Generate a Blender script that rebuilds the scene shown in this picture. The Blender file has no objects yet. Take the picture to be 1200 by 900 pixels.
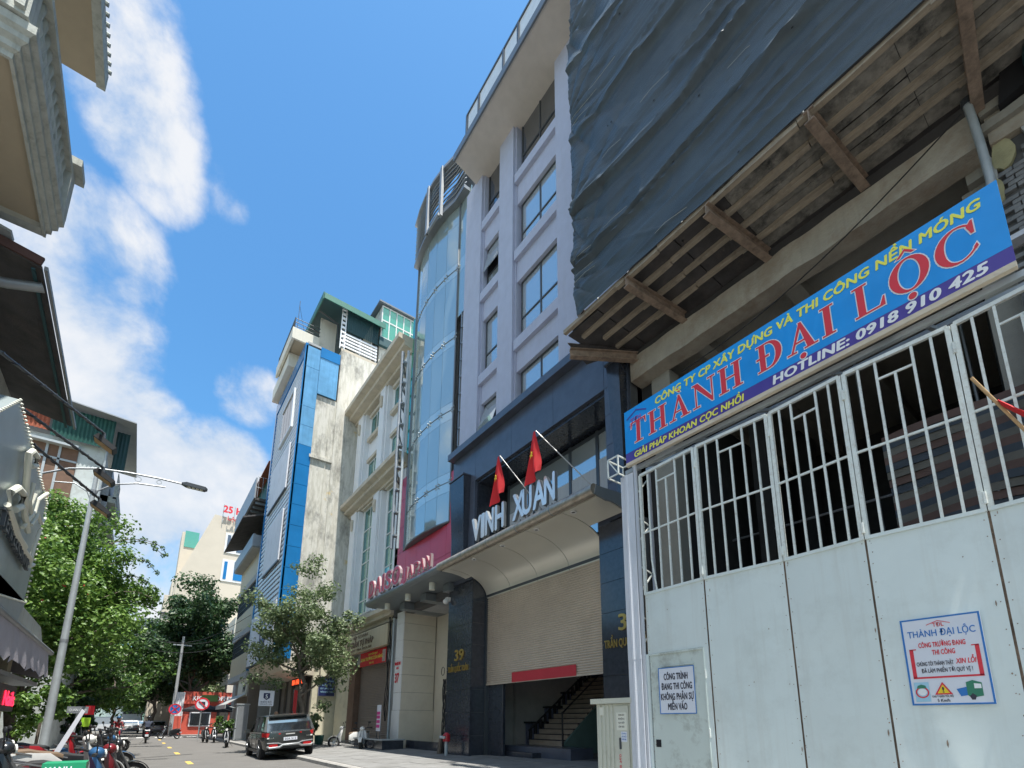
import bpy, math, random
from math import sin, cos, pi, radians
from mathutils import Vector, noise
random.seed(11)
S = bpy.context.scene
COL = S.collection
# ---------------------------------------------------------------- camera (upper crop of an ultra wide street photo)
cam = bpy.data.cameras.new("camera")
cam.sensor_fit = 'HORIZONTAL'; cam.sensor_width = 36.0
cam.lens = 578.0 / 1200.0 * 36.0
cam.shift_x = -0.0161; cam.shift_y = 0.2273
cam.clip_start = 0.05; cam.clip_end = 3000
camo = bpy.data.objects.new("camera", cam); COL.objects.link(camo)
camo.location = (0, 0, 1.45)
camo.rotation_euler = (radians(90 + 11.9125), 0, -radians(38.004))
S.camera = camo
S.render.resolution_x = 1024; S.render.resolution_y = 768
S.view_settings.view_transform = 'Standard'
S.view_settings.look = 'None'
S.view_settings.exposure = 0.95
S.view_settings.gamma = 1.0
# ---------------------------------------------------------------- sun and sky
TO_SUN = Vector((-0.015, -0.30, 1.0)).normalized()
sun = bpy.data.lights.new("sun", 'SUN'); sun.energy = 4.4; sun.angle = radians(0.5); sun.color = (1.0, 0.955, 0.88)
suno = bpy.data.objects.new("sun", sun); COL.objects.link(suno)
suno.rotation_euler = TO_SUN.to_track_quat('Z', 'Y').to_euler()
suno.location = (0, -10, 60)
W = bpy.data.worlds.new("World"); S.world = W; W.use_nodes = True
nt = W.node_tree; N = nt.nodes; L = nt.links
N.clear()
wout = N.new('ShaderNodeOutputWorld')
sky = N.new('ShaderNodeTexSky'); sky.sky_type = 'NISHITA'; sky.sun_disc = False
sky.sun_elevation = math.asin(TO_SUN.z); sky.sun_rotation = math.atan2(TO_SUN.x, TO_SUN.y)
sky.air_density = 1.2; sky.dust_density = 1.2; sky.ozone_density = 2.0
bg = N.new('ShaderNodeBackground'); bg.inputs['Strength'].default_value = 0.112
hs = N.new('ShaderNodeHueSaturation'); hs.inputs['Saturation'].default_value = 1.10
tw = N.new('ShaderNodeMix'); tw.data_type = 'RGBA'; tw.blend_type = 'MULTIPLY'; tw.inputs['Factor'].default_value = 1; tw.inputs[7].default_value = (.60, .97, 1.10, 1)
L.new(sky.outputs[0], hs.inputs['Color']); L.new(hs.outputs[0], tw.inputs[6]); L.new(tw.outputs[2], bg.inputs['Color'])
bgc = N.new('ShaderNodeBackground'); bgc.inputs['Strength'].default_value = 0.50
mixw = N.new('ShaderNodeMixShader')
tc = N.new('ShaderNodeTexCoord')
FPX, PX0, PY0 = 578.0, 619.3, 722.8
_y, _p = radians(38.004), radians(11.9125)
VF = Vector((sin(_y) * cos(_p), cos(_y) * cos(_p), sin(_p))); VR = Vector((cos(_y), -sin(_y), 0)); VU = VR.cross(VF)
def sightline(u, v): return (VR * ((u - PX0) / FPX) - VU * ((v - PY0) / FPX) + VF)
def on_x(u, v, x):
    d = sightline(u, v); return Vector((0, 0, 1.45)) + d * (x / d.x)
def on_y(u, v, y):
    d = sightline(u, v); return Vector((0, 0, 1.45)) + d * (y / d.y)
def on_z(u, v, z):
    d = sightline(u, v); return Vector((0, 0, 1.45)) + d * ((z - 1.45) / d.z)
def mth(op, a, b=None, clamp=False):
    n = N.new('ShaderNodeMath'); n.operation = op; n.use_clamp = clamp
    for i, q in enumerate((a, b)):
        if q is None: continue
        if isinstance(q, (int, float)): n.inputs[i].default_value = q
        else: L.new(q, n.inputs[i])
    return n.outputs[0]
# cloud banks in view: (u, v) of the photograph turned into compass directions, radius in degrees, weight
banks = [(140, 60, 6.5, .62), (168, 150, 5.5, .66), (110, 10, 7, .60), (190, 205, 4.5, .5), (85, 300, 9, .62), (60, 400, 11, .72), (120, 490, 9, .80), (175, 570, 11, .88),
         (250, 560, 8, .85), (120, 640, 12, .8), (215, 640, 10, .7), (293, 465, 4.8, .62), (262, 225, 3.5, .30),
         Vector((-1, .1, .45)), Vector((-.8, -.7, .5)), Vector((.1, -1, .5)), Vector((.8, -.7, .6)), Vector((-.2, -.35, 1)), Vector((-.9, -.1, 1))]  # plain vectors: unseen banks out of view, added to brighten the shaded fronts
acc = None
for bk_ in banks:
    if isinstance(bk_, Vector): d, rad, wt = bk_.normalized(), 42, .72
    else: d, rad, wt = sightline(bk_[0], bk_[1]).normalized(), bk_[2], bk_[3]
    dn = N.new('ShaderNodeVectorMath'); dn.operation = 'DOT_PRODUCT'; dn.inputs[1].default_value = d
    L.new(tc.outputs['Generated'], dn.inputs[0])
    mr = N.new('ShaderNodeMapRange'); mr.interpolation_type = 'SMOOTHSTEP'
    mr.inputs['From Min'].default_value = cos(radians(rad)); mr.inputs['From Max'].default_value = cos(radians(rad * .25))
    mr.inputs['To Min'].default_value = 0; mr.inputs['To Max'].default_value = wt
    L.new(dn.outputs['Value'], mr.inputs['Value'])
    acc = mr.outputs[0] if acc is None else mth('MAXIMUM', acc, mr.outputs[0])
mpw = N.new('ShaderNodeMapping'); mpw.inputs['Scale'].default_value = (1, 1, 1.0)
L.new(tc.outputs['Generated'], mpw.inputs['Vector'])
nz = N.new('ShaderNodeTexNoise'); nz.inputs['Scale'].default_value = 6.5; nz.inputs['Detail'].default_value = 10; nz.inputs['Roughness'].default_value = .60; nz.inputs['Distortion'].default_value = .15
L.new(mpw.outputs[0], nz.inputs['Vector'])
nz2 = N.new('ShaderNodeTexNoise'); nz2.inputs['Scale'].default_value = 2.2; nz2.inputs['Detail'].default_value = 6; nz2.inputs['Roughness'].default_value = .6
L.new(mpw.outputs[0], nz2.inputs['Vector'])
s1 = mth('ADD', mth('MULTIPLY', acc, 1.15), mth('MULTIPLY', nz.outputs['Fac'], 1.5))
s1 = mth('ADD', s1, mth('MULTIPLY', nz2.outputs['Fac'], .5))
mr = N.new('ShaderNodeMapRange'); mr.interpolation_type = 'SMOOTHSTEP'; mr.inputs['From Min'].default_value = 1.46; mr.inputs['From Max'].default_value = 1.92
L.new(s1, mr.inputs['Value'])
dens = mth('MULTIPLY', mr.outputs[0], .93)
# cloud tone: whiter cores, blue grey hollows
ccr = N.new('ShaderNodeValToRGB'); ccr.color_ramp.elements[0].position = .35; ccr.color_ramp.elements[0].color = (.60, .72, .88, 1)
ccr.color_ramp.elements[1].position = .62; ccr.color_ramp.elements[1].color = (.97, .98, 1.0, 1)
L.new(nz.outputs['Fac'], ccr.inputs[0]); L.new(ccr.outputs[0], bgc.inputs['Color'])
L.new(dens, mixw.inputs[0]); L.new(bg.outputs[0], mixw.inputs[1]); L.new(bgc.outputs[0], mixw.inputs[2])
L.new(mixw.outputs[0], wout.inputs[0])

# ---------------------------------------------------------------- mesh helpers
class MB:
    def __init__(s): s.v = []; s.f = []
    def add(s, vs, fs):
        o = len(s.v); s.v += [tuple(p) for p in vs]; s.f += [tuple(i + o for i in f) for f in fs]; return s
    def box(s, x0, x1, y0, y1, z0, z1):
        if x0 > x1: x0, x1 = x1, x0
        if y0 > y1: y0, y1 = y1, y0
        if z0 > z1: z0, z1 = z1, z0
        return s.add([(x0, y0, z0), (x1, y0, z0), (x1, y1, z0), (x0, y1, z0), (x0, y0, z1), (x1, y0, z1), (x1, y1, z1), (x0, y1, z1)],
                     [(0, 3, 2, 1), (4, 5, 6, 7), (0, 1, 5, 4), (1, 2, 6, 5), (2, 3, 7, 6), (3, 0, 4, 7)])
    def beam(s, a, b, w, h, up=(0, 0, 1)):
        a = Vector(a); b = Vector(b); d = (b - a).normalized(); u = Vector(up)
        if abs(d.dot(u)) > .98: u = Vector((1, 0, 0))
        r = d.cross(u).normalized(); u = r.cross(d).normalized()
        P = []
        for q in (a, b):
            for (i, j) in ((-1, -1), (1, -1), (1, 1), (-1, 1)): P.append(q + r * (w / 2 * i) + u * (h / 2 * j))
        return s.add(P, [(0, 1, 2, 3), (7, 6, 5, 4), (0, 4, 5, 1), (1, 5, 6, 2), (2, 6, 7, 3), (3, 7, 4, 0)])
    def ibeam(s, a, b, w, h, t=.02):
        a = Vector(a); b = Vector(b)
        s.beam(a + Vector((0, 0, h / 2 - t / 2)), b + Vector((0, 0, h / 2 - t / 2)), w, t)
        s.beam(a - Vector((0, 0, h / 2 - t / 2)), b - Vector((0, 0, h / 2 - t / 2)), w, t)
        return s.beam(a, b, t, h - 2 * t)
    def tube(s, pts, r, n=8, closed=False, r1=None, cap=True):
        pts = [Vector(p) for p in pts]; m = len(pts); o = len(s.v)
        pu = None
        for i, p in enumerate(pts):
            if closed: d = pts[(i + 1) % m] - pts[i - 1]
            else: d = pts[min(i + 1, m - 1)] - pts[max(i - 1, 0)]
            d.normalize()
            if pu is None:
                pu = Vector((0, 0, 1)) if abs(d.z) < .9 else Vector((1, 0, 0))
            a = d.cross(pu)
            if a.length < 1e-4: a = d.cross(Vector((1, .3, 0)))
            a.normalize(); b = a.cross(d).normalized(); pu = b
            rr = r if r1 is None else r + (r1 - r) * i / (m - 1)
            if isinstance(r, (list, tuple)): rr = r[i]
            for k in range(n):
                t = 2 * pi * k / n; s.v.append(tuple(p + a * cos(t) * rr + b * sin(t) * rr))
        for i in range(m if closed else m - 1):
            for k in range(n):
                A = o + i * n + k; B = o + i * n + (k + 1) % n; i2 = (i + 1) % m
                s.f.append((A, B, o + i2 * n + (k + 1) % n, o + i2 * n + k))
        if not closed and cap:
            s.f.append(tuple(o + k for k in range(n))[::-1]); s.f.append(tuple(o + (m - 1) * n + k for k in range(n)))
        return s
    def prism(s, P, d):
        """extrude a planar polygon P (3D points) by vector d"""
        n = len(P); d = Vector(d); Q = [Vector(p) + d for p in P]
        return s.add(list(P) + Q, [tuple(range(n))[::-1], tuple(range(n, 2 * n))] + [(i, (i + 1) % n, n + (i + 1) % n, n + i) for i in range(n)])
    def loft(s, rings, closed=True, caps=True):
        n = len(rings[0]); o = len(s.v)
        for R in rings: s.v += [tuple(p) for p in R]
        for i in range(len(rings) - 1):
            for k in range(n if closed else n - 1):
                s.f.append((o + i * n + k, o + i * n + (k + 1) % n, o + (i + 1) * n + (k + 1) % n, o + (i + 1) * n + k))
        if caps and closed:
            s.f.append(tuple(o + k for k in range(n))[::-1]); s.f.append(tuple(o + (len(rings) - 1) * n + k for k in range(n)))
        return s
    def disc(s, c, axis, r, t=.02, n=20, r_in=0):
        c = Vector(c); ax = Vector(axis).normalized(); a = ax.orthogonal().normalized(); b = ax.cross(a)
        R = lambda rr, h: [c + ax * h + (a * cos(2 * pi * k / n) + b * sin(2 * pi * k / n)) * rr for k in range(n)]
        if r_in == 0: return s.loft([R(r, 0), R(r, t)])
        o = len(s.v)
        for ring in (R(r, 0), R(r, t), R(r_in, t), R(r_in, 0)): s.v += [tuple(p) for p in ring]
        for j in range(4):
            for k in range(n):
                s.f.append((o + j * n + k, o + j * n + (k + 1) % n, o + ((j + 1) % 4) * n + (k + 1) % n, o + ((j + 1) % 4) * n + k))
        return s
    def ball(s, c, rx, ry=None, rz=None, n=12, m=8):
        ry = ry or rx; rz = rz or rx; c = Vector(c)
        rings = []
        for j in range(m + 1):
            t = -pi / 2 + pi * j / m; q = max(cos(t), .02)
            rings.append([c + Vector((rx * q * cos(2 * pi * k / n), ry * q * sin(2 * pi * k / n), rz * sin(t))) for k in range(n)])
        return s.loft(rings)
    def build(s, name, mat, parent=None, smooth=False, kind=None, label=None):
        me = bpy.data.meshes.new(name); me.from_pydata(s.v, [], s.f); me.update()
        if mat: me.materials.append(M[mat] if isinstance(mat, str) else mat)
        if smooth:
            me.polygons.foreach_set('use_smooth', [True] * len(me.polygons))
            try: me.set_sharp_from_angle(angle=radians(38))
            except Exception: pass
        return place(name, me, parent, kind, label)
def place(name, me, parent=None, kind=None, label=None):
    o = bpy.data.objects.new(name, me); COL.objects.link(o)
    if parent is not None:
        o.parent = parent; o.matrix_parent_inverse = root_inv(parent)
    if kind: o['kind'] = kind
    if label: o['label'] = label
    return o
def root_inv(p):
    from mathutils import Matrix
    m = Matrix.Translation(-p.location) if p.parent is None else Matrix.Identity(4)
    return m
def thing(name, label, cat, loc=(0, 0, 0), group=None):
    o = bpy.data.objects.new(name, None); o.empty_display_size = .3; COL.objects.link(o)
    o.location = loc; o['label'] = label; o['category'] = cat
    if group: o['group'] = group
    return o
def tag(o, label, cat, group=None):
    o['label'] = label; o['category'] = cat
    if group: o['group'] = group
    return o
KIDS = {}
def dup(root, delta=(0, 0, 0), rotz=None, label=None, group=None, swap=None):
    r = root.copy(); COL.objects.link(r); r.location = Vector(root.location) + Vector(delta)
    if rotz is not None: r.rotation_euler = (root.rotation_euler[0], root.rotation_euler[1], rotz)
    if label: r['label'] = label
    if group: r['group'] = group
    for ch in kids(root):
        c = ch.copy(); COL.objects.link(c); c.parent = r
        if swap and c.type == 'MESH':
            m0 = c.data.materials[0].name if c.data.materials else ''
            if m0 in swap:
                c.data = c.data.copy(); c.data.materials[0] = M[swap[m0]]
        for g in kids(ch):
            d = g.copy(); COL.objects.link(d); d.parent = c
    return r
def kids(o): return [c for c in COL.objects if c.parent == o]
def text(name, body, mat, origin, right, up, height=None, width=None, depth=.01, parent=None, bold=0.0, shear=0.0, anchor='left', spacing=1.0, res=3):
    """lettering as a thin mesh: origin = left end of the baseline, cap height and total width in metres"""
    cu = bpy.data.curves.new(name, 'FONT'); cu.body = body; cu.resolution_u = res; cu.extrude = 0.0; cu.shear = shear; cu.space_character = spacing + bold * 1.2
    ob = bpy.data.objects.new(name, cu); COL.objects.link(ob)
    dg = bpy.context.evaluated_depsgraph_get()
    me = bpy.data.meshes.new_from_object(ob.evaluated_get(dg))
    bpy.data.objects.remove(ob); bpy.data.curves.remove(cu)
    xs = [v.co.x for v in me.vertices]
    if not xs: return None
    x0, x1 = min(xs), max(xs)
    capH = 0.70
    sy = height / capH; sx = sy if width is None else width / (x1 - x0)
    right = Vector(right).normalized(); up = Vector(up).normalized(); nrm = right.cross(up); org = Vector(origin)
    off = 0 if anchor == 'left' else -(x1 - x0) * sx / 2
    vs = [org + right * ((v.co.x - x0) * sx + off) + up * (v.co.y * sy) for v in me.vertices]
    fs = [tuple(p.vertices) for p in me.polygons]
    # give the letters real thickness; heavier strokes are the same outline laid down again a hair to the side
    n = len(vs); edge = {}
    for f in fs:
        for i in range(len(f)): edge[(f[i], f[(i + 1) % len(f)])] = 1
    sides = [(a, b, b + n, a + n) for (a, b) in edge if (b, a) not in edge]
    V2, F2 = [], []
    shifts = [(0, 0)] if bold < .005 else [(0, 0), (bold, .0), (-bold, 0), (0, bold * .7), (0, -bold * .7)]
    for si, (dx, dz) in enumerate(shifts):
        o_ = len(V2); sh = right * dx * sx * 1.0 + up * dz * sy; dd = nrm * (depth + si * .00012)
        V2 += [v + sh + dd for v in vs] + [v + sh for v in vs]; F2 += [tuple(i + o_ for i in f) for f in fs + sides]
    m2 = bpy.data.meshes.new(name); m2.from_pydata([tuple(v) for v in V2], [], F2); m2.update()
    m2.materials.append(M[mat]); bpy.data.meshes.remove(me)
    return place(name, m2, parent)
# ---------------------------------------------------------------- procedural materials
M = {}
def mat(name, col, rough=.7, metal=0.0, var=.12, scale=2.5, bump=.15, bscale=40.0, streak=0.0, streak_col=(.05, .045, .04), spec=.5, dirt=0.0, dirt_col=(.08, .07, .06), dirt_scale=1.5, emit=None, estr=0, aniso=(1, 1, 1), trans=0.0, sheen=0):
    m = bpy.data.materials.new(name); m.use_nodes = True; M[name] = m
    t = m.node_tree; n = t.nodes; l = t.links; b = n['Principled BSDF']
    b.inputs['Roughness'].default_value = rough; b.inputs['Metallic'].default_value = metal
    b.inputs['Specular IOR Level'].default_value = spec
    c = n.new('ShaderNodeTexCoord'); mp = n.new('ShaderNodeMapping'); mp.inputs['Scale'].default_value = aniso
    l.new(c.outputs['Object'], mp.inputs['Vector'])
    nz = n.new('ShaderNodeTexNoise'); nz.inputs['Scale'].default_value = scale; nz.inputs['Detail'].default_value = 8; nz.inputs['Roughness'].default_value = .62
    l.new(mp.outputs[0], nz.inputs['Vector'])
    r = n.new('ShaderNodeValToRGB')
    r.color_ramp.elements[0].position = .28; r.color_ramp.elements[1].position = .72
    r.color_ramp.elements[0].color = tuple(max(0, x * (1 - var)) for x in col) + (1,)
    r.color_ramp.elements[1].color = tuple(min(1, x * (1 + var)) for x in col) + (1,)
    l.new(nz.outputs['Fac'], r.inputs[0]); out = r.outputs[0]
    if streak > 0:
        mp2 = n.new('ShaderNodeMapping'); mp2.inputs['Scale'].default_value = (6, 6, .35); l.new(c.outputs['Object'], mp2.inputs['Vector'])
        n2 = n.new('ShaderNodeTexNoise'); n2.inputs['Scale'].default_value = 1.1; n2.inputs['Detail'].default_value = 9; n2.inputs['Roughness'].default_value = .65
        l.new(mp2.outputs[0], n2.inputs['Vector'])
        mr = n.new('ShaderNodeMapRange'); mr.inputs['From Min'].default_value = .5; mr.inputs['From Max'].default_value = .78; mr.inputs['To Max'].default_value = streak
        l.new(n2.outputs['Fac'], mr.inputs['Value'])
        mx = n.new('ShaderNodeMix'); mx.data_type = 'RGBA'; l.new(mr.outputs[0], mx.inputs['Factor']); l.new(out, mx.inputs[6]); mx.inputs[7].default_value = streak_col + (1,)
        out = mx.outputs[2]
    if dirt > 0:
        n3 = n.new('ShaderNodeTexNoise'); n3.inputs['Scale'].default_value = dirt_scale; n3.inputs['Detail'].default_value = 12; n3.inputs['Roughness'].default_value = .72
        l.new(c.outputs['Object'], n3.inputs['Vector'])
        mr = n.new('ShaderNodeMapRange'); mr.inputs['From Min'].default_value = .5; mr.inputs['From Max'].default_value = .68; mr.inputs['To Max'].default_value = dirt
        l.new(n3.outputs['Fac'], mr.inputs['Value'])
        mx = n.new('ShaderNodeMix'); mx.data_type = 'RGBA'; l.new(mr.outputs[0], mx.inputs['Factor']); l.new(out, mx.inputs[6]); mx.inputs[7].default_value = dirt_col + (1,)
        out = mx.outputs[2]
    l.new(out, b.inputs['Base Color'])
    if bump > 0:
        nb = n.new('ShaderNodeTexNoise'); nb.inputs['Scale'].default_value = bscale; nb.inputs['Detail'].default_value = 6
        l.new(mp.outputs[0], nb.inputs['Vector'])
        bp = n.new('ShaderNodeBump'); bp.inputs['Strength'].default_value = bump; bp.inputs['Distance'].default_value = .02
        l.new(nb.outputs['Fac'], bp.inputs['Height']); l.new(bp.outputs[0], b.inputs['Normal'])
    if emit:
        b.inputs['Emission Color'].default_value = emit + (1,); b.inputs['Emission Strength'].default_value = estr
    return m
def glass(name, tint, mirror, dark, rough=.04, wav=.0):
    m = bpy.data.materials.new(name); m.use_nodes = True; M[name] = m
    t = m.node_tree; n = t.nodes; l = t.links; b = n['Principled BSDF']
    b.inputs['Base Color'].default_value = dark + (1,); b.inputs['Roughness'].default_value = .12; b.inputs['Specular IOR Level'].default_value = .9
    g = n.new('ShaderNodeBsdfGlossy'); g.inputs['Color'].default_value = tint + (1,); g.inputs['Roughness'].default_value = rough
    mx = n.new('ShaderNodeMixShader'); mx.inputs[0].default_value = mirror
    l.new(b.outputs[0], mx.inputs[1]); l.new(g.outputs[0], mx.inputs[2]); l.new(mx.outputs[0], n['Material Output'].inputs['Surface'])
    c = n.new('ShaderNodeTexCoord'); nb = n.new('ShaderNodeTexNoise'); nb.inputs['Scale'].default_value = .7; nb.inputs['Detail'].default_value = 2
    l.new(c.outputs['Object'], nb.inputs['Vector'])
    bp = n.new('ShaderNodeBump'); bp.inputs['Strength'].default_value = .12; bp.inputs['Distance'].default_value = .08
    l.new(nb.outputs['Fac'], bp.inputs['Height']); l.new(bp.outputs[0], g.inputs['Normal'])
    return m
def see_through(name, tint, amount, glossc=(.8, .9, .95)):
    m = bpy.data.materials.new(name); m.use_nodes = True; M[name] = m
    t = m.node_tree; n = t.nodes; l = t.links; n.remove(n['Principled BSDF'])
    tr = n.new('ShaderNodeBsdfTransparent'); tr.inputs['Color'].default_value = tint + (1,)
    g = n.new('ShaderNodeBsdfGlossy'); g.inputs['Color'].default_value = glossc + (1,); g.inputs['Roughness'].default_value = .04
    mx = n.new('ShaderNodeMixShader'); mx.inputs[0].default_value = amount
    l.new(tr.outputs[0], mx.inputs[1]); l.new(g.outputs[0], mx.inputs[2]); l.new(mx.outputs[0], n['Material Output'].inputs['Surface'])
    return m
mat('asphalt', (.14, .135, .128), .9, var=.12, scale=1.2, bump=.5, bscale=160, dirt=.35, dirt_col=(.10, .10, .095), dirt_scale=.5)
mat('earth', (.16, .15, .13), .95)
mat('paving', (.21, .21, .205), .88, var=.18, scale=1.5, bump=.3, bscale=60, dirt=.5, dirt_col=(.13, .125, .115), dirt_scale=.9)
mat('kerb', (.33, .32, .30), .85, dirt=.5)
mat('yellow_paint', (.62, .42, .10), .8, dirt=.4, dirt_scale=8)
mat('white_paint', (.68, .68, .66), .8, dirt=.4, dirt_scale=6)
mat('lilac_render', (.45, .485, .61), .82, var=.06, bump=.25, bscale=70, streak=.28, streak_col=(.36, .37, .43))
mat('soffit', (.60, .56, .51), .85, var=.06, bump=.2, bscale=80)
mat('granite', (.034, .040, .054), .16, var=.30, scale=9, bump=0, spec=.8)
mat('granite_light', (.078, .092, .125), .28, var=.22, scale=2.2, bump=.02, spec=.6)
mat('dark_frame', (.07, .08, .09), .4, .3, var=.05, bump=0)
mat('grey_frame', (.17, .19, .21), .45, .4, var=.05, bump=0)
mat('shutter', (.56, .485, .395), .5, .25, var=.08, scale=.8, bump=.03, dirt=.18, dirt_col=(.22, .17, .12), dirt_scale=1.1)
mat('brown_shutter', (.30, .25, .22), .6, .15, var=.08, scale=.8, bump=.03)
mat('red_tape', (.50, .035, .05), .5, var=.06)
mat('canopy_skin', (.70, .68, .60), .34, .35, var=.04, scale=.6, bump=0)
mat('canopy_nose', (.40, .36, .30), .4, .6, var=.3, scale=5, bump=.05, dirt=.4, dirt_col=(.20, .14, .09), dirt_scale=4)
mat('canopy_grey', (.22, .25, .27), .4, .4, var=.08)
mat('chrome', (.86, .85, .82), .30, .55, var=.12, scale=3, bump=0)
mat('gold', (.62, .42, .13), .3, .8, var=.1, bump=0)
mat('flag_red', (.62, .015, .02), .7, var=.08, bump=.05)
mat('flag_yellow', (.85, .62, .03), .7)
mat('bamboo', (.52, .34, .17), .6, var=.2, scale=12)
mat('steel_pole', (.45, .45, .44), .4, .6)
mat('red_panel', (.56, .05, .085), .32, var=.08, scale=1.2, bump=0, streak=.12, streak_col=(.2, .03, .04))
mat('red_letter', (.52, .05, .08), .35, .2)
mat('letter_face', (.60, .47, .47), .3, .5, var=.04, bump=0)
mat('beige_tile', (.62, .57, .46), .5, var=.05, scale=2, bump=.03, dirt=.15, dirt_col=(.3, .26, .2))
mat('pale_tile', (.76, .76, .74), .5, var=.04, scale=2, bump=.03)
mat('cream', (.68, .66, .58), .85, var=.07, scale=1.2, bump=.25, streak=.30, streak_col=(.34, .32, .28))
mat('cream_white', (.74, .76, .78), .8, var=.05, scale=1.2, bump=.15, streak=.16, streak_col=(.36, .36, .35))
mat('cream_trim', (.56, .50, .40), .85, var=.08, scale=2, bump=.3, dirt=.4, dirt_col=(.28, .24, .19))
mat('grey_plaster', (.36, .37, .37), .9, var=.12, scale=1.2, bump=.4, streak=.4, streak_col=(.16, .16, .16))
mat('yellowed_wall', (.62, .58, .44), .9, var=.1, scale=1.0, bump=.3, dirt=.4, dirt_col=(.3, .27, .2))
mat('blue_panel', (.015, .185, .46), .18, .1, var=.12, scale=.8, bump=0)
mat('blue_pale', (.14, .36, .60), .2, .1, var=.18, scale=1.4, bump=0, streak=.5, streak_col=(.05, .19, .36))
mat('blue_trim', (.015, .10, .24), .35)
mat('louvre', (.72, .74, .76), .5, .3, var=.06)
mat('louvre_board', (.66, .67, .72), .6, var=.06, scale=1, dirt=.2)
mat('black_void', (.012, .012, .014), .9, var=.2, bump=0)
mat('green_sheet', (.022, .095, .08), .55, .2, var=.15, streak=.2, streak_col=(.02, .07, .06))
mat('green_dark', (.025, .075, .085), .5, .2, var=.12)
mat('green_fascia', (.04, .16, .125), .5, .2)
mat('rust_sheet', (.34, .10, .055), .8, var=.25, scale=6)
mat('metal_grey', (.30, .32, .34), .5, .6, var=.1)
mat('galv', (.42, .46, .48), .5, .35, var=.1, scale=4, dirt=.2, dirt_col=(.3, .3, .29))
mat('zinc_sheet', (.52, .54, .52), .5, .35, var=.08, scale=2, streak=.5, streak_col=(.33, .22, .13))
mat('gate_paint', (.70, .775, .76), .42, .05, var=.05, scale=.9, bump=.30, bscale=1.9, dirt=.32, dirt_col=(.48, .52, .49), dirt_scale=1.4, streak=.30, streak_col=(.46, .44, .38))
mat('door_paint', (.60, .67, .63), .6, .05, var=.06, scale=1.1, bump=.05, bscale=8, dirt=.75, dirt_col=(.27, .28, .24), dirt_scale=2.6)
mat('bar_paint', (.74, .78, .74), .5, .1, var=.08, scale=6, dirt=.4, dirt_col=(.36, .30, .22), dirt_scale=14)
mat('post_sheet', (.60, .62, .67), .5, .2, var=.06, scale=2, streak=.25, streak_col=(.36, .33, .32))
mat('rusty_steel', (.30, .225, .17), .85, .1, var=.35, scale=7, bump=.3, bscale=30, dirt=.6, dirt_col=(.10, .075, .06), dirt_scale=3)
mat('timber', (.36, .305, .235), .9, var=.28, scale=3, bump=.4, bscale=20, dirt=.5, dirt_col=(.12, .10, .08), dirt_scale=3, aniso=(4, .5, 4))
mat('dark_deck', (.07, .065, .065), .85, var=.4, scale=2.0, bump=.3, dirt=.5, dirt_col=(.12, .10, .085), dirt_scale=2.5)
mat('mould_board', (.24, .225, .195), .9, var=.45, scale=4.5, bump=.6, bscale=14, dirt=.97, dirt_col=(.035, .037, .036), dirt_scale=1.9)
mat('old_concrete', (.39, .35, .285), .95, var=.16, scale=2.0, bump=.6, bscale=22, dirt=.55, dirt_col=(.24, .16, .10), dirt_scale=1.3, streak=.25, streak_col=(.15, .13, .11))
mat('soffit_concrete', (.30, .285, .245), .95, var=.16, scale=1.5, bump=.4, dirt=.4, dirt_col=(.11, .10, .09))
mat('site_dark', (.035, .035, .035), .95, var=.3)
mat('brick_old', (.20, .205, .21), .95, var=.35, scale=5, bump=.5, bscale=30)
mat('mortar', (.10, .10, .10), .95, var=.2)
mat('yellow_plaster', (.36, .33, .19), .95, var=.2, scale=4, bump=.4)
mat('pale_plaster', (.42, .42, .40), .95, var=.2, scale=4, bump=.4, dirt=.5)
mat('tarp', (.05, .070, .086), .40, var=.3, scale=1.3, bump=.4, bscale=120, dirt=.45, dirt_col=(.085, .112, .13), dirt_scale=.7, aniso=(1, .35, 2))
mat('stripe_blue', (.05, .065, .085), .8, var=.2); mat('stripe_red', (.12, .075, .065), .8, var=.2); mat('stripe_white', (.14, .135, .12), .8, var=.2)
mat('sign_blue', (.0, .30, .80), .42, var=.06, scale=1.2, bump=.25, bscale=1.6, streak=.12, streak_col=(.05, .22, .50))
mat('sign_purple', (.065, .045, .30), .45, var=.03, bump=0)
mat('ink_yellow', (.82, .80, .10), .5, var=.02, bump=0)
mat('ink_white', (.80, .82, .84), .5, var=.02, bump=0)
mat('ink_red', (.66, .03, .05), .5, var=.02, bump=0)
mat('ink_black', (.03, .03, .05), .5, var=.02, bump=0)
mat('ink_blue', (.02, .17, .50), .5, var=.02, bump=0)
mat('ink_green', (.03, .20, .12), .5, var=.05, bump=0)
mat('ink_skyblue', (.35, .60, .75), .5, var=.02, bump=0)
mat('notice_white', (.70, .73, .80), .5, var=.02, bump=0)
mat('notice_cream', (.72, .72, .62), .5, var=.04, bump=0)
mat('cabinet', (.60, .61, .52), .5, .1, var=.05, scale=3, bump=.03, dirt=.35, dirt_col=(.32, .31, .25), dirt_scale=3)
mat('step_stone', (.34, .28, .22), .5, var=.2)
mat('indoor_wall', (.62, .60, .57), .9); mat('indoor_blue', (.22, .24, .36), .8); mat('indoor_green', (.12, .20, .18), .8)
mat('white_plastic', (.75, .75, .74), .4, bump=0)
mat('black_plastic', (.02, .02, .022), .45, bump=0)
mat('rubber', (.022, .022, .022), .85, bump=.05)
mat('rim', (.28, .29, .30), .3, .8, bump=0)
mat('car_grey', (.055, .06, .06), .22, .5, var=.04, bump=0, spec=.8)
mat('car_white', (.62, .63, .64), .25, .1, var=.03, bump=0)
mat('car_silver', (.40, .41, .43), .3, .6, var=.03, bump=0)
mat('car_trim', (.40, .41, .42), .3, .7, var=.03, bump=0)
mat('lamp_red', (.42, .012, .015), .2, bump=0, emit=(.5, .02, .02), estr=.02)
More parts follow.
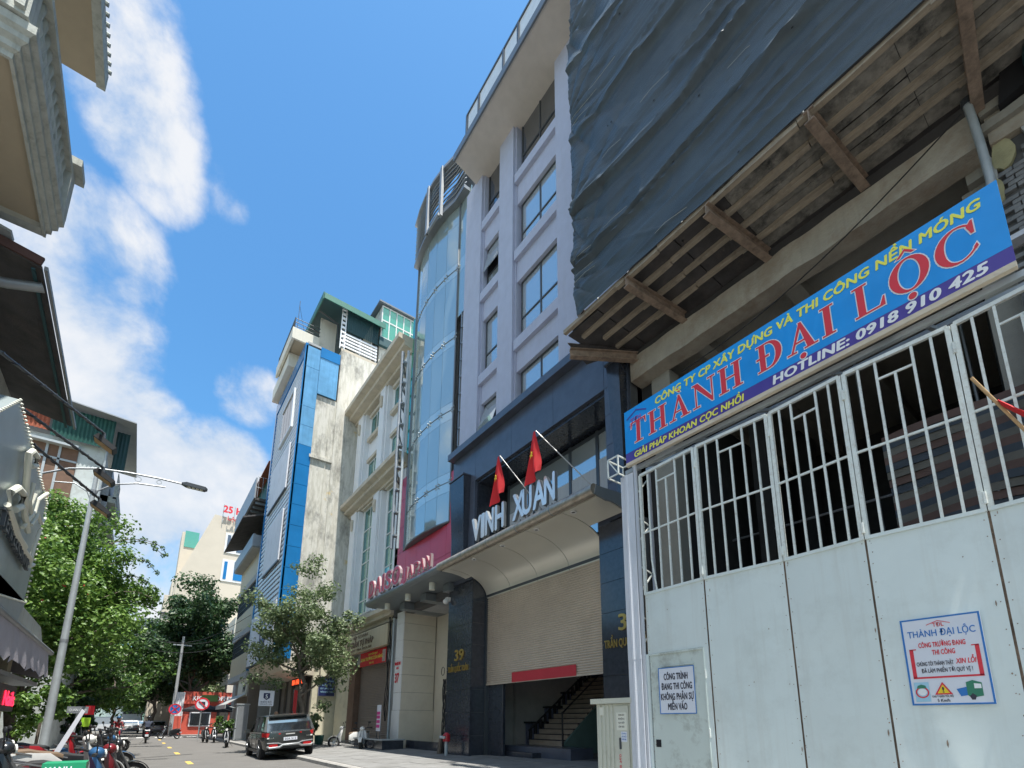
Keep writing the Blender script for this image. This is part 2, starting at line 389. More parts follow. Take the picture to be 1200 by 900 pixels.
mat('lamp_white', (.8, .8, .75), .2, bump=0)
mat('paint_red', (.40, .02, .03), .28, .1, bump=0); mat('paint_white', (.68, .68, .66), .3, bump=0); mat('paint_maroon', (.16, .015, .02), .28, .1, bump=0)
mat('paint_black', (.02, .022, .025), .25, .1, bump=0); mat('paint_blue', (.03, .10, .22), .3, .1, bump=0); mat('paint_green', (.015, .30, .14), .4, bump=0)
mat('seat_tan', (.16, .11, .07), .6, bump=.1); mat('seat_black', (.025, .025, .025), .6, bump=.1)
mat('skin', (.42, .26, .18), .6, bump=0); mat('cloth_dark', (.04, .05, .08), .9); mat('cloth_lime', (.45, .75, .05), .8); mat('cloth_grey', (.20, .20, .22), .9)
mat('bark', (.15, .125, .10), .95, var=.35, scale=8, bump=.8, bscale=25)
def leafmat(name, c1, c2):
    m = mat(name, c1, .45, var=0, bump=0, spec=.5); t = m.node_tree; n = t.nodes; l = t.links; b = n['Principled BSDF']
    g = n.new('ShaderNodeNewGeometry'); r = n.new('ShaderNodeValToRGB')
    r.color_ramp.elements[0].color = c1 + (1,); r.color_ramp.elements[1].color = c2 + (1,)
    l.new(g.outputs['Random Per Island'], r.inputs[0]); l.new(r.outputs[0], b.inputs['Base Color'])
    tr = n.new('ShaderNodeBsdfTranslucent'); l.new(r.outputs[0], tr.inputs['Color'])
    mx = n.new('ShaderNodeMixShader'); mx.inputs[0].default_value = .32
    l.new(b.outputs[0], mx.inputs[1]); l.new(tr.outputs[0], mx.inputs[2]); l.new(mx.outputs[0], n['Material Output'].inputs['Surface'])
leafmat('leaf', (.035, .085, .018), (.10, .19, .035))
leafmat('leaf_bright', (.045, .12, .02), (.22, .36, .07))
leafmat('leaf_dark', (.02, .055, .018), (.06, .12, .035))
leafmat('leaf_olive', (.07, .12, .045), (.24, .30, .15))
mat('flower', (.60, .03, .06), .6)
mat('green_glass_frame', (.62, .64, .62), .5, bump=0)
glass('window', (.80, .85, .85), .50, (.40, .45, .46))
glass('window_dark', (.55, .60, .66), .30, (.03, .035, .04))
glass('teal_glass', (.25, .52, .50), .45, (.02, .10, .10))
glass('sky_glass', (.3, .7, .85), .35, (.05, .45, .62))
glass('green_glass', (.35, .75, .62), .40, (.04, .33, .25))
glass('curtain_glass', (.70, .77, .76), .38, (.33, .42, .42))
glass('curtain_band', (.80, .87, .85), .38, (.44, .53, .53))
glass('curtain_edge', (.85, .95, .95), .45, (.42, .55, .55))
glass('car_glass', (.75, .85, .88), .42, (.02, .025, .03))
mat('curtain', (.50, .51, .52), .9, var=.06, scale=3, aniso=(1, 6, .3))
mat('led_red', (.5, .01, .02), .4, bump=0, emit=(1.0, .02, .06), estr=1.6)
mat('led_orange', (.5, .05, .02), .4, bump=0, emit=(1.0, .10, .03), estr=1.0)
mat('tile_white_wall', (.55, .60, .60), .85, var=.1, scale=1.2, bump=.3, dirt=.7, dirt_col=(.33, .33, .31), dirt_scale=2.0)
mat('wood_board', (.17, .10, .068), .8, var=.2, scale=3)
mat('balcony_soffit', (.42, .355, .26), .85, var=.05)
mat('balcony_stone', (.46, .48, .44), .85, var=.14, scale=5, bump=.4, streak=.6, streak_col=(.13, .14, .12))
mat('awning_cloth', (.42, .40, .44), .85, var=.1, scale=2, bump=.2, bscale=30, dirt=.3, dirt_col=(.25, .24, .26))
mat('sign_metal', (.36, .42, .43), .38, .5, var=.15, scale=1.2, bump=.06, bscale=3)
mat('hotel_wall', (.60, .54, .45), .85, var=.05, scale=.6, bump=.1)
mat('red_shop', (.56, .10, .065), .6, var=.06)
mat('shop_dark', (.05, .045, .04), .8); mat('shop_brown', (.21, .18, .15), .8, var=.1)
mat('parasol', (.02, .02, .024), .8); mat('rope', (.45, .45, .4), .7)
def ramped(name, stops, scale, stretch=(1, 1, 1), bump=.5):
    m = mat(name, stops[0][1], .92, bump=bump, bscale=18); t = m.node_tree; n = t.nodes; l = t.links; b = n['Principled BSDF']
    c = n.new('ShaderNodeTexCoord'); mp = n.new('ShaderNodeMapping'); mp.inputs['Scale'].default_value = stretch; l.new(c.outputs['Object'], mp.inputs[0])
    z = n.new('ShaderNodeTexNoise'); z.inputs['Scale'].default_value = scale; z.inputs['Detail'].default_value = 13; z.inputs['Roughness'].default_value = .7; z.inputs['Distortion'].default_value = .4
    l.new(mp.outputs[0], z.inputs['Vector']); r = n.new('ShaderNodeValToRGB')
    while len(r.color_ramp.elements) < len(stops): r.color_ramp.elements.new(.5)
    for e, (p, cc) in zip(r.color_ramp.elements, stops): e.position = p; e.color = cc + (1,)
    l.new(z.outputs['Fac'], r.inputs[0]); l.new(r.outputs[0], b.inputs['Base Color']); return m
ramped('peeled', [(.0, (.66, .64, .58)), (.46, (.64, .62, .56)), (.53, (.56, .54, .47)), (.62, (.50, .48, .42)), (.74, (.33, .32, .28))], 2.8, (2.2, 2.2, .32))
_m = M['peeled']; _t = _m.node_tree; _n = _t.nodes; _l = _t.links; _b = _n['Principled BSDF']
_c = _n.new('ShaderNodeTexCoord'); _z = _n.new('ShaderNodeTexNoise'); _z.inputs['Scale'].default_value = .55; _z.inputs['Detail'].default_value = 9; _z.inputs['Roughness'].default_value = .6
_l.new(_c.outputs['Object'], _z.inputs['Vector']); _r = _n.new('ShaderNodeMapRange'); _r.inputs['From Min'].default_value = .67; _r.inputs['From Max'].default_value = .70; _r.inputs['To Max'].default_value = .7
_l.new(_z.outputs['Fac'], _r.inputs['Value']); _x = _n.new('ShaderNodeMix'); _x.data_type = 'RGBA'; _l.new(_r.outputs[0], _x.inputs['Factor'])
_z2 = _n.new('ShaderNodeTexNoise'); _z2.inputs['Scale'].default_value = .9; _z2.inputs['Detail'].default_value = 12; _z2.inputs['Roughness'].default_value = .72; _mp = _n.new('ShaderNodeMapping'); _mp.inputs['Scale'].default_value = (1.2, 1.2, .6); _l.new(_c.outputs['Object'], _mp.inputs[0]); _l.new(_mp.outputs[0], _z2.inputs['Vector'])
_r2 = _n.new('ShaderNodeMapRange'); _r2.inputs['From Min'].default_value = .50; _r2.inputs['From Max'].default_value = .64; _r2.inputs['To Max'].default_value = .75; _l.new(_z2.outputs['Fac'], _r2.inputs['Value'])
_x2 = _n.new('ShaderNodeMix'); _x2.data_type = 'RGBA'; _l.new(_r2.outputs[0], _x2.inputs['Factor']); _l.new(_b.inputs['Base Color'].links[0].from_socket, _x2.inputs[6]); _x2.inputs[7].default_value = (.20, .195, .175, 1); _l.new(_x2.outputs[2], _x.inputs[6]); _x.inputs[7].default_value = (.62, .47, .20, 1); _l.new(_x.outputs[2], _b.inputs['Base Color'])
# ---------------------------------------------------------------- setting
KX = 5.1                        # right kerb
def GZ(x): return .15 + max(0, x - KX) * .03      # right pavement rises gently to the house fronts
MB().add([(-900, -300, -.03), (900, -300, -.03), (900, 2200, -.03), (-900, 2200, -.03)], [(0, 1, 2, 3)]).build('ground', 'earth', kind='structure')
MB().add([(-1.35, -30, 0), (KX, -30, 0), (KX, 47, 0), (3.0, 62, 0), (3.0, 400, 0), (-1.6, 400, 0), (-1.35, 62, 0)], [(0, 1, 2, 3, 4, 5, 6)]).build('road', 'asphalt', kind='structure')
MB().add([(KX, 46, -.004), (60, 46, -.004), (60, 57, -.004), (3.5, 57, -.004), (KX, 47, -.004)], [(0, 1, 2, 3, 4)]).build('side_road', 'asphalt', kind='structure')
b = MB()
for y0, y1 in ((-6, -3), (-.5, 2.5), (5, 8), (10.6, 13.1), (15.6, 17.2), (20.9, 22.4), (27.3, 29.0), (33.5, 35.2), (40.4, 42.3), (47.5, 49.5)):
    b.add([(1.62, y0, .004), (1.79, y0, .004), (1.79, y1, .004), (1.62, y1, .004)], [(0, 1, 2, 3)])
b.build('centre_line', 'yellow_paint', kind='structure')
b = MB()
for i, x in enumerate((-1.0, .3, 1.6, 2.9, 4.0)):
    b.add([(x, 55.0, .004), (x + .75, 55.0, .004), (x + .75, 57.0, .004), (x, 57.0, .004)], [(0, 1, 2, 3)])
b.build('crossing_stripe', 'white_paint', kind='structure')
b = MB()
b.add([(-.3, 24.9, .004), (2.2, 26.9, .004), (2.2, 27.25, .004), (-.3, 25.2, .004)], [(0, 1, 2, 3)]); b.add([(-1.2, 20.4, .004), (-.6, 20.6, .004), (-.6, 20.8, .004), (-1.2, 20.6, .004)], [(0, 1, 2, 3)])
mat('tar', (.06, .058, .055), .8); b.build('tar_patch', 'tar', kind='structure')
# right pavement: base + slabs
b = MB(); b.prism([(KX + .18, -30, 0), (30, -30, 0), (30, -30, GZ(30) - .03), (KX + .18, -30, GZ(KX + .18) - .03)], (0, 76, 0)); b.build('pavement', 'mortar', kind='structure')
b = MB(); rs = random.Random(3)
for i in range(6):
    for j in range(52):
        x0 = KX + .19 + i * .78; x1 = x0 + .768; y0 = -6 + j * .99; y1 = y0 + .978; t = rs.uniform(-.004, .004)
        if x1 > 9.75: x1 = 9.75
        za, zb = GZ(x0) + t, GZ(x1) + t
        b.add([(x0, y0, za), (x1, y0, zb), (x1, y1, zb + rs.uniform(-.003, .003)), (x0, y1, za), (x0, y0, za - .06), (x1, y0, zb - .06), (x1, y1, zb - .06), (x0, y1, za - .06)], [(0, 1, 2, 3), (0, 4, 5, 1), (1, 5, 6, 2), (2, 6, 7, 3), (3, 7, 4, 0)])
b.build('paving_slabs', 'paving', kind='stuff')
kr = bpy.data.objects.new('kerb', None); COL.objects.link(kr); kr['kind'] = 'structure'
kb = MB().loft([[(KX, y, -.05), (KX, y, .11), (KX + .05, y, .15), (KX + .18, y, .15), (KX + .18, y, -.05)] for y in (0, .985)]).build('kerb_stone', 'kerb', kr)
for j in range(1, 52):
    if 30 < j < 31: continue
    k = kb.copy(); k.location = (0, j, 0); COL.objects.link(k)
kb.location = (0, 0, 0)
MB().box(-12, -1.35, -30, 60, -.05, .13).build('left_pavement', 'paving', kind='structure')
MB().box(3.3, 60, 57.3, 200, -.05, .14).build('far_pavement', 'paving', kind='structure')
MB().box(-14, -1.6, 62, 300, -.05, .14).build('far_left_pavement', 'paving', kind='structure')

# ---------------------------------------------------------------- house 39 (the dark granite and lilac office)
RY = (0, -1, 0); UZ = (0, 0, 1)
H39 = thing('office_building', 'lilac and dark granite office building number 39 with a half open roller shutter', 'building', (12, 11.8, 0))
F = 9.1
MB().box(9.5, 20, 7.4, 16.3, 12.0, 25.3).build('upper_wall', 'lilac_render', H39)
for (y0, y1) in ((14.98, 16.28), (12.64, 13.60), (9.16, 10.10), (7.42, 7.9)):
    MB().box(F, 9.52, y0, y1, 12.18, 25.3).build('pilaster', 'lilac_render', H39)
    MB().box(F + .12, 9.51, y0 - .07, y0 - .002, 12.18, 25.3).build('pilaster_edge', 'lilac_render', H39)
rows = ((22.62, 25.29), (18.95, 21.25), (15.0, 17.62), (12.2, 13.75))
cols = ((13.6, 14.98, 1, 'A'), (10.10, 12.57, 2, 'B'), (7.9, 9.09, 1, 'C'))
for (y0, y1, nc, tg_) in cols:
    prev = 25.3
    for ri, (z0, z1) in enumerate(rows):
        if ri: MB().box(9.27, 9.53, y0 + .002, y1 - .002, z1, rows[ri - 1][0] - .42).build('spandrel', 'lilac_render', H39)
        if ri < 3: MB().box(9.12, 9.54, y0 + .004, y1 - .004, z0 - .42, z0).build('window_sill', 'lilac_render', H39)
        wy0, wy1 = y0 + .10, y1 - .10
        X = 9.40
        fr = MB(); t = .055
        fr.box(X, X + .09, wy0, wy0 + t, z0, z1).box(X, X + .09, wy1 - t, wy1, z0, z1).box(X, X + .09, wy0 + t, wy1 - t, z0, z0 + t).box(X, X + .09, wy0 + t, wy1 - t, z1 - t, z1)
        zt = z0 + (z1 - z0) * .38
        if ri == 3: zt = z0 + .02
        if ri < 3: fr.box(X + .001, X + .088, wy0 + t, wy1 - t, zt, zt + .06)
        if nc == 2: fr.box(X + .003, X + .086, (wy0 + wy1) / 2 - .03, (wy0 + wy1) / 2 + .03, z0 + t, z1 - t)
        w = fr.build('window', 'dark_frame', H39)
        ys = [wy0 + t, wy1 - t] if nc == 1 else [wy0 + t, (wy0 + wy1) / 2 - .03, (wy0 + wy1) / 2 + .03, wy1 - t]
        for k in range(0, len(ys), 2):
            for (a, c) in (((z0 + t, zt), (zt + .06, z1 - t)) if ri < 3 else ((z0 + t, z1 - t),)):
                if c - a < .1: continue
                gm = 'window' if ri else 'window_dark'
                if tg_ == 'A' and ri in (1, 3) and c == z1 - t:       # tilted open sash
                    q = .26 if ri == 1 else .42
                    MB().add([(X + .02, ys[k], c), (X + .02, ys[k + 1], c), (X - q, ys[k + 1], a), (X - q, ys[k], a), (X + .05, ys[k], c), (X + .05, ys[k + 1], c), (X - q + .03, ys[k + 1], a), (X - q + .03, ys[k], a)], [(0, 1, 2, 3), (4, 7, 6, 5), (0, 3, 7, 4), (1, 5, 6, 2), (2, 6, 7, 3)]).build('pane', 'window', w)
                    MB().box(X + .075, X + .085, ys[k], ys[k + 1], a, c).build('dark_room', 'black_void', w)
                else: MB().box(X + .03, X + .045, ys[k], ys[k + 1], a, c).build('pane', gm, w)
# eave and roof rail
MB().prism([(7.87, 15.25, 25.2), (9.6, 15.6, 25.2), (20, 15.9, 25.2), (20, 4, 25.2), (7.87, 4, 25.2)], (0, 0, .26)).build('eave', 'soffit', H39)
MB().box(7.80, 7.865, 4, 15.28, 25.16, 25.52).build('eave_trim', 'grey_frame', H39)
b = MB(); b.box(7.90, 7.98, 4, 14.45, 26.75, 26.85).box(7.90, 7.98, 4, 14.45, 25.56, 25.62)
yy = 14.4
k = 0
while yy > 4:
    b.box(7.89, 7.99, yy - .05, yy + .05, 25.46, 26.76); yy -= (1.75 if k % 2 else .95); k += 1
b.build('roof_rail', 'dark_frame', H39)
mat('pale_glass', (.72, .76, .78), .3, bump=0)
MB().box(7.935, 7.945, 4.1, 14.3, 25.64, 26.73).build('rail_glass', 'pale_glass', H39)
MB().box(9.3, 20, 7.4, 15.8, 25.46, 25.6).build('roof', 'grey_plaster', H39)
# ledge and granite band
MB().box(8.83, 9.5, 7.4, 16.72, 11.92, 12.19).build('ledge', 'granite_light', H39)
def granite_grid(name, x0, x1, ys, zs, m, parent):
    g = .006
    for a in range(len(ys) - 1):
        for c in range(len(zs) - 1):
            MB().box(x0, x1, ys[a] + g, ys[a + 1] - g, zs[c] + g, zs[c + 1] - g).build(name, m, parent)
granite_grid('granite_panel', F, 9.2, [7.4, 8.24, 10.4, 12.6, 14.95, 16.68], [10.45, 11.92], 'granite_light', H39)
granite_grid('granite_panel', F, 9.2, [14.95, 16.68], [6.55, 7.25, 8.3, 9.4, 10.45], 'granite_light', H39)
granite_grid('granite_panel', F, 9.2, [7.4, 8.24], [6.55, 7.6, 8.7, 9.6, 10.45], 'granite_light', H39)
MB().box(9.2, 9.5, 7.4, 16.68, 10.45, 11.92).build('band_wall', 'mortar', H39)
MB().box(9.2, 9.48, 14.97, 16.68, 6.5, 10.45).build('side_wall', 'mortar', H39); MB().box(9.2, 9.48, 7.4, 8.2, 6.5, 10.45).build('side_wall', 'mortar', H39)
MB().box(F + .02, 9.3, 8.2, 8.62, 6.48, 7.05).build('granite_panel', 'granite_light', H39)
# recess behind the flags
MB().box(9.2, 10.9, 8.2, 8.28, 6.9, 10.44).build('reveal', 'granite', H39); MB().box(9.2, 10.9, 14.9, 14.97, 6.9, 10.44).build('reveal', 'granite', H39)
MB().box(9.2, 10.9, 8.28, 14.9, 10.34, 10.45).build('reveal', 'granite', H39)
MB().box(10.5, 10.9, 8.2, 14.97, 6.5, 10.4).build('back_wall', 'black_void', H39)
X = 10.2
b = MB()
for y in (14.3, 13.05, 12.75, 10.85, 9.62, 9.0, 8.4): b.box(X, X + .1, y - .06, y + .06, 7.0, 10.30)
for z in (7.65, 10.2): b.box(X + .004, X + .094, 8.4, 14.3, z - .06, z + .06)
w = b.build('window', 'dark_frame', H39)
for (a, c) in ((13.11, 14.24), (12.81, 12.99), (10.91, 12.69), (9.68, 10.79), (9.06, 9.56), (8.46, 8.94)):
    MB().box(X + .03, X + .045, a, c, 7.71, 10.14).build('pane', 'window', w); MB().box(X + .032, X + .045, a, c, 7.0, 7.59).build('pane', 'window', w)
    zc = 9.1 if c - a > .8 else 9.3
    P = []
    for kf in range(9):
        P.append((X + .022 + (.006 if kf % 2 else 0), a + (c - a) * kf / 8, 7.75))
    P2 = [(p[0], p[1], zc) for p in P]
    MB().loft([P, P2], closed=False).build('curtain', 'curtain', w)
# fins
for (y0, y1) in ((15.3, 16.35), (7.42, 7.85)):
    MB().loft([[(8.78, y0, 10.75), (8.78, y1, 10.75), (9.09, y1, 10.75), (9.09, y0, 10.75)], [(8.95, y0 + .1, 7.0), (8.95, y1 - .1, 7.0), (9.09, y1 - .1, 7.0), (9.09, y0 + .1, 7.0)]]).build('fin', 'granite', H39)
    MB().box(8.74, 9.09, y0 - .04, y1 + .04, 10.755, 10.81).build('fin_cap', 'granite_light', H39)
# pillars
zs = [.25] + [.15 + .795 * k for k in range(1, 8)] + [6.5]
granite_grid('granite_panel', F, 9.16, [14.95, 16.70], zs, 'granite', H39)
for c in range(len(zs) - 1):
    for (ya, yb) in ((14.935, 14.95), (8.60, 8.615)):
        MB().box(F + .01, 9.72, ya, yb, zs[c] + .006, zs[c + 1] - .006).build('granite_panel', 'granite', H39)
MB().box(9.16, 9.8, 14.95, 16.7, .1, 6.5).build('pillar_core', 'mortar', H39); MB().box(9.16, 9.8, 7.4, 8.6, .1, 6.5).build('pillar_core', 'mortar', H39)
granite_grid('granite_panel', F, 9.16, [7.4, 8.6], zs, 'granite', H39)
text('house_number', '39', 'gold', (9.085, 16.05, 3.62), RY, UZ, .40, .62, .03, H39, bold=.02)
text('street_name', 'TRẦN QUỐC TOẢN', 'gold', (9.085, 16.55, 3.22), RY, UZ, .20, 1.45, .02, H39, bold=.01)
text('house_number', '39', 'gold', (9.085, 8.0, 3.62), RY, UZ, .40, .62, .03, H39, bold=.02)
text('street_name', 'TRẦN QUỐC TOẢN', 'gold', (9.085, 8.5, 3.22), RY, UZ, .20, 1.45, .02, H39, bold=.01)
# body of the lower floors
MB().box(9.8, 20, 16.4, 16.7, .1, 12.0).box(9.8, 20, 7.35, 7.5, .1, 12).box(19.8, 20, 7.5, 16.4, .1, 12).build('party_wall', 'indoor_wall', H39)
MB().box(9.8, 19.8, 7.5, 16.4, 5.95, 6.4).build('first_floor', 'indoor_wall', H39)
# canopy
CAN = thing('canopy', 'curved pale metal canopy over the roller shutter with a rusty rounded nose', 'canopy', (8.8, 11.4, 6.2))
ysj = [7.62, 8.86, 10.40, 11.90, 13.40, 14.90, 15.32]
for i in range(len(ysj) - 1):
    a, c = ysj[i] + .012, ysj[i + 1] - .012
    prof = [(8.02, 6.70), (8.32, 6.70)] + [(8.32 + 1.36 * sin(t), 5.86 + .84 * cos(t)) for t in [pi / 2 * k / 12 for k in range(1, 13)]]
    if i == 5: prof = prof[:-2]
    pr2 = [(x, z + .05) for x, z in prof]
    if i in (0, 5):   # ends stay clear of the pillars
        prof = [(x, z) for x, z in prof if x < 9.06]; pr2 = [(x, z + .05) for x, z in prof]
    R = [[(x, y, z) for x, z in prof] + [(x, y, z) for x, z in pr2[::-1]] for y in (a, c)]
    MB().loft(R).build('soffit_panel', 'canopy_skin', CAN, smooth=True)
MB().tube([(7.92, 7.58, 6.84), (7.92, 15.32, 6.84)], .145, 18).build('nose_pipe', 'canopy_nose', CAN, smooth=True)
for y in (9.1, 10.6, 12.1, 13.6): MB().tube([(7.92, y, 6.84), (7.92, y + .03, 6.84)], .149, 18).build('pipe_joint', 'canopy_grey', CAN, smooth=True)
MB().box(7.95, 9.09, 7.62, 15.3, 6.86, 6.93).build('top_sheet', 'canopy_grey', CAN)
endp = [(7.95, 6.95), (7.9, 6.72), (8.30, 6.66)] + [(8.32 + 1.36 * sin(t), 5.86 + .84 * cos(t)) for t in [pi / 2 * k / 12 for k in range(1, 7)]] + [(9.09, 6.60), (9.09, 7.02)]
MB().prism([(x, 7.56, z) for x, z in endp], (0, .05, 0)).build('end_plate', 'canopy_grey', CAN)
for y in (8.6, 10.1, 11.75, 13.4):
    MB().disc((8.18, y, 6.665), (0, 0, 1), .085, .03, 20, .05).build('downlight', 'white_plastic', CAN)
    MB().disc((8.18, y, 6.675), (0, 0, 1), .05, .02, 16).build('downlight_lens', 'black_plastic', CAN)
SG = thing('lettering', 'polished metal letters reading VINH XUAN standing on the canopy edge', 'sign', (7.95, 11, 7.0))
lx = [12.95, 12.38, 12.15, 11.62, 10.72, 10.27, 9.78, 9.30]
lw = [.50, .13, .42, .42, .50, .40, .48, .40]
for ch, y, w_ in zip('VINHXUAN', lx, lw):
    o_ = text('letter', ch, 'metal_grey', (7.90, y, 7.06), RY, UZ, .78, w_, .09, SG, bold=.035); text('letter_face', ch, 'chrome', (7.808, y, 7.06), RY, UZ, .78, w_, .006, SG, bold=.03)  # darker grey body puts shade into the letter sides; faces stay bright
    MB().tube([(7.98, y - w_ * .25, 6.9), (7.98, y - w_ * .25, 7.1)], .012, 6).build('letter_foot', 'black_plastic', SG); MB().tube([(7.98, y - w_ * .75, 6.9), (7.98, y - w_ * .75, 7.1)], .012, 6).build('letter_foot', 'black_plastic', SG)
MB().box(7.985, 8.005, 8.6, 13.1, 7.02, 7.05).build('foot_rail', 'black_plastic', SG)
b = MB()
for z in (7.15, 7.5): b.tube([(8.75, 14.6, z), (8.75, 8.3, z)], .018, 6)
for k in range(8): b.tube([(8.75, 14.6 - k * .9, 6.93), (8.75, 14.6 - k * .9, 7.5)], .014, 6)
b.build('back_rail', 'dark_frame', CAN)
# roller shutter
SH = thing('roller_shutter', 'half raised beige roller shutter with red tape along its bottom edge', 'shutter', (9.7, 11.8, 2.7))
prof = []
n = 43; z0, z1 = 2.74, 5.9
for k in range(n):
    z = z0 + (z1 - z0) * k / n; d = (z1 - z0) / n
    prof += [(9.735, z), (9.715, z + d * .12), (9.70, z + d * .5), (9.715, z + d * .84), (9.735, z + d * .9)]
prof.append((9.735, z1))
MB().loft([[(x, 8.62, z) for x, z in prof], [(x, 14.93, z) for x, z in prof]], closed=False).build('slats', 'shutter', SH, kind='stuff')
MB().box(9.69, 9.75, 8.62, 14.93, 2.68, 2.74).build('bottom_bar', 'shutter', SH)
MB().box(9.684, 9.689, 10.2, 13.3, 2.70, 3.02).build('tape_strip', 'red_tape', SH)
MB().box(9.66, 9.80, 8.616, 14.93, 5.9, 5.99).build('headbox', 'dark_frame', SH)
MB().box(9.67, 9.80, 14.85, 14.932, .3, 5.9).build('guide_rail', 'dark_frame', SH); MB().box(9.67, 9.80, 8.617, 8.70, .3, 5.9).build('guide_rail', 'dark_frame', SH)
# entrance hall
b = MB().box(9.8, 9.9, 13.95, 14.9, .2, 5.9); b.build('jamb_wall', 'granite', H39)
MB().box(9.2, 19.8, 7.5, 16.4, .15, .29).build('hall_floor', 'paving', H39)
MB().box(16.2, 16.4, 7.6, 16.4, .29, 5.9).build('hall_back_wall', 'indoor_blue', H39)
MB().box(15.5, 16.15, 16.0, 16.38, .3, 5.9).box(12.0, 16.1, 16.2, 16.38, .3, 5.9).build('hall_side_wall', 'indoor_wall', H39)
for i in range(4):
    MB().box(12.4 + i * 1.0, 13.3 + i * 1.0, 15.3, 16.18, 1.35 + i * .62, 1.42 + i * .62).build('ledge_shelf', 'black_plastic', H39)
    MB().box(12.5 + i * 1.0, 13.5 + i * 1.0, 16.10, 16.19, .3, 1.35 + i * .62).build('stepped_panel', 'indoor_blue', H39)
ST = thing('staircase', 'dark stone staircase rising inside the half open entrance hall', 'stairs', (11, 13.5, .3))
MB().box(10.35, 11.3, 11.2, 14.6, .29, .62).build('landing', 'granite_light', ST); MB().box(10.0, 10.35, 12.6, 14.9, .29, .45).build('step', 'granite', ST)
for k in range(14):
    x = 11.3 + k * .235; z = .62 + k * .18
    MB().box(x, x + .24, 12.62, 14.42, z, z + .175).build('step', 'step_stone', ST)
    MB().box(x - .03, x + .22, 12.6, 14.44, z + .176, z + .20).build('tread', 'granite', ST)
MB().prism([(11.3, 12.6, .3), (14.6, 12.6, .3), (14.6, 12.6, 3.1), (14.3, 12.6, 3.1), (11.3, 12.6, .72)], (0, -.08, 0)).build('side_panel', 'indoor_green', ST)
b = MB()
for k in range(0, 14, 1):
    x = 11.42 + k * .235; z = .8 + k * .18
    b.box(x - .05, x + .05, 14.47, 14.52, z, z + .34)
b.tube([(11.35, 14.5, 1.1), (14.6, 14.5, 3.6)], .035, 6)
b.build('balustrade', 'black_plastic', ST)
MB().tube([(11.25, 12.56, .62), (11.25, 12.56, 1.75)], .03, 8).tube([(11.25, 12.56, 1.7), (14.4, 12.56, 4.1)], .03, 8).build('newel_post', 'black_plastic', ST)
# flags
def flag(label, foot, top, cloth, dim=1.0, star=True):
    a = Vector(foot); c = Vector(top); T = thing('flag', label, 'flag', foot)
    MB().tube([a, c], .016, 8).build('pole', 'steel_pole' if foot[0] > 7.3 else 'bamboo', T)
    d = (c - a).normalized(); Lp = (c - a).length
    rows_, cl = 12, 9; R = []
    if True:
        w, h = cloth
        for i in range(rows_ + 1):
            s = i / rows_; R.append([])
            for j in range(cl + 1):
                q = j / cl; ww = w * (.10 + .90 * s ** .8) * (1 - .55 * max(0, s - .8) * (1 - q) * 5)
                R[-1].append(c + Vector((-.05 + .09 * sin(8.5 * q + 2.5 * s) * s + .10 * s, ww * (q - .25), -h * s * (1 - .22 * (1 - q)) - .03)))
    m = MB(); o = 0
    for r_ in R: m.v += [tuple(p) for p in r_]
    for i in range(rows_):
        for j in range(cl): m.f.append((i * (cl + 1) + j, i * (cl + 1) + j + 1, (i + 1) * (cl + 1) + j + 1, (i + 1) * (cl + 1) + j))
    ob = m.build('cloth', 'flag_red', T, smooth=True)
    if star:
        ct = R[6][5]; e1 = (R[6][8] - R[6][2]).normalized(); e2 = (R[3][5] - R[9][5]).normalized()
        nn = e1.cross(e2).normalized()
        if nn.x > 0: nn = -nn
        P = []
        for k in range(10):
            rr = (.15 if k % 2 == 0 else .06) * dim; t = pi / 2 + k * pi / 5
            P.append(ct + e1 * cos(t) * rr * 1.0 + e2 * sin(t) * rr + nn * .05)
        MB().prism(P, nn * .01).build('star', 'flag_yellow', T)
    return T
flag('small red flag with yellow star, left of the two on the granite front', (8.7, 9.99, 6.95), (7.6, 11.11, 9.2), (.62, 1.45), .62)
flag('small red flag with yellow star, right of the two on the granite front', (8.7, 7.95, 6.95), (7.6, 9.40, 9.17), (.62, 1.45), .62)
# ---------------------------------------------------------------- house 37: red panels under a bulging glass front
H37 = thing('shop_building', 'narrow shop building with bulging glass front over deep red panels and beige pillar', 'building', (11, 19.5, 0))
MB().box(9.75, 20, 16.75, 22.3, 6.4, 26.0).build('inner_wall', 'grey_plaster', H37)
g = .008
zr = [6.95, 8.2, 9.55]; yr = [16.72, 17.5, 18.9, 20.3, 21.5, 22.9]
for a in range(5):
    for c in range(2): MB().box(9.3, 9.38, yr[a] + g, yr[a + 1] - g, zr[c] + g, zr[c + 1] - g).build('red_panel', 'red_panel', H37)
for (z0, z1) in ((9.55, 10.9), (10.9, 11.85)): MB().box(9.3, 9.38, 16.72 + g, 17.28, z0 + g, z1 - g).build('red_panel', 'red_panel', H37)
for (z0, z1) in ((9.55, 10.9), (10.9, 12.4), (12.4, 13.6)): MB().box(9.3, 9.38, 21.9, 22.9 - g, z0 + g, z1 - g).build('red_panel', 'red_panel', H37)
MB().box(9.38, 9.74, 16.75, 22.88, 6.4, 9.6).box(9.38, 9.74, 16.75, 17.2, 9.6, 11.9).box(9.38, 9.74, 21.95, 22.88, 9.6, 13.6).build('panel_backing', 'mortar', H37)
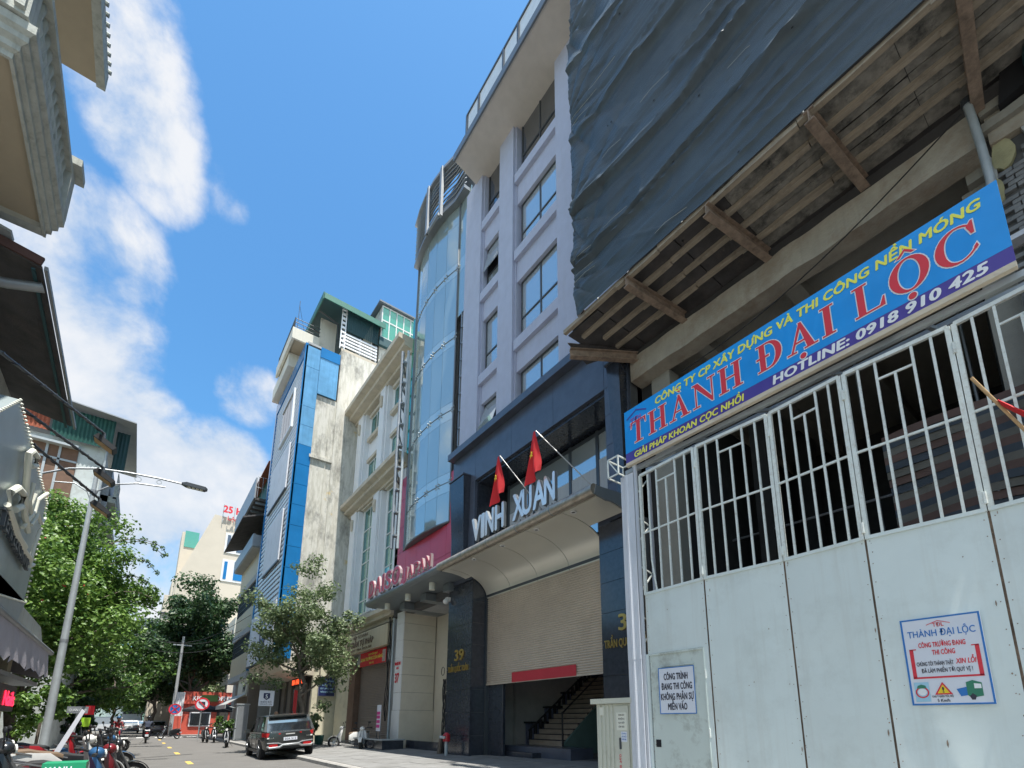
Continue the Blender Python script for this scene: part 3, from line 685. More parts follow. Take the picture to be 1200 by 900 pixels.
# glass front: facets on an arc
def bulge(y):
    q = (y - 17.3) / (21.75 - 17.3); return 9.32 - .30 * sin(pi * min(max(q, 0), 1)) ** .8
fy = [17.30, 18.15, 19.05, 20.0, 20.9, 21.75]
levels = [(9.62, 11.0, 'curtain_glass'), (11.0, 11.9, 'curtain_band'), (11.9, 14.45, 'curtain_glass'), (14.45, 15.3, 'curtain_band'), (15.3, 18.2, 'curtain_glass'), (18.2, 19.0, 'curtain_band'), (19.0, 22.0, 'curtain_glass'), (22.0, 22.7, 'curtain_band'), (22.7, 25.0, 'curtain_glass'), (25.0, 26.25, 'curtain_glass')]
joints = [11.45, 14.9, 18.6, 22.35]
for i in range(5):
    ya, yb = fy[i] + .008, fy[i + 1] - .008; xa, xb = bulge(ya), bulge(yb)
    for (z0, z1, m_) in levels:
        if i == 4: m_ = 'curtain_edge'
        MB().prism([(xa, ya, z0 + .006), (xb, yb, z0 + .006), (xb, yb, z1 - .006), (xa, ya, z1 - .006)], (.03, 0, 0)).build('glass_panel', m_, H37)
    for z in joints:
        q = MB()
        for dz in (-.09, .09): q.ball((xa - .02, ya + .10, z + dz), .035, n=8, m=6).ball((xa - .02, ya - .10, z + dz), .035, n=8, m=6)
        q.beam((xa + .04, ya + .1, z + .09), (xa + .04, ya - .1, z - .09), .02, .02)
        q.build('glass_fitting', 'galv', H37)
b = MB()
for z in joints: b.tube([(bulge(y) - .012, y, z) for y in fy], .014, 5)
b.tube([(bulge(y) - .02, y, 9.6) for y in fy], .05, 6)
b.build('joint_line', 'grey_frame', H37)
MB().tube([(9.30, 17.28, 9.58), (9.30, 17.28, 26.2)], .04, 6).tube([(9.30, 21.78, 9.58), (9.30, 21.78, 26.2)], .05, 6).build('edge_frame', 'grey_frame', H37)
MB().loft([[(bulge(y) + .45, y, z) for y in fy] for z in (9.6, 26.1)], closed=False).build('blind', 'curtain', H37)
# louvred crown
def crown(y, e): return bulge(min(max(y, 17.3), 21.75)) - e
cy = [16.45, 17.3, 18.15, 19.05, 20.0, 20.9, 21.85]
for k in range(9):
    z = 26.30 + k * .28
    MB().loft([[(crown(y, .28), y, z), (crown(y, .28) + .10, y, z + .14), (crown(y, .28) + .12, y, z + .12), (crown(y, .28) + .02, y, z - .02)] for y in cy]).build('crown_slat', 'metal_grey', H37)
MB().loft([[(crown(y, .38), y, z_), (crown(y, .38), y, z_ + .16), (crown(y, -.3), y, z_ + .16), (crown(y, -.3), y, z_)] for y in cy for z_ in (28.75,)]).build('crown_cap', 'metal_grey', H37)
MB().loft([[(crown(y, .30), y, 26.02), (crown(y, .30), y, 26.2), (crown(y, -.3), y, 26.2), (crown(y, -.3), y, 26.02)] for y in cy]).build('crown_base', 'grey_frame', H37)
for y in (18.3, 19.6):
    MB().box(crown(y, .42), crown(y, .42) + .14, y - .1, y + .1, 25.9, 28.95).build('crown_post', 'metal_grey', H37)
MB().box(crown(19, .42), crown(19, .42) + .1, 18.3, 19.6, 25.9, 26.05).build('crown_rail', 'metal_grey', H37)
MB().box(9.6, 9.7, 16.45, 21.8, 26.2, 28.7).build('crown_back', 'grey_frame', H37)
# stair window strip between glass and pilaster
MB().box(9.44, 9.6, 16.3, 17.2, 11.95, 19.5).build('strip_wall', 'black_void', H37)
for (z0, z1, m_) in levels[4:]:
    z0 = max(z0, 19.55)
    if z1 > z0: MB().box(9.33, 9.36, 16.30, 17.28, z0 + .006, z1 - .006).build('glass_panel', m_, H37)
MB().prism([(bulge(y), y, 9.56) for y in fy] + [(9.74, 21.75, 9.56), (9.74, 17.3, 9.56)], (0, 0, .05)).build('glass_base', 'grey_frame', H37)
for k in range(9):
    z = 11.95 + k * .84
    MB().box(9.36, 9.38, 16.36, 16.74, z + .06, z + .80).build('pane', 'window', H37)
    MB().box(9.28, 9.44, 16.30, 16.80, z - .03, z + .03).build('strip_bar', 'metal_grey', H37)
MB().box(9.28, 9.44, 16.74, 16.80, 11.9, 19.5).box(9.28, 9.44, 16.30, 16.34, 11.9, 19.5).build('strip_bar', 'metal_grey', H37)
# pillar
zz = [.2, 1.92, 2.72, 3.52, 4.32, 5.12, 5.92, 6.5]
for k in range(7):
    e = .04 if k == 0 else 0
    MB().box(9.3 - e, 9.34 - e, 21.32 - e, 22.1, zz[k] + .006, zz[k + 1] - .006).build('stone_tile', 'pale_tile', H37)
    MB().box(9.345 - e, 10.95 + e, 21.3 - e, 21.34, zz[k] + .006, zz[k + 1] - .006).build('stone_tile', 'beige_tile', H37)
MB().box(9.35, 10.9, 21.35, 22.1, .1, 6.5).build('pillar_core', 'mortar', H37)
text('house_number', '37', 'ink_red', (9.285, 21.95, 3.18), RY, UZ, .42, .40, .012, H37, bold=.03)
text('street_name', 'TRẦN QUỐC TOẢN', 'ink_red', (9.285, 22.05, 3.98), RY, UZ, .14, .62, .01, H37, bold=.01); text('street_name', 'NHÀ', 'ink_red', (9.285, 21.85, 3.78), RY, UZ, .11, .26, .01, H37)
MB().box(11.0, 11.2, 16.4, 21.4, .1, 6.5).build('porch_wall', 'beige_tile', H37)
MB().box(11.2, 20, 16.75, 22.3, .1, 6.4).build('lower_body', 'grey_plaster', H37)
MB().box(9.5, 9.65, 16.9, 20.9, .15, .62).build('plinth', 'granite', H37)
# directory board
DB = thing('directory_board', 'tall white floor directory board with crimson bands beside the granite pillar', 'sign', (10.95, 18.4, 3))
MB().box(10.90, 10.98, 17.5, 19.35, 1.55, 6.1).build('board', 'notice_white', DB)
mat('crimson', (.50, .01, .10), .45, bump=0)
for i, z in enumerate((5.5, 4.55, 3.35, 2.25)):
    MB().box(10.885, 10.895, 17.52, 19.33, z - .24, z + .14).build('band', 'crimson', DB)
    text('band_text', 'TẦNG %d' % (4 - i), 'ink_white', (10.88, 19.15, z - .12), RY, UZ, .14, .7, .005, DB)
b = MB()
for (y0, y1, za, zb) in ((17.5, 17.56, 1.55, 6.1), (19.29, 19.35, 1.55, 6.1)): b.box(10.887, 10.897, y0, y1, za, zb)
b.box(10.886, 10.896, 17.5, 19.35, 1.55, 1.62).build('border', 'crimson', DB)
for z, s_ in ((5.75, 'ĐỒ'), (4.0, 'D'), (2.8, 'O')): text('line', s_, 'crimson', (10.88, 18.7, z), RY, UZ, .34, None, .005, DB, bold=.01)
# canopy 37
C37 = thing('canopy', 'flat grey canopy with rounded edge and cylinder lights over the shop porch', 'canopy', (8.8, 19, 6.8))
prof = [(7.98, 6.70), (7.90, 6.73), (7.86, 6.80), (7.86, 6.87), (7.92, 6.93), (11.0, 6.95), (11.0, 6.76), (8.1, 6.70)]
MB().loft([[(x, y, z) for x, z in prof] for y in (15.36, 22.55)]).build('slab', 'canopy_grey', C37)
MB().tube([(7.92, 15.36, 6.83), (7.92, 22.4, 6.83), (8.05, 22.7, 6.83), (8.5, 22.85, 6.83)], .11, 14).build('nose_pipe', 'canopy_grey', C37, smooth=True)
for y in (16.6, 18.6, 20.7): MB().box(8.9, 10.98, y - .25, y + .25, 6.38, 6.69).build('beam', 'canopy_grey', C37)
for (x, y) in ((8.45, 16.9), (8.45, 19.1), (8.45, 21.3)): MB().tube([(x, y, 6.70), (x, y, 6.42)], .12, 16).build('can_light', 'notice_cream', C37, smooth=True)
SG2 = thing('lettering', 'red and white shop letters reading DAISO JAPAN standing on the grey canopy', 'sign', (7.95, 19, 7))
def redletter(ch, y, w_, h, z=6.98):
    text('letter', ch, 'letter_face', (7.90, y, z), RY, UZ, h, w_, .10, SG2, bold=.05)
    text('letter_face', ch, 'red_letter', (7.797, y - w_ * .03, z + .015), RY, UZ, h * .96, w_ * .94, .008, SG2, bold=.02)
for ch, y, w_ in zip('DAISO', (22.0, 21.25, 20.4, 20.05, 19.35), (.62, .70, .16, .58, .80)): redletter(ch, y, w_, .80)
for ch, y, w_ in zip('JAPAN', (18.2, 17.75, 17.2, 16.75, 16.2), (.32, .42, .36, .42, .38)): redletter(ch, y, w_, .50)
# bracket frame left of the glass
BF = thing('bracket_frame', 'grey steel sign frame of triangular brackets climbing beside the cream facade', 'sign frame', (8.7, 22, 9))
MB().tube([(8.75, 22.0, 9.6), (8.75, 22.0, 20.6)], .09, 8).build('mast', 'metal_grey', BF)
MB().tube([(8.95, 21.75, 9.6), (8.95, 21.75, 20.6)], .07, 8).build('mast', 'galv', BF)
for k in range(7):
    z = 13.4 + k * 1.05
    MB().beam((8.75, 22.0, z + .45), (9.32, 22.75, z), .05, .05).beam((9.32, 22.75, z), (8.75, 22.0, z - .1), .05, .05).build('bracket', 'dark_frame', BF)
for k in range(9): MB().box(8.72, 9.0, 21.7, 22.0, 10.2 + k * 1.2, 10.28 + k * 1.2).build('rung', 'metal_grey', BF)
MB().box(9.4, 9.44, 21.82, 22.4, 15.0, 23.2).build('green_glass_strip', 'green_glass', H37)

# ---------------------------------------------------------------- cream house with teal windows
HC = thing('town_house', 'cream house with pilasters, heavy cornices and tall teal glass windows', 'building', (12, 27, 0))
MB().box(9.72, 20, 22.35, 31.1, 4.9, 21.3).build('wall', 'cream_white', HC)
for (y0, y1) in ((22.35, 23.35), (25.6, 26.75), (29.3, 30.6)):
    MB().box(9.42, 9.75, y0, y1, 7.3, 14.3).build('pilaster', 'cream_white', HC); MB().box(9.30, 9.41, y0 + .18, y1 - .18, 7.3, 14.3).build('pilaster', 'cream_white', HC)
    MB().box(9.42, 9.75, y0, y1, 15.2, 21.1).build('pilaster', 'cream_white', HC); MB().box(9.30, 9.41, y0 + .18, y1 - .18, 15.2, 21.1).build('pilaster', 'cream_white', HC)
    for zc in (13.6, 20.3):
        MB().tube([(9.26, (y0 + y1) / 2, zc + .25), (9.22, (y0 + y1) / 2, zc), (9.27, (y0 + y1) / 2, zc - .45)], .10, 8).build('scroll', 'cream_trim', HC)
def cornice(name, z, deep, h, y0=22.3, y1=31.15):
    steps = [(0.0, 0.0), (deep * .35, h * .0), (deep * .35, h * .25), (deep * .7, h * .32), (deep * .7, h * .6), (deep, h * .68), (deep, h), (0, h)]
    MB().loft([[(9.72 - a, y, z + c) for a, c in steps] for y in (y0, y1)]).build(name, 'cream_trim', HC)
cornice('cornice', 21.1, 1.15, .9); cornice('cornice', 14.35, .95, .75); cornice('cornice', 6.35, .75, .65, 22.75, 31.1)
for (ya, yb) in ((23.5, 24.4), (26.9, 28.3)): MB().prism([(8.9, ya, 22.0), (8.9, yb, 22.0), (8.9, yb - .2, 22.7), (8.9, ya + .2, 22.7)], (.8, 0, 0)).build('roof_block', 'cream_trim', HC)
for (y0, y1) in ((23.62, 25.15), (27.0, 28.85)):
    for (z0, z1) in ((19.3, 20.6), (16.0, 17.4)):
        MB().box(9.5, 9.735, y0 - .2, y1 + .2, z0 - .35, z0 - .10).build('window_sill', 'cream_trim', HC)
        MB().box(9.55, 9.735, y0 - .15, y1 + .15, z1 + .08, z1 + .3).build('window_head', 'cream_trim', HC)
        fr = MB(); X = 9.66
        for y in (y0, (y0 + y1) / 2, y1): fr.box(X, X + .06, y - .035, y + .035, z0, z1)
        for z in (z0, z1): fr.box(X + .003, X + .055, y0, y1, z - .035, z + .035)
        w = fr.build('window', 'green_glass_frame', HC)
        MB().box(X + .03, X + .04, y0 + .035, (y0 + y1) / 2 - .035, z0 + .035, z1 - .035).build('pane', 'teal_glass', w)
        MB().box(X + .03, X + .04, (y0 + y1) / 2 + .035, y1 - .035, z0 + .035, z1 - .035).build('pane', 'teal_glass', w)
    zl = [7.55, 8.35, 9.6, 10.7, 11.5, 12.8, 14.15]
    fr = MB(); X = 9.66
    for y in (y0, (y0 + y1) / 2, y1): fr.box(X, X + .06, y - .04, y + .04, 7.5, 14.2)
    for z in zl: fr.box(X + .003, X + .055, y0, y1, z - .04, z + .04)
    w = fr.build('window', 'green_glass_frame', HC)
    for i in range(len(zl) - 1):
        for j in range(2):
            ya = y0 + .04 if j == 0 else (y0 + y1) / 2 + .04; yb = (y0 + y1) / 2 - .04 if j == 0 else y1 - .04
            gm = 'sky_glass' if (i == 1 and j == 1 and y0 < 25) else 'teal_glass'
            MB().box(X + .03, X + .04, ya, yb, zl[i] + .04, zl[i + 1] - .04).build('pane', gm, w)
    MB().box(9.5, 9.735, y0 - .15, y1 + .15, 14.22, 14.34).build('window_head', 'cream_trim', HC)
MB().box(9.9, 20, 22.35, 31.1, .1, 4.9).build('lower_body', 'yellowed_wall', HC)
MB().box(9.45, 9.9, 28.75, 31.15, .2, 5.0).build('side_pier', 'yellowed_wall', HC)
MB().box(9.45, 9.9, 22.3, 22.75, .2, 6.3).build('side_pier', 'grey_plaster', HC)
MB().box(9.40, 9.9, 27.75, 28.72, .2, 4.9).build('door_frame', 'wood_board', HC)
MB().box(9.45, 9.89, 22.78, 27.72, 4.4, 4.95).build('lintel', 'grey_plaster', HC)
prof = []
for k in range(48):
    z = .3 + k * .0854; prof += [(9.72, z), (9.69, z + .02), (9.69, z + .065), (9.72, z + .085)]
s2 = thing('roller_shutter', 'closed brown roller shutter under the cream shop sign', 'shutter', (9.7, 25, .3))
MB().loft([[(x, 22.8, z) for x, z in prof], [(x, 27.7, z) for x, z in prof]], closed=False).build('slats', 'brown_shutter', s2, kind='stuff')
MB().box(9.66, 9.74, 22.8, 27.7, .22, .3).build('bottom_bar', 'brown_shutter', s2)
# shop sign
mat('sign_cream', (.50, .43, .30), .6, var=.08, scale=1.5, aniso=(1, 3, .4)); mat('ink_brown', (.10, .055, .03), .5)
SS = thing('shop_sign', 'cream shop sign board with dark brown lettering above the closed shutter', 'sign', (9.2, 27, 5.1))
MB().box(9.12, 9.35, 22.78, 31.1, 5.08, 6.12).build('board', 'sign_cream', SS)
text('line', 'BẾP TỪ NHẬT', 'ink_brown', (9.11, 27.6, 5.86), RY, UZ, .16, 2.2, .01, SS)
text('line', 'GIA VỊ TRẦN TỰ PHÁP', 'ink_brown', (9.11, 29.6, 5.42), RY, UZ, .30, 5.0, .012, SS, bold=.03)
text('line', 'SPECIALIST TEA HOUSE', 'ink_brown', (9.11, 29.2, 5.18), RY, UZ, .12, 4.4, .01, SS)
MB().disc((9.10, 30.25, 5.5), (1, 0, 0), .33, .03, 20, .2).build('emblem', 'ink_brown', SS)
BN = thing('banner', 'red banner with yellow lettering hung over the brown shutter', 'banner', (9.4, 25.5, 4.4))
MB().box(9.36, 9.38, 23.4, 27.0, 4.30, 5.05).build('cloth', 'flag_red', BN)
text('line', 'CHÀO MỪNG NGÀY', 'ink_yellow', (9.355, 25.8, 4.84), RY, UZ, .09, 1.3, .004, BN)
text('line', 'KHAI TRƯƠNG CỬA HÀNG', 'ink_yellow', (9.355, 26.8, 4.58), RY, UZ, .17, 3.0, .004, BN, bold=.01); text('line', '20.12', 'ink_yellow', (9.355, 25.6, 4.38), RY, UZ, .10, .6, .004, BN)
mat('photo_print', (.45, .35, .32), .5, var=.5, scale=6); MB().box(9.352, 9.358, 23.45, 23.85, 4.35, 4.95).build('picture', 'photo_print', BN)
BS = thing('notice_board', 'dark blue notice board on the yellowed wall behind the street tree', 'sign', (8.6, 31, 3.5))
MB().box(8.4, 9.35, 31.10, 31.14, 2.9, 4.05).build('board', 'indoor_blue', BS)
mat('deep_blue', (.012, .02, .09), .4); MB().box(8.42, 9.33, 31.08, 31.095, 2.92, 4.03).build('face', 'deep_blue', BS)
for i, z in enumerate((3.75, 3.5, 3.3, 3.1)): text('line', ('VĂN PHÒNG', 'LUẬT SƯ', 'ĐT 0912 345', 'TRẦN QUỐC TOẢN')[i], 'ink_skyblue', (8.5, 31.07, z), (1, 0, 0), UZ, .09, .75, .004, BS)
# drain and cables between 35 and 37
DC = thing('cable_bundle', 'black cable bundle and steel pipe running down between cream house and pillar', 'cables', (9.2, 22.2, 3))
MB().tube([(9.25, 22.35, .2), (9.25, 22.35, 6.3)], .05, 8).build('pipe', 'galv', DC)
for k in range(4):
    MB().tube([(9.22 - .02 * k, 22.55 + .12 * sin(1.7 * i + k) + .05 * k, 6.4 - i * .62) for i in range(9)], .02, 5).build('cable', 'rubber', DC)
DC2 = thing('cable_bundle', 'tangled black cables hanging down the left side of granite pillar 39', 'cables', (9.0, 16.8, 3))
for k in range(5):
    MB().tube([(9.05 + .03 * k, 16.78 + .10 * sin(1.3 * i + 2 * k) + .03 * k, 3.0 - i * .40) for i in range(8)], .018, 5).build('cable', 'rubber', DC2)
MB().tube([(9.03, 16.85 + .12 * cos(t), 3.3 + .16 * sin(t)) for t in [2 * pi * k / 14 for k in range(14)]], .012, 5, closed=True).build('cable_coil', 'rubber', DC2)
MB().tube([(8.95, 16.8, .2), (9.02, 16.82, .9)], .09, 7, r1=.05).build('root_stump', 'bark', DC2)
CC = thing('security_camera', 'white dome security camera under the canopy beside granite pillar 39', 'camera', (8.9, 16.8, 6.1))
MB().box(8.95, 9.09, 16.55, 16.75, 6.0, 6.15).build('mount', 'white_plastic', CC); MB().ball((8.93, 16.65, 5.98), .11).build('dome', 'white_plastic', CC, smooth=True)
HY = thing('fire_hydrant', 'small red headed hydrant on a grey stub beside granite pillar 39', 'hydrant', (8.75, 15.9, .25))
MB().tube([(8.75, 15.9, .24), (8.75, 15.9, .78)], .06, 12).build('stem', 'galv', HY, smooth=True)
MB().tube([(8.75, 15.9, .74), (8.75, 15.9, .96), (8.75, 15.9, 1.04)], [.13, .13, .05], 14).build('head', 'paint_red', HY, smooth=True)
MB().tube([(8.75, 15.9, .88), (8.62, 16.12, .88)], .06, 10).tube([(8.75, 15.9, .88), (8.58, 15.8, .88)], .05, 10).build('outlet', 'galv', HY, smooth=True)

# ---------------------------------------------------------------- blue and peeling tall house
HB = thing('tall_house', 'tall narrow house with peeling side wall, blue corner panels and louvred front', 'building', (12, 35, 0))
YB = 31.2
MB().box(6.55, 20, YB + .02, 39.8, 4.9, 22.45).box(8.0, 20, YB + .02, 39.8, 22.45, 26.5).build('side_wall', 'peeled', HB)
MB().box(8.1, 20, YB + .1, 39.8, .1, 4.9).build('ground_floor_wall', 'yellowed_wall', HB)
MB().box(8.0, 8.35, YB - .07, YB + .015, 4.9, 26.4).build('rib', 'peeled', HB)
MB().box(7.60, 7.64, YB - .04, YB + .015, 4.9, 22.4).build('rib', 'peeled', HB)
MB().box(6.6, 7.98, YB - .12, YB + .015, 17.9, 18.1).build('drip_ledge', 'peeled', HB)
MB().box(5.95, 6.53, YB + .1, 39.7, 5.0, 25.6).build('front_core', 'mortar', HB)
MB().prism([(5.9, YB + .05, 4.98), (5.9, 39.7, 4.98), (6.9, 39.7, 4.3), (8.1, 39.7, 4.2), (8.1, YB + .05, 4.2), (6.9, YB + .05, 4.3)], (0, 0, .01)).build('overhang_soffit', 'cream_trim', HB)
MB().loft([[(5.85, y, 5.0), (6.4, y, 4.35), (8.1, y, 4.1), (8.1, y, 5.0)] for y in (YB + .04, 39.7)]).build('overhang', 'cream_trim', HB)
z = 5.0; i = 0
zb = [5.0 + k * 1.36 for k in range(14)] + [22.68, 24.2, 25.75]
for k in range(len(zb) - 1):
    MB().box(5.80, 6.70, YB - .04, YB + .015, zb[k] + .012, zb[k + 1] - .012).build('corner_panel', 'blue_pale' if zb[k] > 18.4 else 'blue_panel', HB)
MB().box(6.71, 7.9, YB - .10, YB + .02, 22.5, 25.9).build('blue_sheet', 'blue_pale', HB); MB().box(6.7, 7.95, YB - .14, YB - .102, 25.2, 25.95).build('blue_band', 'blue_panel', HB)
MB().box(5.74, 5.9, 39.5, 39.85, 4.9, 25.9).box(5.74, 5.9, YB - .04, YB + .16, 4.9, 25.9).box(5.74, 5.9, YB + .16, 39.5, 25.0, 25.9).build('front_trim', 'blue_panel', HB)
b = MB(); zq = 8.7
while zq < 24.95:
    b.box(5.80, 5.84, YB + .17, 39.45, zq, zq + .20); zq += .34
b.build('louvre_slats', 'louvre', HB, kind='stuff')
MB().box(5.9, 5.95, YB + .16, 39.5, 8.5, 25.0).build('louvre_backing', 'louvre_board', HB)
for (y0, y1, za, zc) in ((32.6, 38.2, 16.1, 19.3), (32.4, 37.4, 11.2, 14.6), (31.5, 39.4, 5.1, 8.5)):
    MB().box(5.68, 5.76, y0, y1, za, zc).build('louvre_board', 'louvre_board', HB)
    MB().box(5.66, 5.78, y0, y1, za - .1, za - .01).build('board_edge', 'dark_frame', HB)
w = MB().box(5.66, 5.80, 32.9, 36.6, 20.6, 20.75).box(5.66, 5.80, 32.9, 36.6, 23.4, 23.5).box(5.66, 5.80, 32.9, 33.1, 20.75, 23.4).build('window', 'louvre', HB)
for k in range(4): MB().box(5.72, 5.74, 33.15 + k * .87, 33.95 + k * .87, 20.8, 23.35).build('pane', 'window_dark', w)
# emblem
E_ = Vector((5.67, 34.4, 6.9))
MB().disc(E_, (-1, 0, 0), .95, .04, 28, .78).build('emblem_ring', 'deep_blue', HB)
MB().prism([E_ + Vector((-.01, a, c)) for a, c in ((-.5, .45), (.5, .45), (.5, -.1), (.0, -.65), (-.5, -.1))], (-.04, 0, 0)).build('emblem_shield', 'ink_blue', HB)
MB().prism([E_ + Vector((-.06, a, c)) for a, c in ((-.3, .3), (.3, .3), (.3, .05), (-.05, -.1), (.3, -.2), (0, -.45), (-.3, -.1), (.05, .05), (-.3, .1))], (-.02, 0, 0)).build('emblem_mark', 'ink_white', HB)
for k in range(3): MB().box(5.62, 5.67, 34.1 + k * .2, 34.2 + k * .2, 7.9, 8.3).build('emblem_tower', 'deep_blue', HB)
# roof terrace shed
MB().box(8.0, 10.5, YB + .02, YB + .1, 26.5, 26.7).build('parapet', 'cream_trim', HB)
for k in range(5): MB().box(8.05, 10.45, YB + .0, YB + .08, 26.85 + k * .25, 26.97 + k * .25).build('rail', 'louvre', HB)
for x in (8.05, 9.2, 10.35): MB().box(x, x + .1, YB + .085, YB + .18, 26.7, 28.1).build('rail_post', 'louvre', HB)
b = MB()
for k in range(30):
    x = 8.25 + k * .074; b.prism([(x, YB, 28.15), (x + .05, YB, 28.15), (x + .05, YB, 29.95), (x, YB, 29.95)], (0, -.03 if k % 2 else -.05, 0))
b.build('green_screen', 'green_dark', HB, kind='stuff')
for k in range(9): MB().box(7.86, 8.12, YB - .02, YB + .06, 26.8 + k * .36, 26.95 + k * .36).build('lattice_bar', 'louvre', HB)
MB().box(7.84, 7.90, YB - .03, YB + .07, 26.6, 29.9).box(8.12, 8.18, YB - .03, YB + .07, 26.6, 29.9).build('lattice_post', 'louvre', HB)
RP = [(6.5, 30.8, 29.85), (10.8, 30.8, 29.75), (10.8, 38.5, 30.3), (6.5, 38.5, 30.4)]
MB().prism(RP, (0, 0, .06)).build('shed_roof', 'green_dark', HB)
b = MB(); b.beam((6.5, 30.76, 29.72), (10.8, 30.76, 29.62), .06, .42); b.build('shed_fascia', 'green_fascia', HB)
MB().beam((6.46, 30.8, 29.75), (6.46, 38.5, 30.3), .06, .5).build('shed_fascia', 'green_fascia', HB)
MB().box(10.0, 10.1, 31.3, 38.4, 26.4, 29.8).box(6.9, 8.0, 33.0, 33.1, 26, 29.8).build('shed_wall', 'cream', HB)
for y in (32.2, 34.2): MB().tube([(6.6, y, 29.6), (7.9, y, 29.2), (7.95, y, 28.0)], .06, 6).build('shed_strut', 'dark_frame', HB)
MB().box(5.9, 8, YB + .05, 39.7, 25.95, 26.1).build('terrace_floor', 'grey_plaster', HB)
# pale terrace slab beyond
MB().prism([(5.2, 32.9, 27.2), (5.2, 37.9, 27.2), (6.9, 37.9, 27.2), (6.9, 32.9, 27.2)], (0, 0, .12)).build('slab', 'balcony_soffit', HB)
MB().box(5.14, 5.3, 32.8, 38.0, 27.1, 27.95).box(5.3, 6.9, 32.8, 32.95, 27.1, 27.95).build('slab_edge', 'cream', HB)
b = MB()
for z in (28.15, 28.45, 28.75): b.tube([(6.9, 32.9, z), (5.25, 32.9, z), (5.25, 37.9, z)], .03, 6)
for y in (32.9, 34.1, 35.4, 36.6, 37.9): b.tube([(5.25, y, 27.9), (5.25, y, 28.8)], .035, 6)
b.build('slab_rail', 'dark_frame', HB); MB().tube([(5.6, 34, 28), (5.6, 34, 31.2)], .02, 5).tube([(5.6, 34, 30.8), (6.2, 34.2, 28.6)], .012, 4).build('aerial', 'dark_frame', HB)
MB().box(5.35, 8.2, 34.5, 39.8, 26.1, 27.15).build('terrace_wall', 'cream', HB)
# glazed rooftop room further back
GR = thing('rooftop_room', 'green glazed rooftop room with white frames behind the cream house', 'rooftop room', (12, 31.5, 29))
fr = MB(); X0, X1 = 10.62, 13.4
nx = 5
for k in range(nx + 1): fr.box(X0 + (X1 - X0) * k / nx - .04, X0 + (X1 - X0) * k / nx + .04, 31.1, 31.2, 28.9, 31.6)
for z in (28.95, 30.4, 31.6): fr.box(X0, X1, 31.103, 31.197, z - .05, z + .05)
w = fr.build('frame', 'green_glass_frame', GR)
for k in range(nx):
    for (za, zc) in ((29.0, 30.35), (30.45, 31.55)): MB().box(X0 + (X1 - X0) * k / nx + .04, X0 + (X1 - X0) * (k + 1) / nx - .04, 31.14, 31.16, za, zc).build('pane', 'green_glass', w)
MB().prism([(10.3, 30.9, 31.7), (14, 30.9, 31.7), (14, 36, 31.9), (10.3, 36, 31.9)], (0, 0, .12)).build('roof', 'grey_frame', GR)
MB().box(10.62, 14, 31.3, 36, 26.4, 31.7).build('wall', 'peeled', GR); MB().box(10.5, 13.6, 31.0, 31.25, 28.2, 28.85).build('apron', 'green_dark', GR)
# ---------------------------------------------------------------- construction site behind the gate
CS = thing('unfinished_building', 'raw concrete building shell with edge beams behind the site gate', 'building', (12, 3, 0))
def rough(name, x0, x1, y0, y1, z0, z1, m, parent, n=14, amp=.02, seed=0):
    """long box whose long faces are broken up a little, like shuttered concrete"""
    R = []
    for i in range(n + 1):
        y = y0 + (y1 - y0) * i / n
        f = lambda k: noise.noise(Vector((y * 1.7, k * 3.1 + seed, seed))) * amp
        R.append([(x0 + f(1), y, z0 + f(2)), (x1, y, z0 + f(3)), (x1, y, z1 + f(4)), (x0 + f(5), y, z1 + f(6) * 2.5)])
    return MB().loft(R).build(name, m, parent)
rough('edge_beam', 9.12, 9.55, .38, 7.32, 10.14, 10.78, 'old_concrete', CS, 40, .03)
rough('edge_beam', 9.30, 9.7, -6, .30, 10.14, 10.72, 'old_concrete', CS, 20, .03, 4)
MB().box(9.55, 18, 7.0, 7.32, 10.16, 10.78).build('end_beam', 'old_concrete', CS)
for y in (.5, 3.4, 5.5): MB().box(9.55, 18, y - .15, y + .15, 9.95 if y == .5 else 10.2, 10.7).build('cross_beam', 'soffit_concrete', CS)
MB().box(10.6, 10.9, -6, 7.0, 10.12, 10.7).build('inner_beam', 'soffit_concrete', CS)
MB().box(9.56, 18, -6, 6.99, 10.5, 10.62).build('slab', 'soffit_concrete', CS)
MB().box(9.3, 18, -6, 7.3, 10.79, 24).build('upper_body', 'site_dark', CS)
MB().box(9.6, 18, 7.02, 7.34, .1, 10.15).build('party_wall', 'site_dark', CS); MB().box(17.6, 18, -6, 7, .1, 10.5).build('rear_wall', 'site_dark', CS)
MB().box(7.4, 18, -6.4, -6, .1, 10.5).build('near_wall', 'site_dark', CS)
MB().box(9.5, 9.9, 6.4, 6.95, .2, 10.15).build('column', 'soffit_concrete', CS)
MB().box(9.7, 10.1, .25, .75, .2, 9.95).build('column', 'soffit_concrete', CS)
for x in (12.5, 15.5):
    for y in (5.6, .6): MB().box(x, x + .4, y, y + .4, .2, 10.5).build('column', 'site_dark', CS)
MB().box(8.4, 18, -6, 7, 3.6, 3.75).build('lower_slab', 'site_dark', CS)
for z in (5.2, 6.1): MB().tube([(12.2, -5, z), (12.6, 6.8, z + .3)], .03, 6).build('scaffold_tube', 'metal_grey', CS)
for y in (1.3, 3.2): MB().tube([(12.4, y, 3.7), (12.4, y + .1, 10.4)], .03, 6).build('scaffold_tube', 'metal_grey', CS)
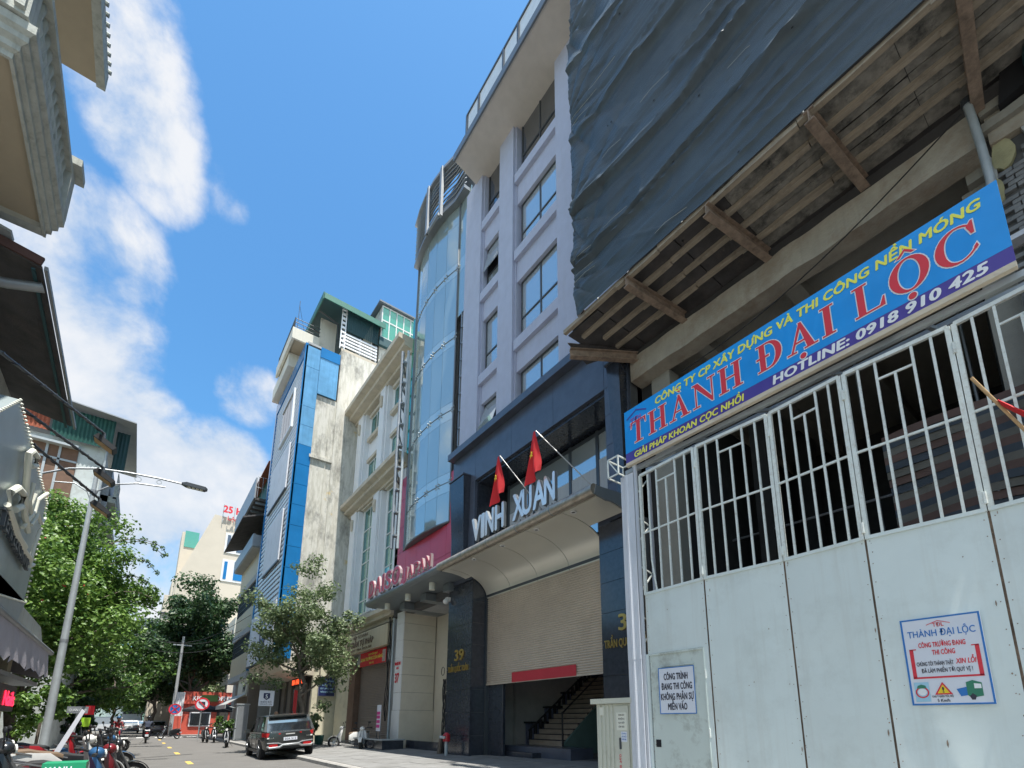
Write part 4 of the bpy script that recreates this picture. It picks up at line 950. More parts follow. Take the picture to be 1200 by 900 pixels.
# striped sheet hanging inside
SHT = thing('striped_sheet', 'striped plastic sheet hanging in the dark behind the right hand gate panels', 'sheet', (8.5, .5, 4))
nst = 17
for k in range(nst):
    R = []
    for j in range(15):
        y = 2.05 - j * .32; R.append([(8.5 + .07 * sin(y * 3 + k * .35) + .05 * noise.noise(Vector((y, k * .3, 0))), y, 3.75 + (k + q) * .115 + .05 * sin(y * 1.9) - .03 * j * 0) for q in (0, 1.0)])
    MB().loft(R, closed=False).build('stripe', ('stripe_blue', 'stripe_red', 'stripe_white')[k % 3], SHT)
# ------------------------------------------------ catch platform and its steel
PL = thing('catch_platform', 'old timber catch platform on rusty steel joists jutting from the concrete building', 'scaffold platform', (8.2, 3, 10.9))
for (a, c) in (((7.62, 8.02, 10.70), (9.15, 7.08, 10.74)), ((7.25, 5.82, 10.86), (9.12, 5.62, 10.86)), ((7.25, 3.86, 10.88), (9.12, 3.60, 10.88)), ((7.25, 2.02, 10.92), (9.12, 1.85, 10.90)), ((6.9, .10, 10.95), (9.3, .34, 10.88))):
    MB().ibeam(a, c, .15, .24).build('joist', 'rusty_steel', PL)
for x, z in ((7.34, 11.03), (7.78, 11.03), (8.24, 11.03), (8.72, 11.03)):
    y0 = 7.9 if x < 7.5 else (7.7 if x < 8 else 7.4)
    pts = [y0, 5.9, 5.0, 3.7, 2.2, 0.2, -2.5]
    for i in range(len(pts) - 1):
        dz = .0 if i % 2 else .03
        rough('timber_rail', x - .05, x + .05, pts[i + 1] + .01, pts[i] + (.25 if i % 2 else 0), z - .05 + dz, z + .05 + dz, 'timber', PL, 8, .01, i)
yd = [7.95, 6.9, 5.8, 4.7, 3.6, .9, -2.6]
for i in range(len(yd) - 1):
    old = yd[i] < 3.7
    xo = 7.30 if i else 7.5
    if old:
        P = [(7.30, 8.05), (8.06, 8.5), (8.51, 9.14)]
        for a, c in P: rough('deck_board', a, c - .01, yd[i + 1] + .004, yd[i] - .004, 11.09, 11.12, 'mould_board', PL, 30, .022, i)
    else:
        MB().box(xo, 9.28, yd[i + 1] + .01, yd[i] - .01, 11.09 + .01 * (i % 2), 11.12 + .01 * (i % 2)).build('deck_board', 'dark_deck', PL)
MB().prism([(7.62, 8.1, 11.04), (9.14, 7.2, 11.04), (8.5, 8.3, 10.98)], (0, 0, .03)).build('deck_board', 'dark_deck', PL)
MB().box(7.4, 9.29, -2.6, 7.8, 11.16, 11.2).build('deck_sheet', 'dark_deck', PL)
# downpipe at the right end
DP = thing('downpipe', 'grey downpipe bending over the right end of the concrete beam', 'pipe', (9.0, .3, 10))
MB().tube([(9.0, .42, 10.85), (8.98, .40, 10.5), (9.02, .38, 10.0), (9.05, .37, 9.4), (9.1, .42, 8.8), (9.25, .5, 8.4)], .055, 10).build('pipe', 'galv', DP, smooth=True)
MB().tube([(9.0, .42, 10.93), (9.0, .42, 10.82)], .075, 10).build('collar', 'dark_frame', DP)
# wire
WR = thing('wire', 'thin black wire sagging in front of the concrete beam', 'wire', (8.9, 4, 10))
MB().tube([(8.95 - .1 * sin(pi * t), .5 + 5.2 * t, 10.7 - 1.35 * t - .45 * sin(pi * t)) for t in [k / 12 for k in range(13)]], .012, 5).build('strand', 'rubber', WR)
# ------------------------------------------------ old brick neighbour at the right edge
BW = thing('old_brick_house', 'old house with broken plaster and bare dark bricks at the right edge', 'building', (9.5, -1.5, 0))
MB().box(9.42, 9.6, -5, .36, .2, 12).build('wall_core', 'mortar', BW)
rs = random.Random(5)
zr = 7.6; row = 0
while zr < 9.9:
    y = .35 - (row % 2) * .12
    while y > -.75:
        if rs.random() > .05 and not (zr > 9.6 and y > .1):
            MB().box(9.35 + rs.uniform(0, .02), 9.43, y - .205, y - .008, zr + .004, zr + .072).build('brick', 'brick_old', BW)
        y -= .215
    zr += .082; row += 1
def blob(cy, cz, ry, rz, m, x=9.33, n=18, th=.08, seed=0):
    P = []
    for k in range(n):
        t = 2 * pi * k / n; q = 1 + .35 * noise.noise(Vector((cos(t) * 1.5 + seed, sin(t) * 1.5, seed)))
        P.append((x, cy + ry * cos(t) * q, cz + rz * sin(t) * q))
    MB().prism(P, (th, 0, 0)).build('plaster_patch', m, BW)
blob(.20, 9.92, .13, .26, 'yellow_plaster', seed=1); blob(.33, 9.35, .07, .22, 'yellow_plaster', seed=2); blob(-.28, 10.15, .30, .36, 'pale_plaster', 9.31, seed=3); blob(-.15, 9.3, .09, .42, 'pale_plaster', 9.32, seed=5); blob(.34, 9.75, .05, .3, 'pale_plaster', 9.34, seed=7); blob(-.3, 8.4, .12, .3, 'pale_plaster', 9.33, seed=9)
for z in (10.38, 10.68): rough('stringcourse', 9.2, 9.42, -5, .34, z, z + .16, 'soffit_concrete', BW, 20, .02, 3)
MB().box(9.15, 9.42, -3, .36, 8.28, 8.36).build('pale_ledge', 'post_sheet', BW)
MB().prism([(9.1, .12, 10.55), (9.1, -1.2, 10.9), (9.1, -1.2, 11.2), (9.1, .0, 11.25)], (.3, 0, 0)).build('dark_hole', 'black_void', BW)
GN = MB().ball((9.0, -.42, 10.85), .16, .22, .42, 14, 10)
gn = GN.build('green_net', 'green_dark', BW, smooth=True)
# ------------------------------------------------ tarpaulin
TP = MB(); ny, nz_ = 260, 300
Y0, Y1, Z0, Z1 = 7.32, -3.2, 11.06, 23.5
def crease(v, w_): return max(0, 1 - abs(v) / w_) ** 1.6
def tarp_x(y, z, u, w):
    s = z + .05 * (y - 3) + .22 * noise.noise(Vector((y * .25, z * .3, 1)))
    h = .10 * noise.noise(Vector((y * .16, s * .35, 0)))
    # long taut folds running along the street
    for fr, sd, am, wd in ((.55, 0, .13, .09), (1.1, 7, .085, .10), (2.3, 13, .045, .12), (5.0, 21, .018, .22)):
        r = noise.noise(Vector((y * .075 * (1 + sd * .03), s * fr, sd))); h -= am * crease(r, wd) * (.25 + 1.3 * abs(noise.noise(Vector((y * .22, s * .5, sd + 3)))))
    # gathered folds fanning out of the tied left edge
    e = max(0, 1 - u * 4.2) ** 1.2
    for zt in (12.1, 14.0, 17.2, 20.3):
        dz = z - zt; d = (7.4 - y) + .12; ang = math.atan2(dz, d); rr = math.hypot(dz, d)
        if rr < 4.2: h -= .085 * (1 - rr / 4.2) * abs(sin(ang * 7 + zt)) ** .7 * min(1, rr * 2.5)
    # overlapping strips with a free lower hem
    for zs_, amp in ((12.6, .09), (14.2, .12), (16.6, .09), (19.0, .10)):
        d = (s + .30 * noise.noise(Vector((y * .35, zs_, 0))) + .08 * noise.noise(Vector((y * 1.4, zs_, 4)))) - zs_
        if 0 < d < .5: h -= amp * (1 - d / .5) ** .8
        elif -.09 < d <= 0: h -= amp * (1 + d / .09) ** 2
    q = noise.noise(Vector((y * .9, z * .9, 31))) ; h -= .035 * crease(noise.noise(Vector((y * .35 + z * .25, s * 1.6, 40))), .12) * max(0, q + .35)
    h -= .022 * crease(noise.noise(Vector((y * .8 - z * .5, s * .8, 50))), .10) * max(0, .5 - q)
    h += .008 * noise.noise(Vector((y * 2, s * 9, 3)))
    h *= min(1, w * 22 + .12)
    return 7.24 + h
for j in range(nz_ + 1):
    w = j / nz_; z = Z0 + (Z1 - Z0) * w ** 1.15
    for i in range(ny + 1):
        u = i / ny; y = Y0 + (Y1 - Y0) * u
        yy = y + (.05 * noise.noise(Vector((z * .9, 0, 4))) if i == 0 else 0)
        zz_ = z + ((.05 * noise.noise(Vector((y * 2, 1, 1))) + .12 * math.sin(y * 1.6) ** 2) if j == 0 else 0)
        TP.v.append((tarp_x(y, z, u, w), yy, zz_))
for j in range(nz_):
    for i in range(ny):
        a = j * (ny + 1) + i; TP.f.append((a, a + 1, a + ny + 2, a + ny + 1))
tp = TP.build('tarpaulin', 'tarp', smooth=True)
tag(tp, 'huge blue grey tarpaulin hung in folds over the scaffolding', 'tarpaulin')
for k in range(46):
    yy = rs.uniform(-1.5, 7.0) if k % 3 else 7.25; zz = rs.uniform(11.3, 20); xx = tarp_x(yy, zz, (Y0 - yy) / (Y0 - Y1), 1) - .012
    if k % 2: MB().box(xx - .002, xx + .002, yy - .012, yy + .02, zz - .014, zz + .012).build('small_tear', 'black_void', tp)
    else: MB().tube([(xx, yy, zz), (xx - .02, yy - rs.uniform(.1, .45), zz + rs.uniform(-.1, .02)), (xx + .02, yy - rs.uniform(.5, .9), zz - .05)], .004, 4).build('tie_string', 'rope', tp)
sc = thing('scaffold', 'steel scaffold tubes hidden behind the tarpaulin with one clamp at its lower left edge', 'scaffold', (7.6, 3, 11.2))
for y in (7.0, 4.6, 2.2, -.2, -2.6): MB().tube([(7.62, y, 11.1), (7.62, y, 23.4)], .025, 6).build('tube', 'galv', sc)
for z in (11.5, 15, 19, 23): MB().tube([(7.66, 7.1, z), (7.66, -3, z)], .025, 6).build('tube', 'galv', sc)
MB().tube([(7.35, 7.36, 11.28), (7.6, 7.36, 11.28)], .10, 10).build('clamp', 'rusty_steel', sc)
MB().tube([(7.2, 7.36, 14.1), (7.6, 7.36, 14.1)], .07, 10).build('clamp', 'timber', sc)

# ---------------------------------------------------------------- site gate
GX = 7.0
GT = thing('site_gate', 'tall pale green folding steel gate with barred upper half and sheet metal below', 'gate', (GX, 2.5, .15))
hy = [5.55, 4.30, 3.06, 2.02, .87, -.28, -1.45]; hx = [7.02, 6.96, 7.03, 6.96, 7.03, 6.96, 7.03]
ZS, ZT = 3.70, 6.03
def dr(f, z): return 0
for p in range(6):
    A = Vector((hx[p], hy[p], 0)); Bq = Vector((hx[p + 1], hy[p + 1], 0)); d = (Bq - A).normalized(); wd = (Bq - A).length
    P = lambda s, z, off=0: A + d * s + Vector((off, 0, z))
    gp = .012
    # sheet, slightly dished
    R = []
    for i in range(9):
        s = gp + (wd - 2 * gp) * i / 8; R.append([P(s, zc, .014 * noise.noise(Vector((s * 1.8 + p * 5, zc * 1.1, 0))) * min(1, 6 * s / wd, 6 * (wd - s) / wd)) for zc in [.32 + (ZS - .32) * q / 12 for q in range(13)]])
    if p == 0:   # wicket door is set into this sheet
        MB().loft([[P(s, zc, -.002) for zc in (2.60, 3.0, 3.4, ZS)] for s in (gp, wd * .5, wd - gp)], closed=False).build('gate_sheet', 'gate_paint', GT)
        D = MB().loft([[P(s, zc, -.002) for zc in (.32, 1.2, 2.0, 2.565)] for s in (.05, wd * .5, wd - .12)], closed=False).build('wicket_door', 'door_paint', GT)
        MB().beam(P(.04, 2.58, -.012), P(wd - .10, 2.58, -.012), .02, .03).beam(P(wd - .105, .32, -.012), P(wd - .105, 2.58, -.012), .02, .02, (1, 0, 0)).build('door_edge', 'door_paint', D)
        MB().beam(P(.30, 2.36, -.012), P(wd - .3, 2.36, -.012), .012, .02).build('door_bead', 'door_paint', D)
        MB().box(P(.1, 0).x - .012, P(.1, 0).x + .01, P(.1, 0).y - .10, P(.1, 0).y, 1.02, 1.14).build('lock_hole', 'black_void', D)
        for zc in (2.1, 1.2): MB().tube([P(wd - .09, zc, -.015), P(wd - .09, zc + .13, -.015)], .016, 6).build('hinge', 'bar_paint', D)
        MB().beam(P(.01, .32, 0), P(.01, 2.6, 0), .05, .05, (1, 0, 0)).beam(P(wd - .06, .32, .0), P(wd - .06, 2.6, .0), .09, .02, (1, 0, 0)).build('door_jamb', 'gate_paint', GT)
    else:
        MB().loft(R, closed=False).build('gate_sheet', 'gate_paint', GT, smooth=True)
    b = MB()
    for s in (.03, wd - .03): b.beam(P(s, ZS - .02), P(s, ZT), .05, .05, (1, 0, 0))
    b.build('stile', 'bar_paint', GT)
    MB().beam(P(.03, ZT), P(wd - .03, ZT), .045, .05).build('top_rail', 'bar_paint', GT)
    MB().beam(P(.02, ZS + .0), P(wd - .02, ZS), .05, .045).build('sill_rail', 'gate_paint', GT)
    MB().beam(P(.05, 4.86, .0), P(wd - .05, 4.86, .0), .024, .03).build('cross_bar', 'bar_paint', GT)
    nb = 6
    for k in range(1, nb):
        s = wd * k / nb
        ztop = ZT - .03
        if k == 3: ztop = ZT - .28
        if p == 0 and k == 1:
            MB().tube([P(s, ztop), P(s, 4.3), P(s + .08, ZS + .02)], .017, 7).build('bent_bar', 'bar_paint', GT)
            continue
        MB().beam(P(s, ZS + .02, -.004), P(s, ztop, -.004), .028, .028, (1, 0, 0)).build('bar', 'bar_paint', GT)
    MB().beam(P(wd * 2 / nb, ZT - .28, -.002), P(wd * 4 / nb, ZT - .28, -.002), .024, .026).build('short_bar', 'bar_paint', GT)
    for zc in (ZS + .06, 5.65): MB().tube([P(wd - .0, zc, -.03), P(wd - .0, zc + .14, -.03)], .02, 6).build('hinge', 'bar_paint', GT)
    # seam shadow gap strips behind
    MB().box(hx[p] + .03, hx[p] + .05, hy[p] - .05, hy[p] + .03, .3, ZS).build('seam_back', 'rusty_steel', GT)
# spot welds and dents
rs = random.Random(2)
b = MB()
for p in range(6):
    for s in (.04, .96):
        for k in range(14):
            zc = .5 + k * .24 + rs.uniform(-.04, .04); q = Vector((hx[p] + (hx[p + 1] - hx[p]) * s - .004, hy[p] + (hy[p + 1] - hy[p]) * s, zc))
            b.ball(q, .006, n=6, m=4)
b.build('weld_spots', 'rusty_steel', GT, kind='stuff')
b = MB()
for k in range(110):      # chips and rust freckles, thicker near the seams and the bottom
    p = rs.randrange(6); s = rs.choice((rs.uniform(.01, .08), rs.uniform(.92, .99), rs.random())); zc = .35 + 3.3 * rs.random() ** 1.7
    q = Vector((hx[p] + (hx[p + 1] - hx[p]) * s - .018, hy[p] + (hy[p + 1] - hy[p]) * s, zc)); a = rs.uniform(.003, .010); h2 = a * rs.choice((1, 1, 1.4, 5))
    if p == 0: q.x += .012
    b.add([q + Vector((0, -a, 0)), q + Vector((0, -a * .3, h2)), q + Vector((0, a * .8, h2 * .5)), q + Vector((0, a, -h2 * .3)), q + Vector((0, 0, -h2))], [(0, 4, 3, 2, 1)])
b.build('paint_chips', 'rusty_steel', GT, kind='stuff')
MB().box(7.05, 7.12, -1.6, 5.9, 6.22, 6.30).build('head_angle', 'galv', GT)
for y in (5.5, 4.4, 3.3, 2.2, 1.1, 0): MB().beam((7.08, y, 6.24), (7.75, y, 6.55), .05, .05).build('head_strut', 'galv', GT)
MB().box(7.7, 7.78, -1.6, 5.9, 6.5, 6.58).build('head_angle', 'galv', GT)
# posts
def gpost(y0, y1, label, loc):
    T = thing('gate_post', label, 'gate post', loc)
    R = []; n = 22
    for k in range(n + 1):
        y = y1 + (y0 - y1) * k / n; x = GX - .06 - (.012 if k % 2 else 0) - (.02 if 8 < k < 13 else 0); R.append((x, y, 0))
    MB().loft([[(x, y, z) for (x, y, _) in R] for z in (.15, 2.6)], closed=False).build('corrugated_sheet', 'post_sheet', T)
    MB().loft([[(x - .006, y, z) for (x, y, _) in R] for z in (2.52, 6.12)], closed=False).build('corrugated_sheet', 'post_sheet', T)
    MB().box(GX - .05, GX - .0, y0, y1, .15, 6.1).build('sheet_backing', 'galv', T)
    for (x, y) in ((GX - .03, y0 - .03), (GX + .38, y0 - .03), (GX + .38, y1)): MB().box(x - .025, x + .025, y - .025, y + .025, .15, 6.3).build('chord', 'post_sheet', T)
    for k in range(12):
        z = .4 + k * .48
        MB().beam((GX - .02, y0 - .03, z), (GX + .37, y0 - .03, z + (.44 if k % 2 else -.1)), .022, .022).build('lacing', 'bar_paint', T)
    return T
gp1 = gpost(5.62, 5.93, 'white ribbed post with lattice side at the left end of the site gate', (GX, 5.8, .15))
gp2 = gpost(-.02, .30, 'white ribbed post rising in front of the right end of the gate banner', (GX, .15, .15))
for c in kids(gp2): c.location = (c.location[0], c.location[1], c.location[2])
gp2.location = (6.82, .02, .15)
CG = thing('lamp_cage', 'small white angle iron cage at the left end of the blue banner', 'bracket', (6.9, 5.9, 6.2))
b = MB()
for y in (5.82, 6.08):
    for z in (6.12, 6.5): b.beam((6.75, y, z), (7.2, y, z), .025, .025)
for x in (6.75, 7.2):
    for z in (6.12, 6.5): b.beam((x, 5.82, z), (x, 6.08, z), .025, .025)
    for y in (5.82, 6.08): b.beam((x, y, 6.12), (x, y, 6.5), .025, .025, (1, 0, 0))
b.beam((6.75, 5.82, 6.12), (6.75, 6.08, 6.5), .02, .02).build('frame', 'bar_paint', CG)
# ------------------------------------------------ blue banner sign
SN = thing('banner_sign', 'long blue and purple company banner board above the site gate', 'sign', (6.9, 3, 6.9))
SX = 6.90; sy0, sy1, sz0, sz1 = 5.74, .24, 6.34, 7.44
MB().box(SX, SX + .03, sy1, sy0, sz0 + .20, sz1).build('blue_field', 'sign_blue', SN)
MB().box(SX, SX + .03, sy1, sy0, sz0, sz0 + .198).build('purple_band', 'sign_purple', SN)
MB().box(SX - .006, SX + .05, sy1, sy0, sz0 - .035, sz0 - .002).box(SX - .012, SX + .06, sy1, sy0, sz0 - .075, sz0 - .037).build('edge_angle', 'cream_trim', SN)
MB().box(SX + .035, SX + .08, sy1, sy0, sz1 - .06, sz1 - .01).build('rear_batten', 'galv', SN)
for y in (5.2, 3.8, 2.4, 1.0): MB().box(SX + .035, SX + .08, y - .02, y + .02, sz0, sz1 - .07).build('rear_batten', 'galv', SN)
def sign_y(u, v): return on_x(u, v, SX).y
ya, yb = sign_y(768, 470), sign_y(1148, 236)
text('line_one', 'CÔNG TY CP XÂY DỰNG VÀ THI CÔNG NỀN MÓNG', 'ink_yellow', (SX - .004, ya, sz1 - .225), RY, UZ, .135, ya - yb, .004, SN, bold=.035, shear=.12)
ya, yb = sign_y(744, 535), sign_y(872, 468)
text('line_three', 'GIẢI PHÁP KHOAN CỌC NHỒI', 'ink_yellow', (SX - .004, ya, sz0 + .035), RY, UZ, .115, ya - yb, .004, SN, bold=.03, shear=.12)
ya, yb = sign_y(906, 445), sign_y(1158, 315)
text('line_three', 'HOTLINE: 0918 910 425', 'ink_white', (SX - .004, ya, sz0 + .035), RY, UZ, .135, ya - yb, .004, SN, bold=.04, shear=.12)
# big serif lettering drawn by hand (1 unit = cap height)
def serif(ch):
    """returns list of polygons (outer outline, y up) for slab serif capitals, and advance width"""
    st, sf = .20, .055      # stem, serif thickness
    def stem(x, w=st): return [(x, 0), (x + w, 0), (x + w, 1), (x, 1)]
    def foot(x0, x1, y): return [(x0, y), (x1, y), (x1, y + sf), (x0, y + sf)]
    if ch == 'T': return [stem(.33), foot(.20, .66, 0), foot(0, .86, 1 - sf), [(0, 1), (0, .72), (.035, .72), (.10, .945)], [(.86, 1), (.86, .72), (.825, .72), (.76, .945)]], .86
    if ch == 'H': return [stem(.10), stem(.66), foot(0, .40, 0), foot(.56, .96, 0), foot(0, .40, 1 - sf), foot(.56, .96, 1 - sf), [(.3, .47), (.66, .47), (.66, .53), (.3, .53)]], .96
    if ch == 'I': return [stem(.10), foot(0, .40, 0), foot(0, .40, 1 - sf)], .40
    if ch == 'L': return [stem(.10), foot(0, .80, 0), foot(0, .40, 1 - sf), [(.80, 0), (.80, .30), (.765, .30), (.66, .05)]], .82
    if ch == 'A': return [[(.12, 0), (.47, 1), (.52, .86), (.19, 0)], [(.44, 1), (.54, 1), (.90, 0), (.67, 0)], foot(0, .32, 0), foot(.56, 1.0, 0), [(.24, .30), (.70, .30), (.68, .36), (.26, .36)]], 1.0
    if ch == 'N': return [[(.12, 0), (.18, 0), (.18, 1), (.12, 1)], [(.02, 1), (.26, 1), (.90, .12), (.90, 0), (.84, 0)], [(.84, 0), (.90, 0), (.90, 1), (.84, 1)], foot(0, .32, 0), foot(.70, 1.02, 1 - sf), foot(0, .22, 1 - sf)], 1.02
    if ch in 'OD':
        P = []; n = 28
        if ch == 'O':
            for k in range(n):
                t0, t1 = 2 * pi * k / n, 2 * pi * (k + 1) / n
                o = lambda t: (.48 + .48 * cos(t), .5 + .53 * sin(t)); i_ = lambda t: (.48 + .27 * cos(t), .5 + .47 * sin(t))
                P.append([i_(t0), o(t0), o(t1), i_(t1)])
            return P, .96
        for k in range(14):
            t0, t1 = -pi / 2 + pi * k / 14, -pi / 2 + pi * (k + 1) / 14
            o = lambda t: (.42 + .48 * cos(t), .5 + .5 * sin(t)); i_ = lambda t: (.42 + .27 * cos(t), .5 + .44 * sin(t))
            P.append([i_(t0), o(t0), o(t1), i_(t1)])
        P += [stem(.12), foot(.02, .43, 0), foot(.02, .43, 1 - sf), [(0, .47), (.46, .47), (.46, .54), (0, .54)]]
        return P, .92
    if ch == 'C':
        P = []; n = 22
        for k in range(n):
            t0 = radians(38) + radians(290) * k / n; t1 = radians(38) + radians(290) * (k + 1) / n
            f = lambda t: .06 + .15 * max(0, -cos(t)) ** .7
            o = lambda t: (.48 + .48 * cos(t), .5 + .53 * sin(t)); i_ = lambda t: (.48 + (.48 - f(t)) * cos(t), .5 + (.53 - f(t) * .45 - .02) * sin(t))
            P.append([i_(t0), o(t0), o(t1), i_(t1)])
        P += [[(.80, .62), (.87, .62), (.87, 1.0), (.83, 1.0), (.72, .86)], [(.80, .22), (.87, .30), (.90, .20), (.84, .13)]]
        return P, .94
def acc(kind, cx):
    if kind == 'grave': return [[(cx - .18, 1.30), (cx - .02, 1.30), (cx + .10, 1.10), (cx + .02, 1.10)]]
    if kind == 'dot': return [[(cx + .10 * cos(2 * pi * k / 12), -.20 + .10 * sin(2 * pi * k / 12)) for k in range(12)]]
    if kind == 'hat': return [[(cx - .24, 1.10), (cx, 1.32), (cx, 1.24), (cx - .14, 1.10)], [(cx + .24, 1.10), (cx, 1.32), (cx, 1.24), (cx + .14, 1.10)]]
    return []
word = [('T', 0), ('H', 0), ('A', 'grave'), ('N', 0), ('H', 0), (' ', 0), ('D', 0), ('A', 'dot'), ('I', 0), (' ', 0), ('L', 0), ('O', 'both'), ('C', 0)]
tot = 0; lay = []
for ch, a in word:
    if ch == ' ': tot += .42; continue
    P, w_ = serif(ch)
    ac = (acc('hat', w_ / 2) + acc('dot', w_ / 2)) if a == 'both' else acc(a, w_ / 2)
    lay.append((ch, tot, P + ac)); tot += w_ + .14
ya, yb = sign_y(740, 518), sign_y(1160, 290)
capz = .46; zbase = sz0 + .33; kx = (ya - yb) / tot
def grow(P, g_):
    cx = sum(p[0] for p in P) / len(P); cy_ = sum(p[1] for p in P) / len(P); out = []
    for i in range(len(P)):   # push every corner outward along its bisector
        a, p, c = Vector(P[i - 1]), Vector(P[i]), Vector(P[(i + 1) % len(P)])
        e1, e2 = (p - a), (c - p)
        if e1.length < 1e-6 or e2.length < 1e-6: out.append(tuple(p)); continue
        e1.normalize(); e2.normalize(); n1 = Vector((e1.y, -e1.x)); n2 = Vector((e2.y, -e2.x)); n_ = n1 + n2
        if n_.length < .2: n_ = n1
        n_.normalize(); q = n_ / max(.5, n_.dot(n1))
        out.append((p.x + q.x * g_, p.y + q.y * g_))
    return out
def ccw(P):
    A_ = sum(P[i - 1][0] * P[i][1] - P[i][0] * P[i - 1][1] for i in range(len(P))); return P if A_ > 0 else P[::-1]
for li, (ch, ox, polys) in enumerate(lay):
    for (m_, g_, dx) in (('ink_white', .028, .0010), ('ink_red', .0, .0060)):
        b = MB()
        for pi_, P in enumerate(polys):
            Q = grow(ccw([(x_, y_) for x_, y_ in P]), g_)
            xx = SX - dx - pi_ * .00004
            P3 = [(xx - .002, ya - (ox + x_) * kx, zbase + y_ * capz) for x_, y_ in Q]
            b.add(P3, [tuple(range(len(P3)))])
        b.build('big_letter' if m_ == 'ink_red' else 'letter_outline', m_, SN)
# little house logo
b = MB()
ly = sy0 - .30; lz = sz1 - .34
b.prism([(SX - .004, ly + .24, lz + .16), (SX - .004, ly, lz + .27), (SX - .004, ly - .24, lz + .16), (SX - .004, ly - .24, lz + .13), (SX - .004, ly, lz + .24), (SX - .004, ly + .24, lz + .13)], (-.002, 0, 0)).build('logo_roof', 'sign_purple', SN)
mat('ink_mauve', (.22, .10, .40), .5, bump=0); text('logo_text', 'TĐL', 'ink_mauve', (SX - .004, ly + .15, lz), RY, UZ, .12, .30, .003, SN, bold=.03)
text('logo_text', 'THÀNH ĐẠI LỘC', 'ink_mauve', (SX - .004, ly + .2, lz - .05), RY, UZ, .035, .40, .003, SN)

# ------------------------------------------------ notices on the gate
def panel_x(y):
    for p in range(6):
        if hy[p + 1] <= y <= hy[p]: return hx[p] + (hx[p + 1] - hx[p]) * (y - hy[p]) / (hy[p + 1] - hy[p])
    return GX
NB = thing('site_notice', 'large white site notice with blue border, red frame and pictures on the gate', 'notice', (6.95, 1.45, 2.1))
y0, y1, z0, z1 = 1.80, 1.09, 1.62, 2.60
rx = .5 * (panel_x(y0) + panel_x(y1)) - .035
MB().box(rx, rx + .012, y1, y0, z0, z1).build('board', 'notice_white', NB)
t = .018
MB().box(rx - .003, rx - .0005, y1, y0, z1 - t, z1).box(rx - .003, rx - .0005, y1, y0, z0, z0 + t).box(rx - .003, rx - .0005, y0 - t, y0, z0 + t, z1 - t).box(rx - .003, rx - .0005, y1, y1 + t, z0 + t, z1 - t).build('border', 'ink_blue', NB)
W_ = y0 - y1; Hh = z1 - z0
def Tn(s, m_, fx, fz, fw, fh, bold=.02, shear=0): text('line', s, m_, (rx - .0015, y0 - fx * W_, z1 - fz * Hh), RY, UZ, fh * Hh, fw * W_, .002, NB, bold=bold, shear=shear)
Tn('THÀNH ĐẠI LỘC', 'ink_blue', .08, .22, .84, .075, .012)
Tn('CÔNG TRƯỜNG ĐANG', 'ink_red', .20, .345, .58, .055, .03); Tn('THI CÔNG', 'ink_red', .36, .435, .28, .055, .03)
Tn('CHÚNG TÔI THÀNH THẬT', 'ink_black', .14, .555, .46, .045, .02); Tn('XIN LỖI', 'ink_red', .63, .55, .24, .055, .03, .2)
Tn('ĐÃ LÀM PHIỀN TỚI QUÝ VỊ !', 'ink_black', .19, .635, .62, .045, .02)
Tn('CHÚ Ý GIẢM TỐC ĐỘ', 'ink_black', .27, .915, .26, .022, .01); Tn('5 Km/h', 'ink_black', .33, .965, .15, .032, .02)
Tn('TĐL', 'ink_red', .42, .115, .14, .045, .01)
fxy = lambda fx, fz: (rx - .0035, y0 - fx * W_, z1 - fz * Hh)
b = MB(); b.prism([fxy(.34, .085), fxy(.49, .045), fxy(.64, .085), fxy(.64, .092), fxy(.49, .053), fxy(.34, .092)], (-.001, 0, 0)); b.build('logo_roof', 'ink_red', NB)
b = MB()
for (a, c, e, f_) in ((.07, .12, .36, .69), (.88, .93, .36, .69), (.07, .93, .68, .70), (.07, .16, .355, .367), (.84, .93, .355, .367)):
    b.add([fxy(a, e), fxy(c, e), fxy(c, f_), fxy(a, f_)], [(0, 1, 2, 3)])
b.build('red_frame', 'ink_red', NB)
MB().add([fxy(.06, .74), fxy(.25, .74), fxy(.25, .96), fxy(.06, .96)], [(0, 1, 2, 3)]).build('picture', 'ink_skyblue', NB)
cc = Vector(fxy(.155, .855)) + Vector((-.001, 0, 0))
MB().disc(cc, (-1, 0, 0), .062, .001, 20, .048).build('ring', 'ink_red', NB); MB().disc(cc + Vector((0, 0, .005)), (-1, 0, 0), .040, .0008, 14).build('face', 'ink_white', NB)
MB().prism([cc + Vector((-.001, a, c)) for a, c in ((-.045, .045), (.045, .045), (.035, .075), (0, .088), (-.035, .075))], (-.001, 0, 0)).build('helmet', 'ink_green', NB)
MB().add([Vector(fxy(.31, .885)), Vector(fxy(.53, .885)), Vector(fxy(.42, .745))], [(0, 1, 2)]).build('warning_edge', 'ink_red', NB)
MB().add([Vector(fxy(.345, .87)) + Vector((-.001, 0, 0)), Vector(fxy(.495, .87)) + Vector((-.001, 0, 0)), Vector(fxy(.42, .775)) + Vector((-.001, 0, 0))], [(0, 1, 2)]).build('warning_field', 'flag_yellow', NB)
text('warning_mark', '!', 'ink_black', Vector(fxy(.41, .862)) + Vector((-.001, 0, 0)), RY, UZ, .06, .014, .001, NB, bold=.02)
def flat(name, pts, m_, dx=0): MB().add([Vector(fxy(a, c)) + Vector((-dx, 0, 0)) for a, c in pts], [tuple(range(len(pts)))]).build(name, m_, NB)
flat('truck_bed', [(.58, .83), (.70, .81), (.72, .90), (.62, .91)], 'ink_blue'); flat('truck_cab', [(.70, .76), (.78, .74), (.88, .77), (.88, .91), (.74, .93), (.70, .90)], 'ink_green', .0005)
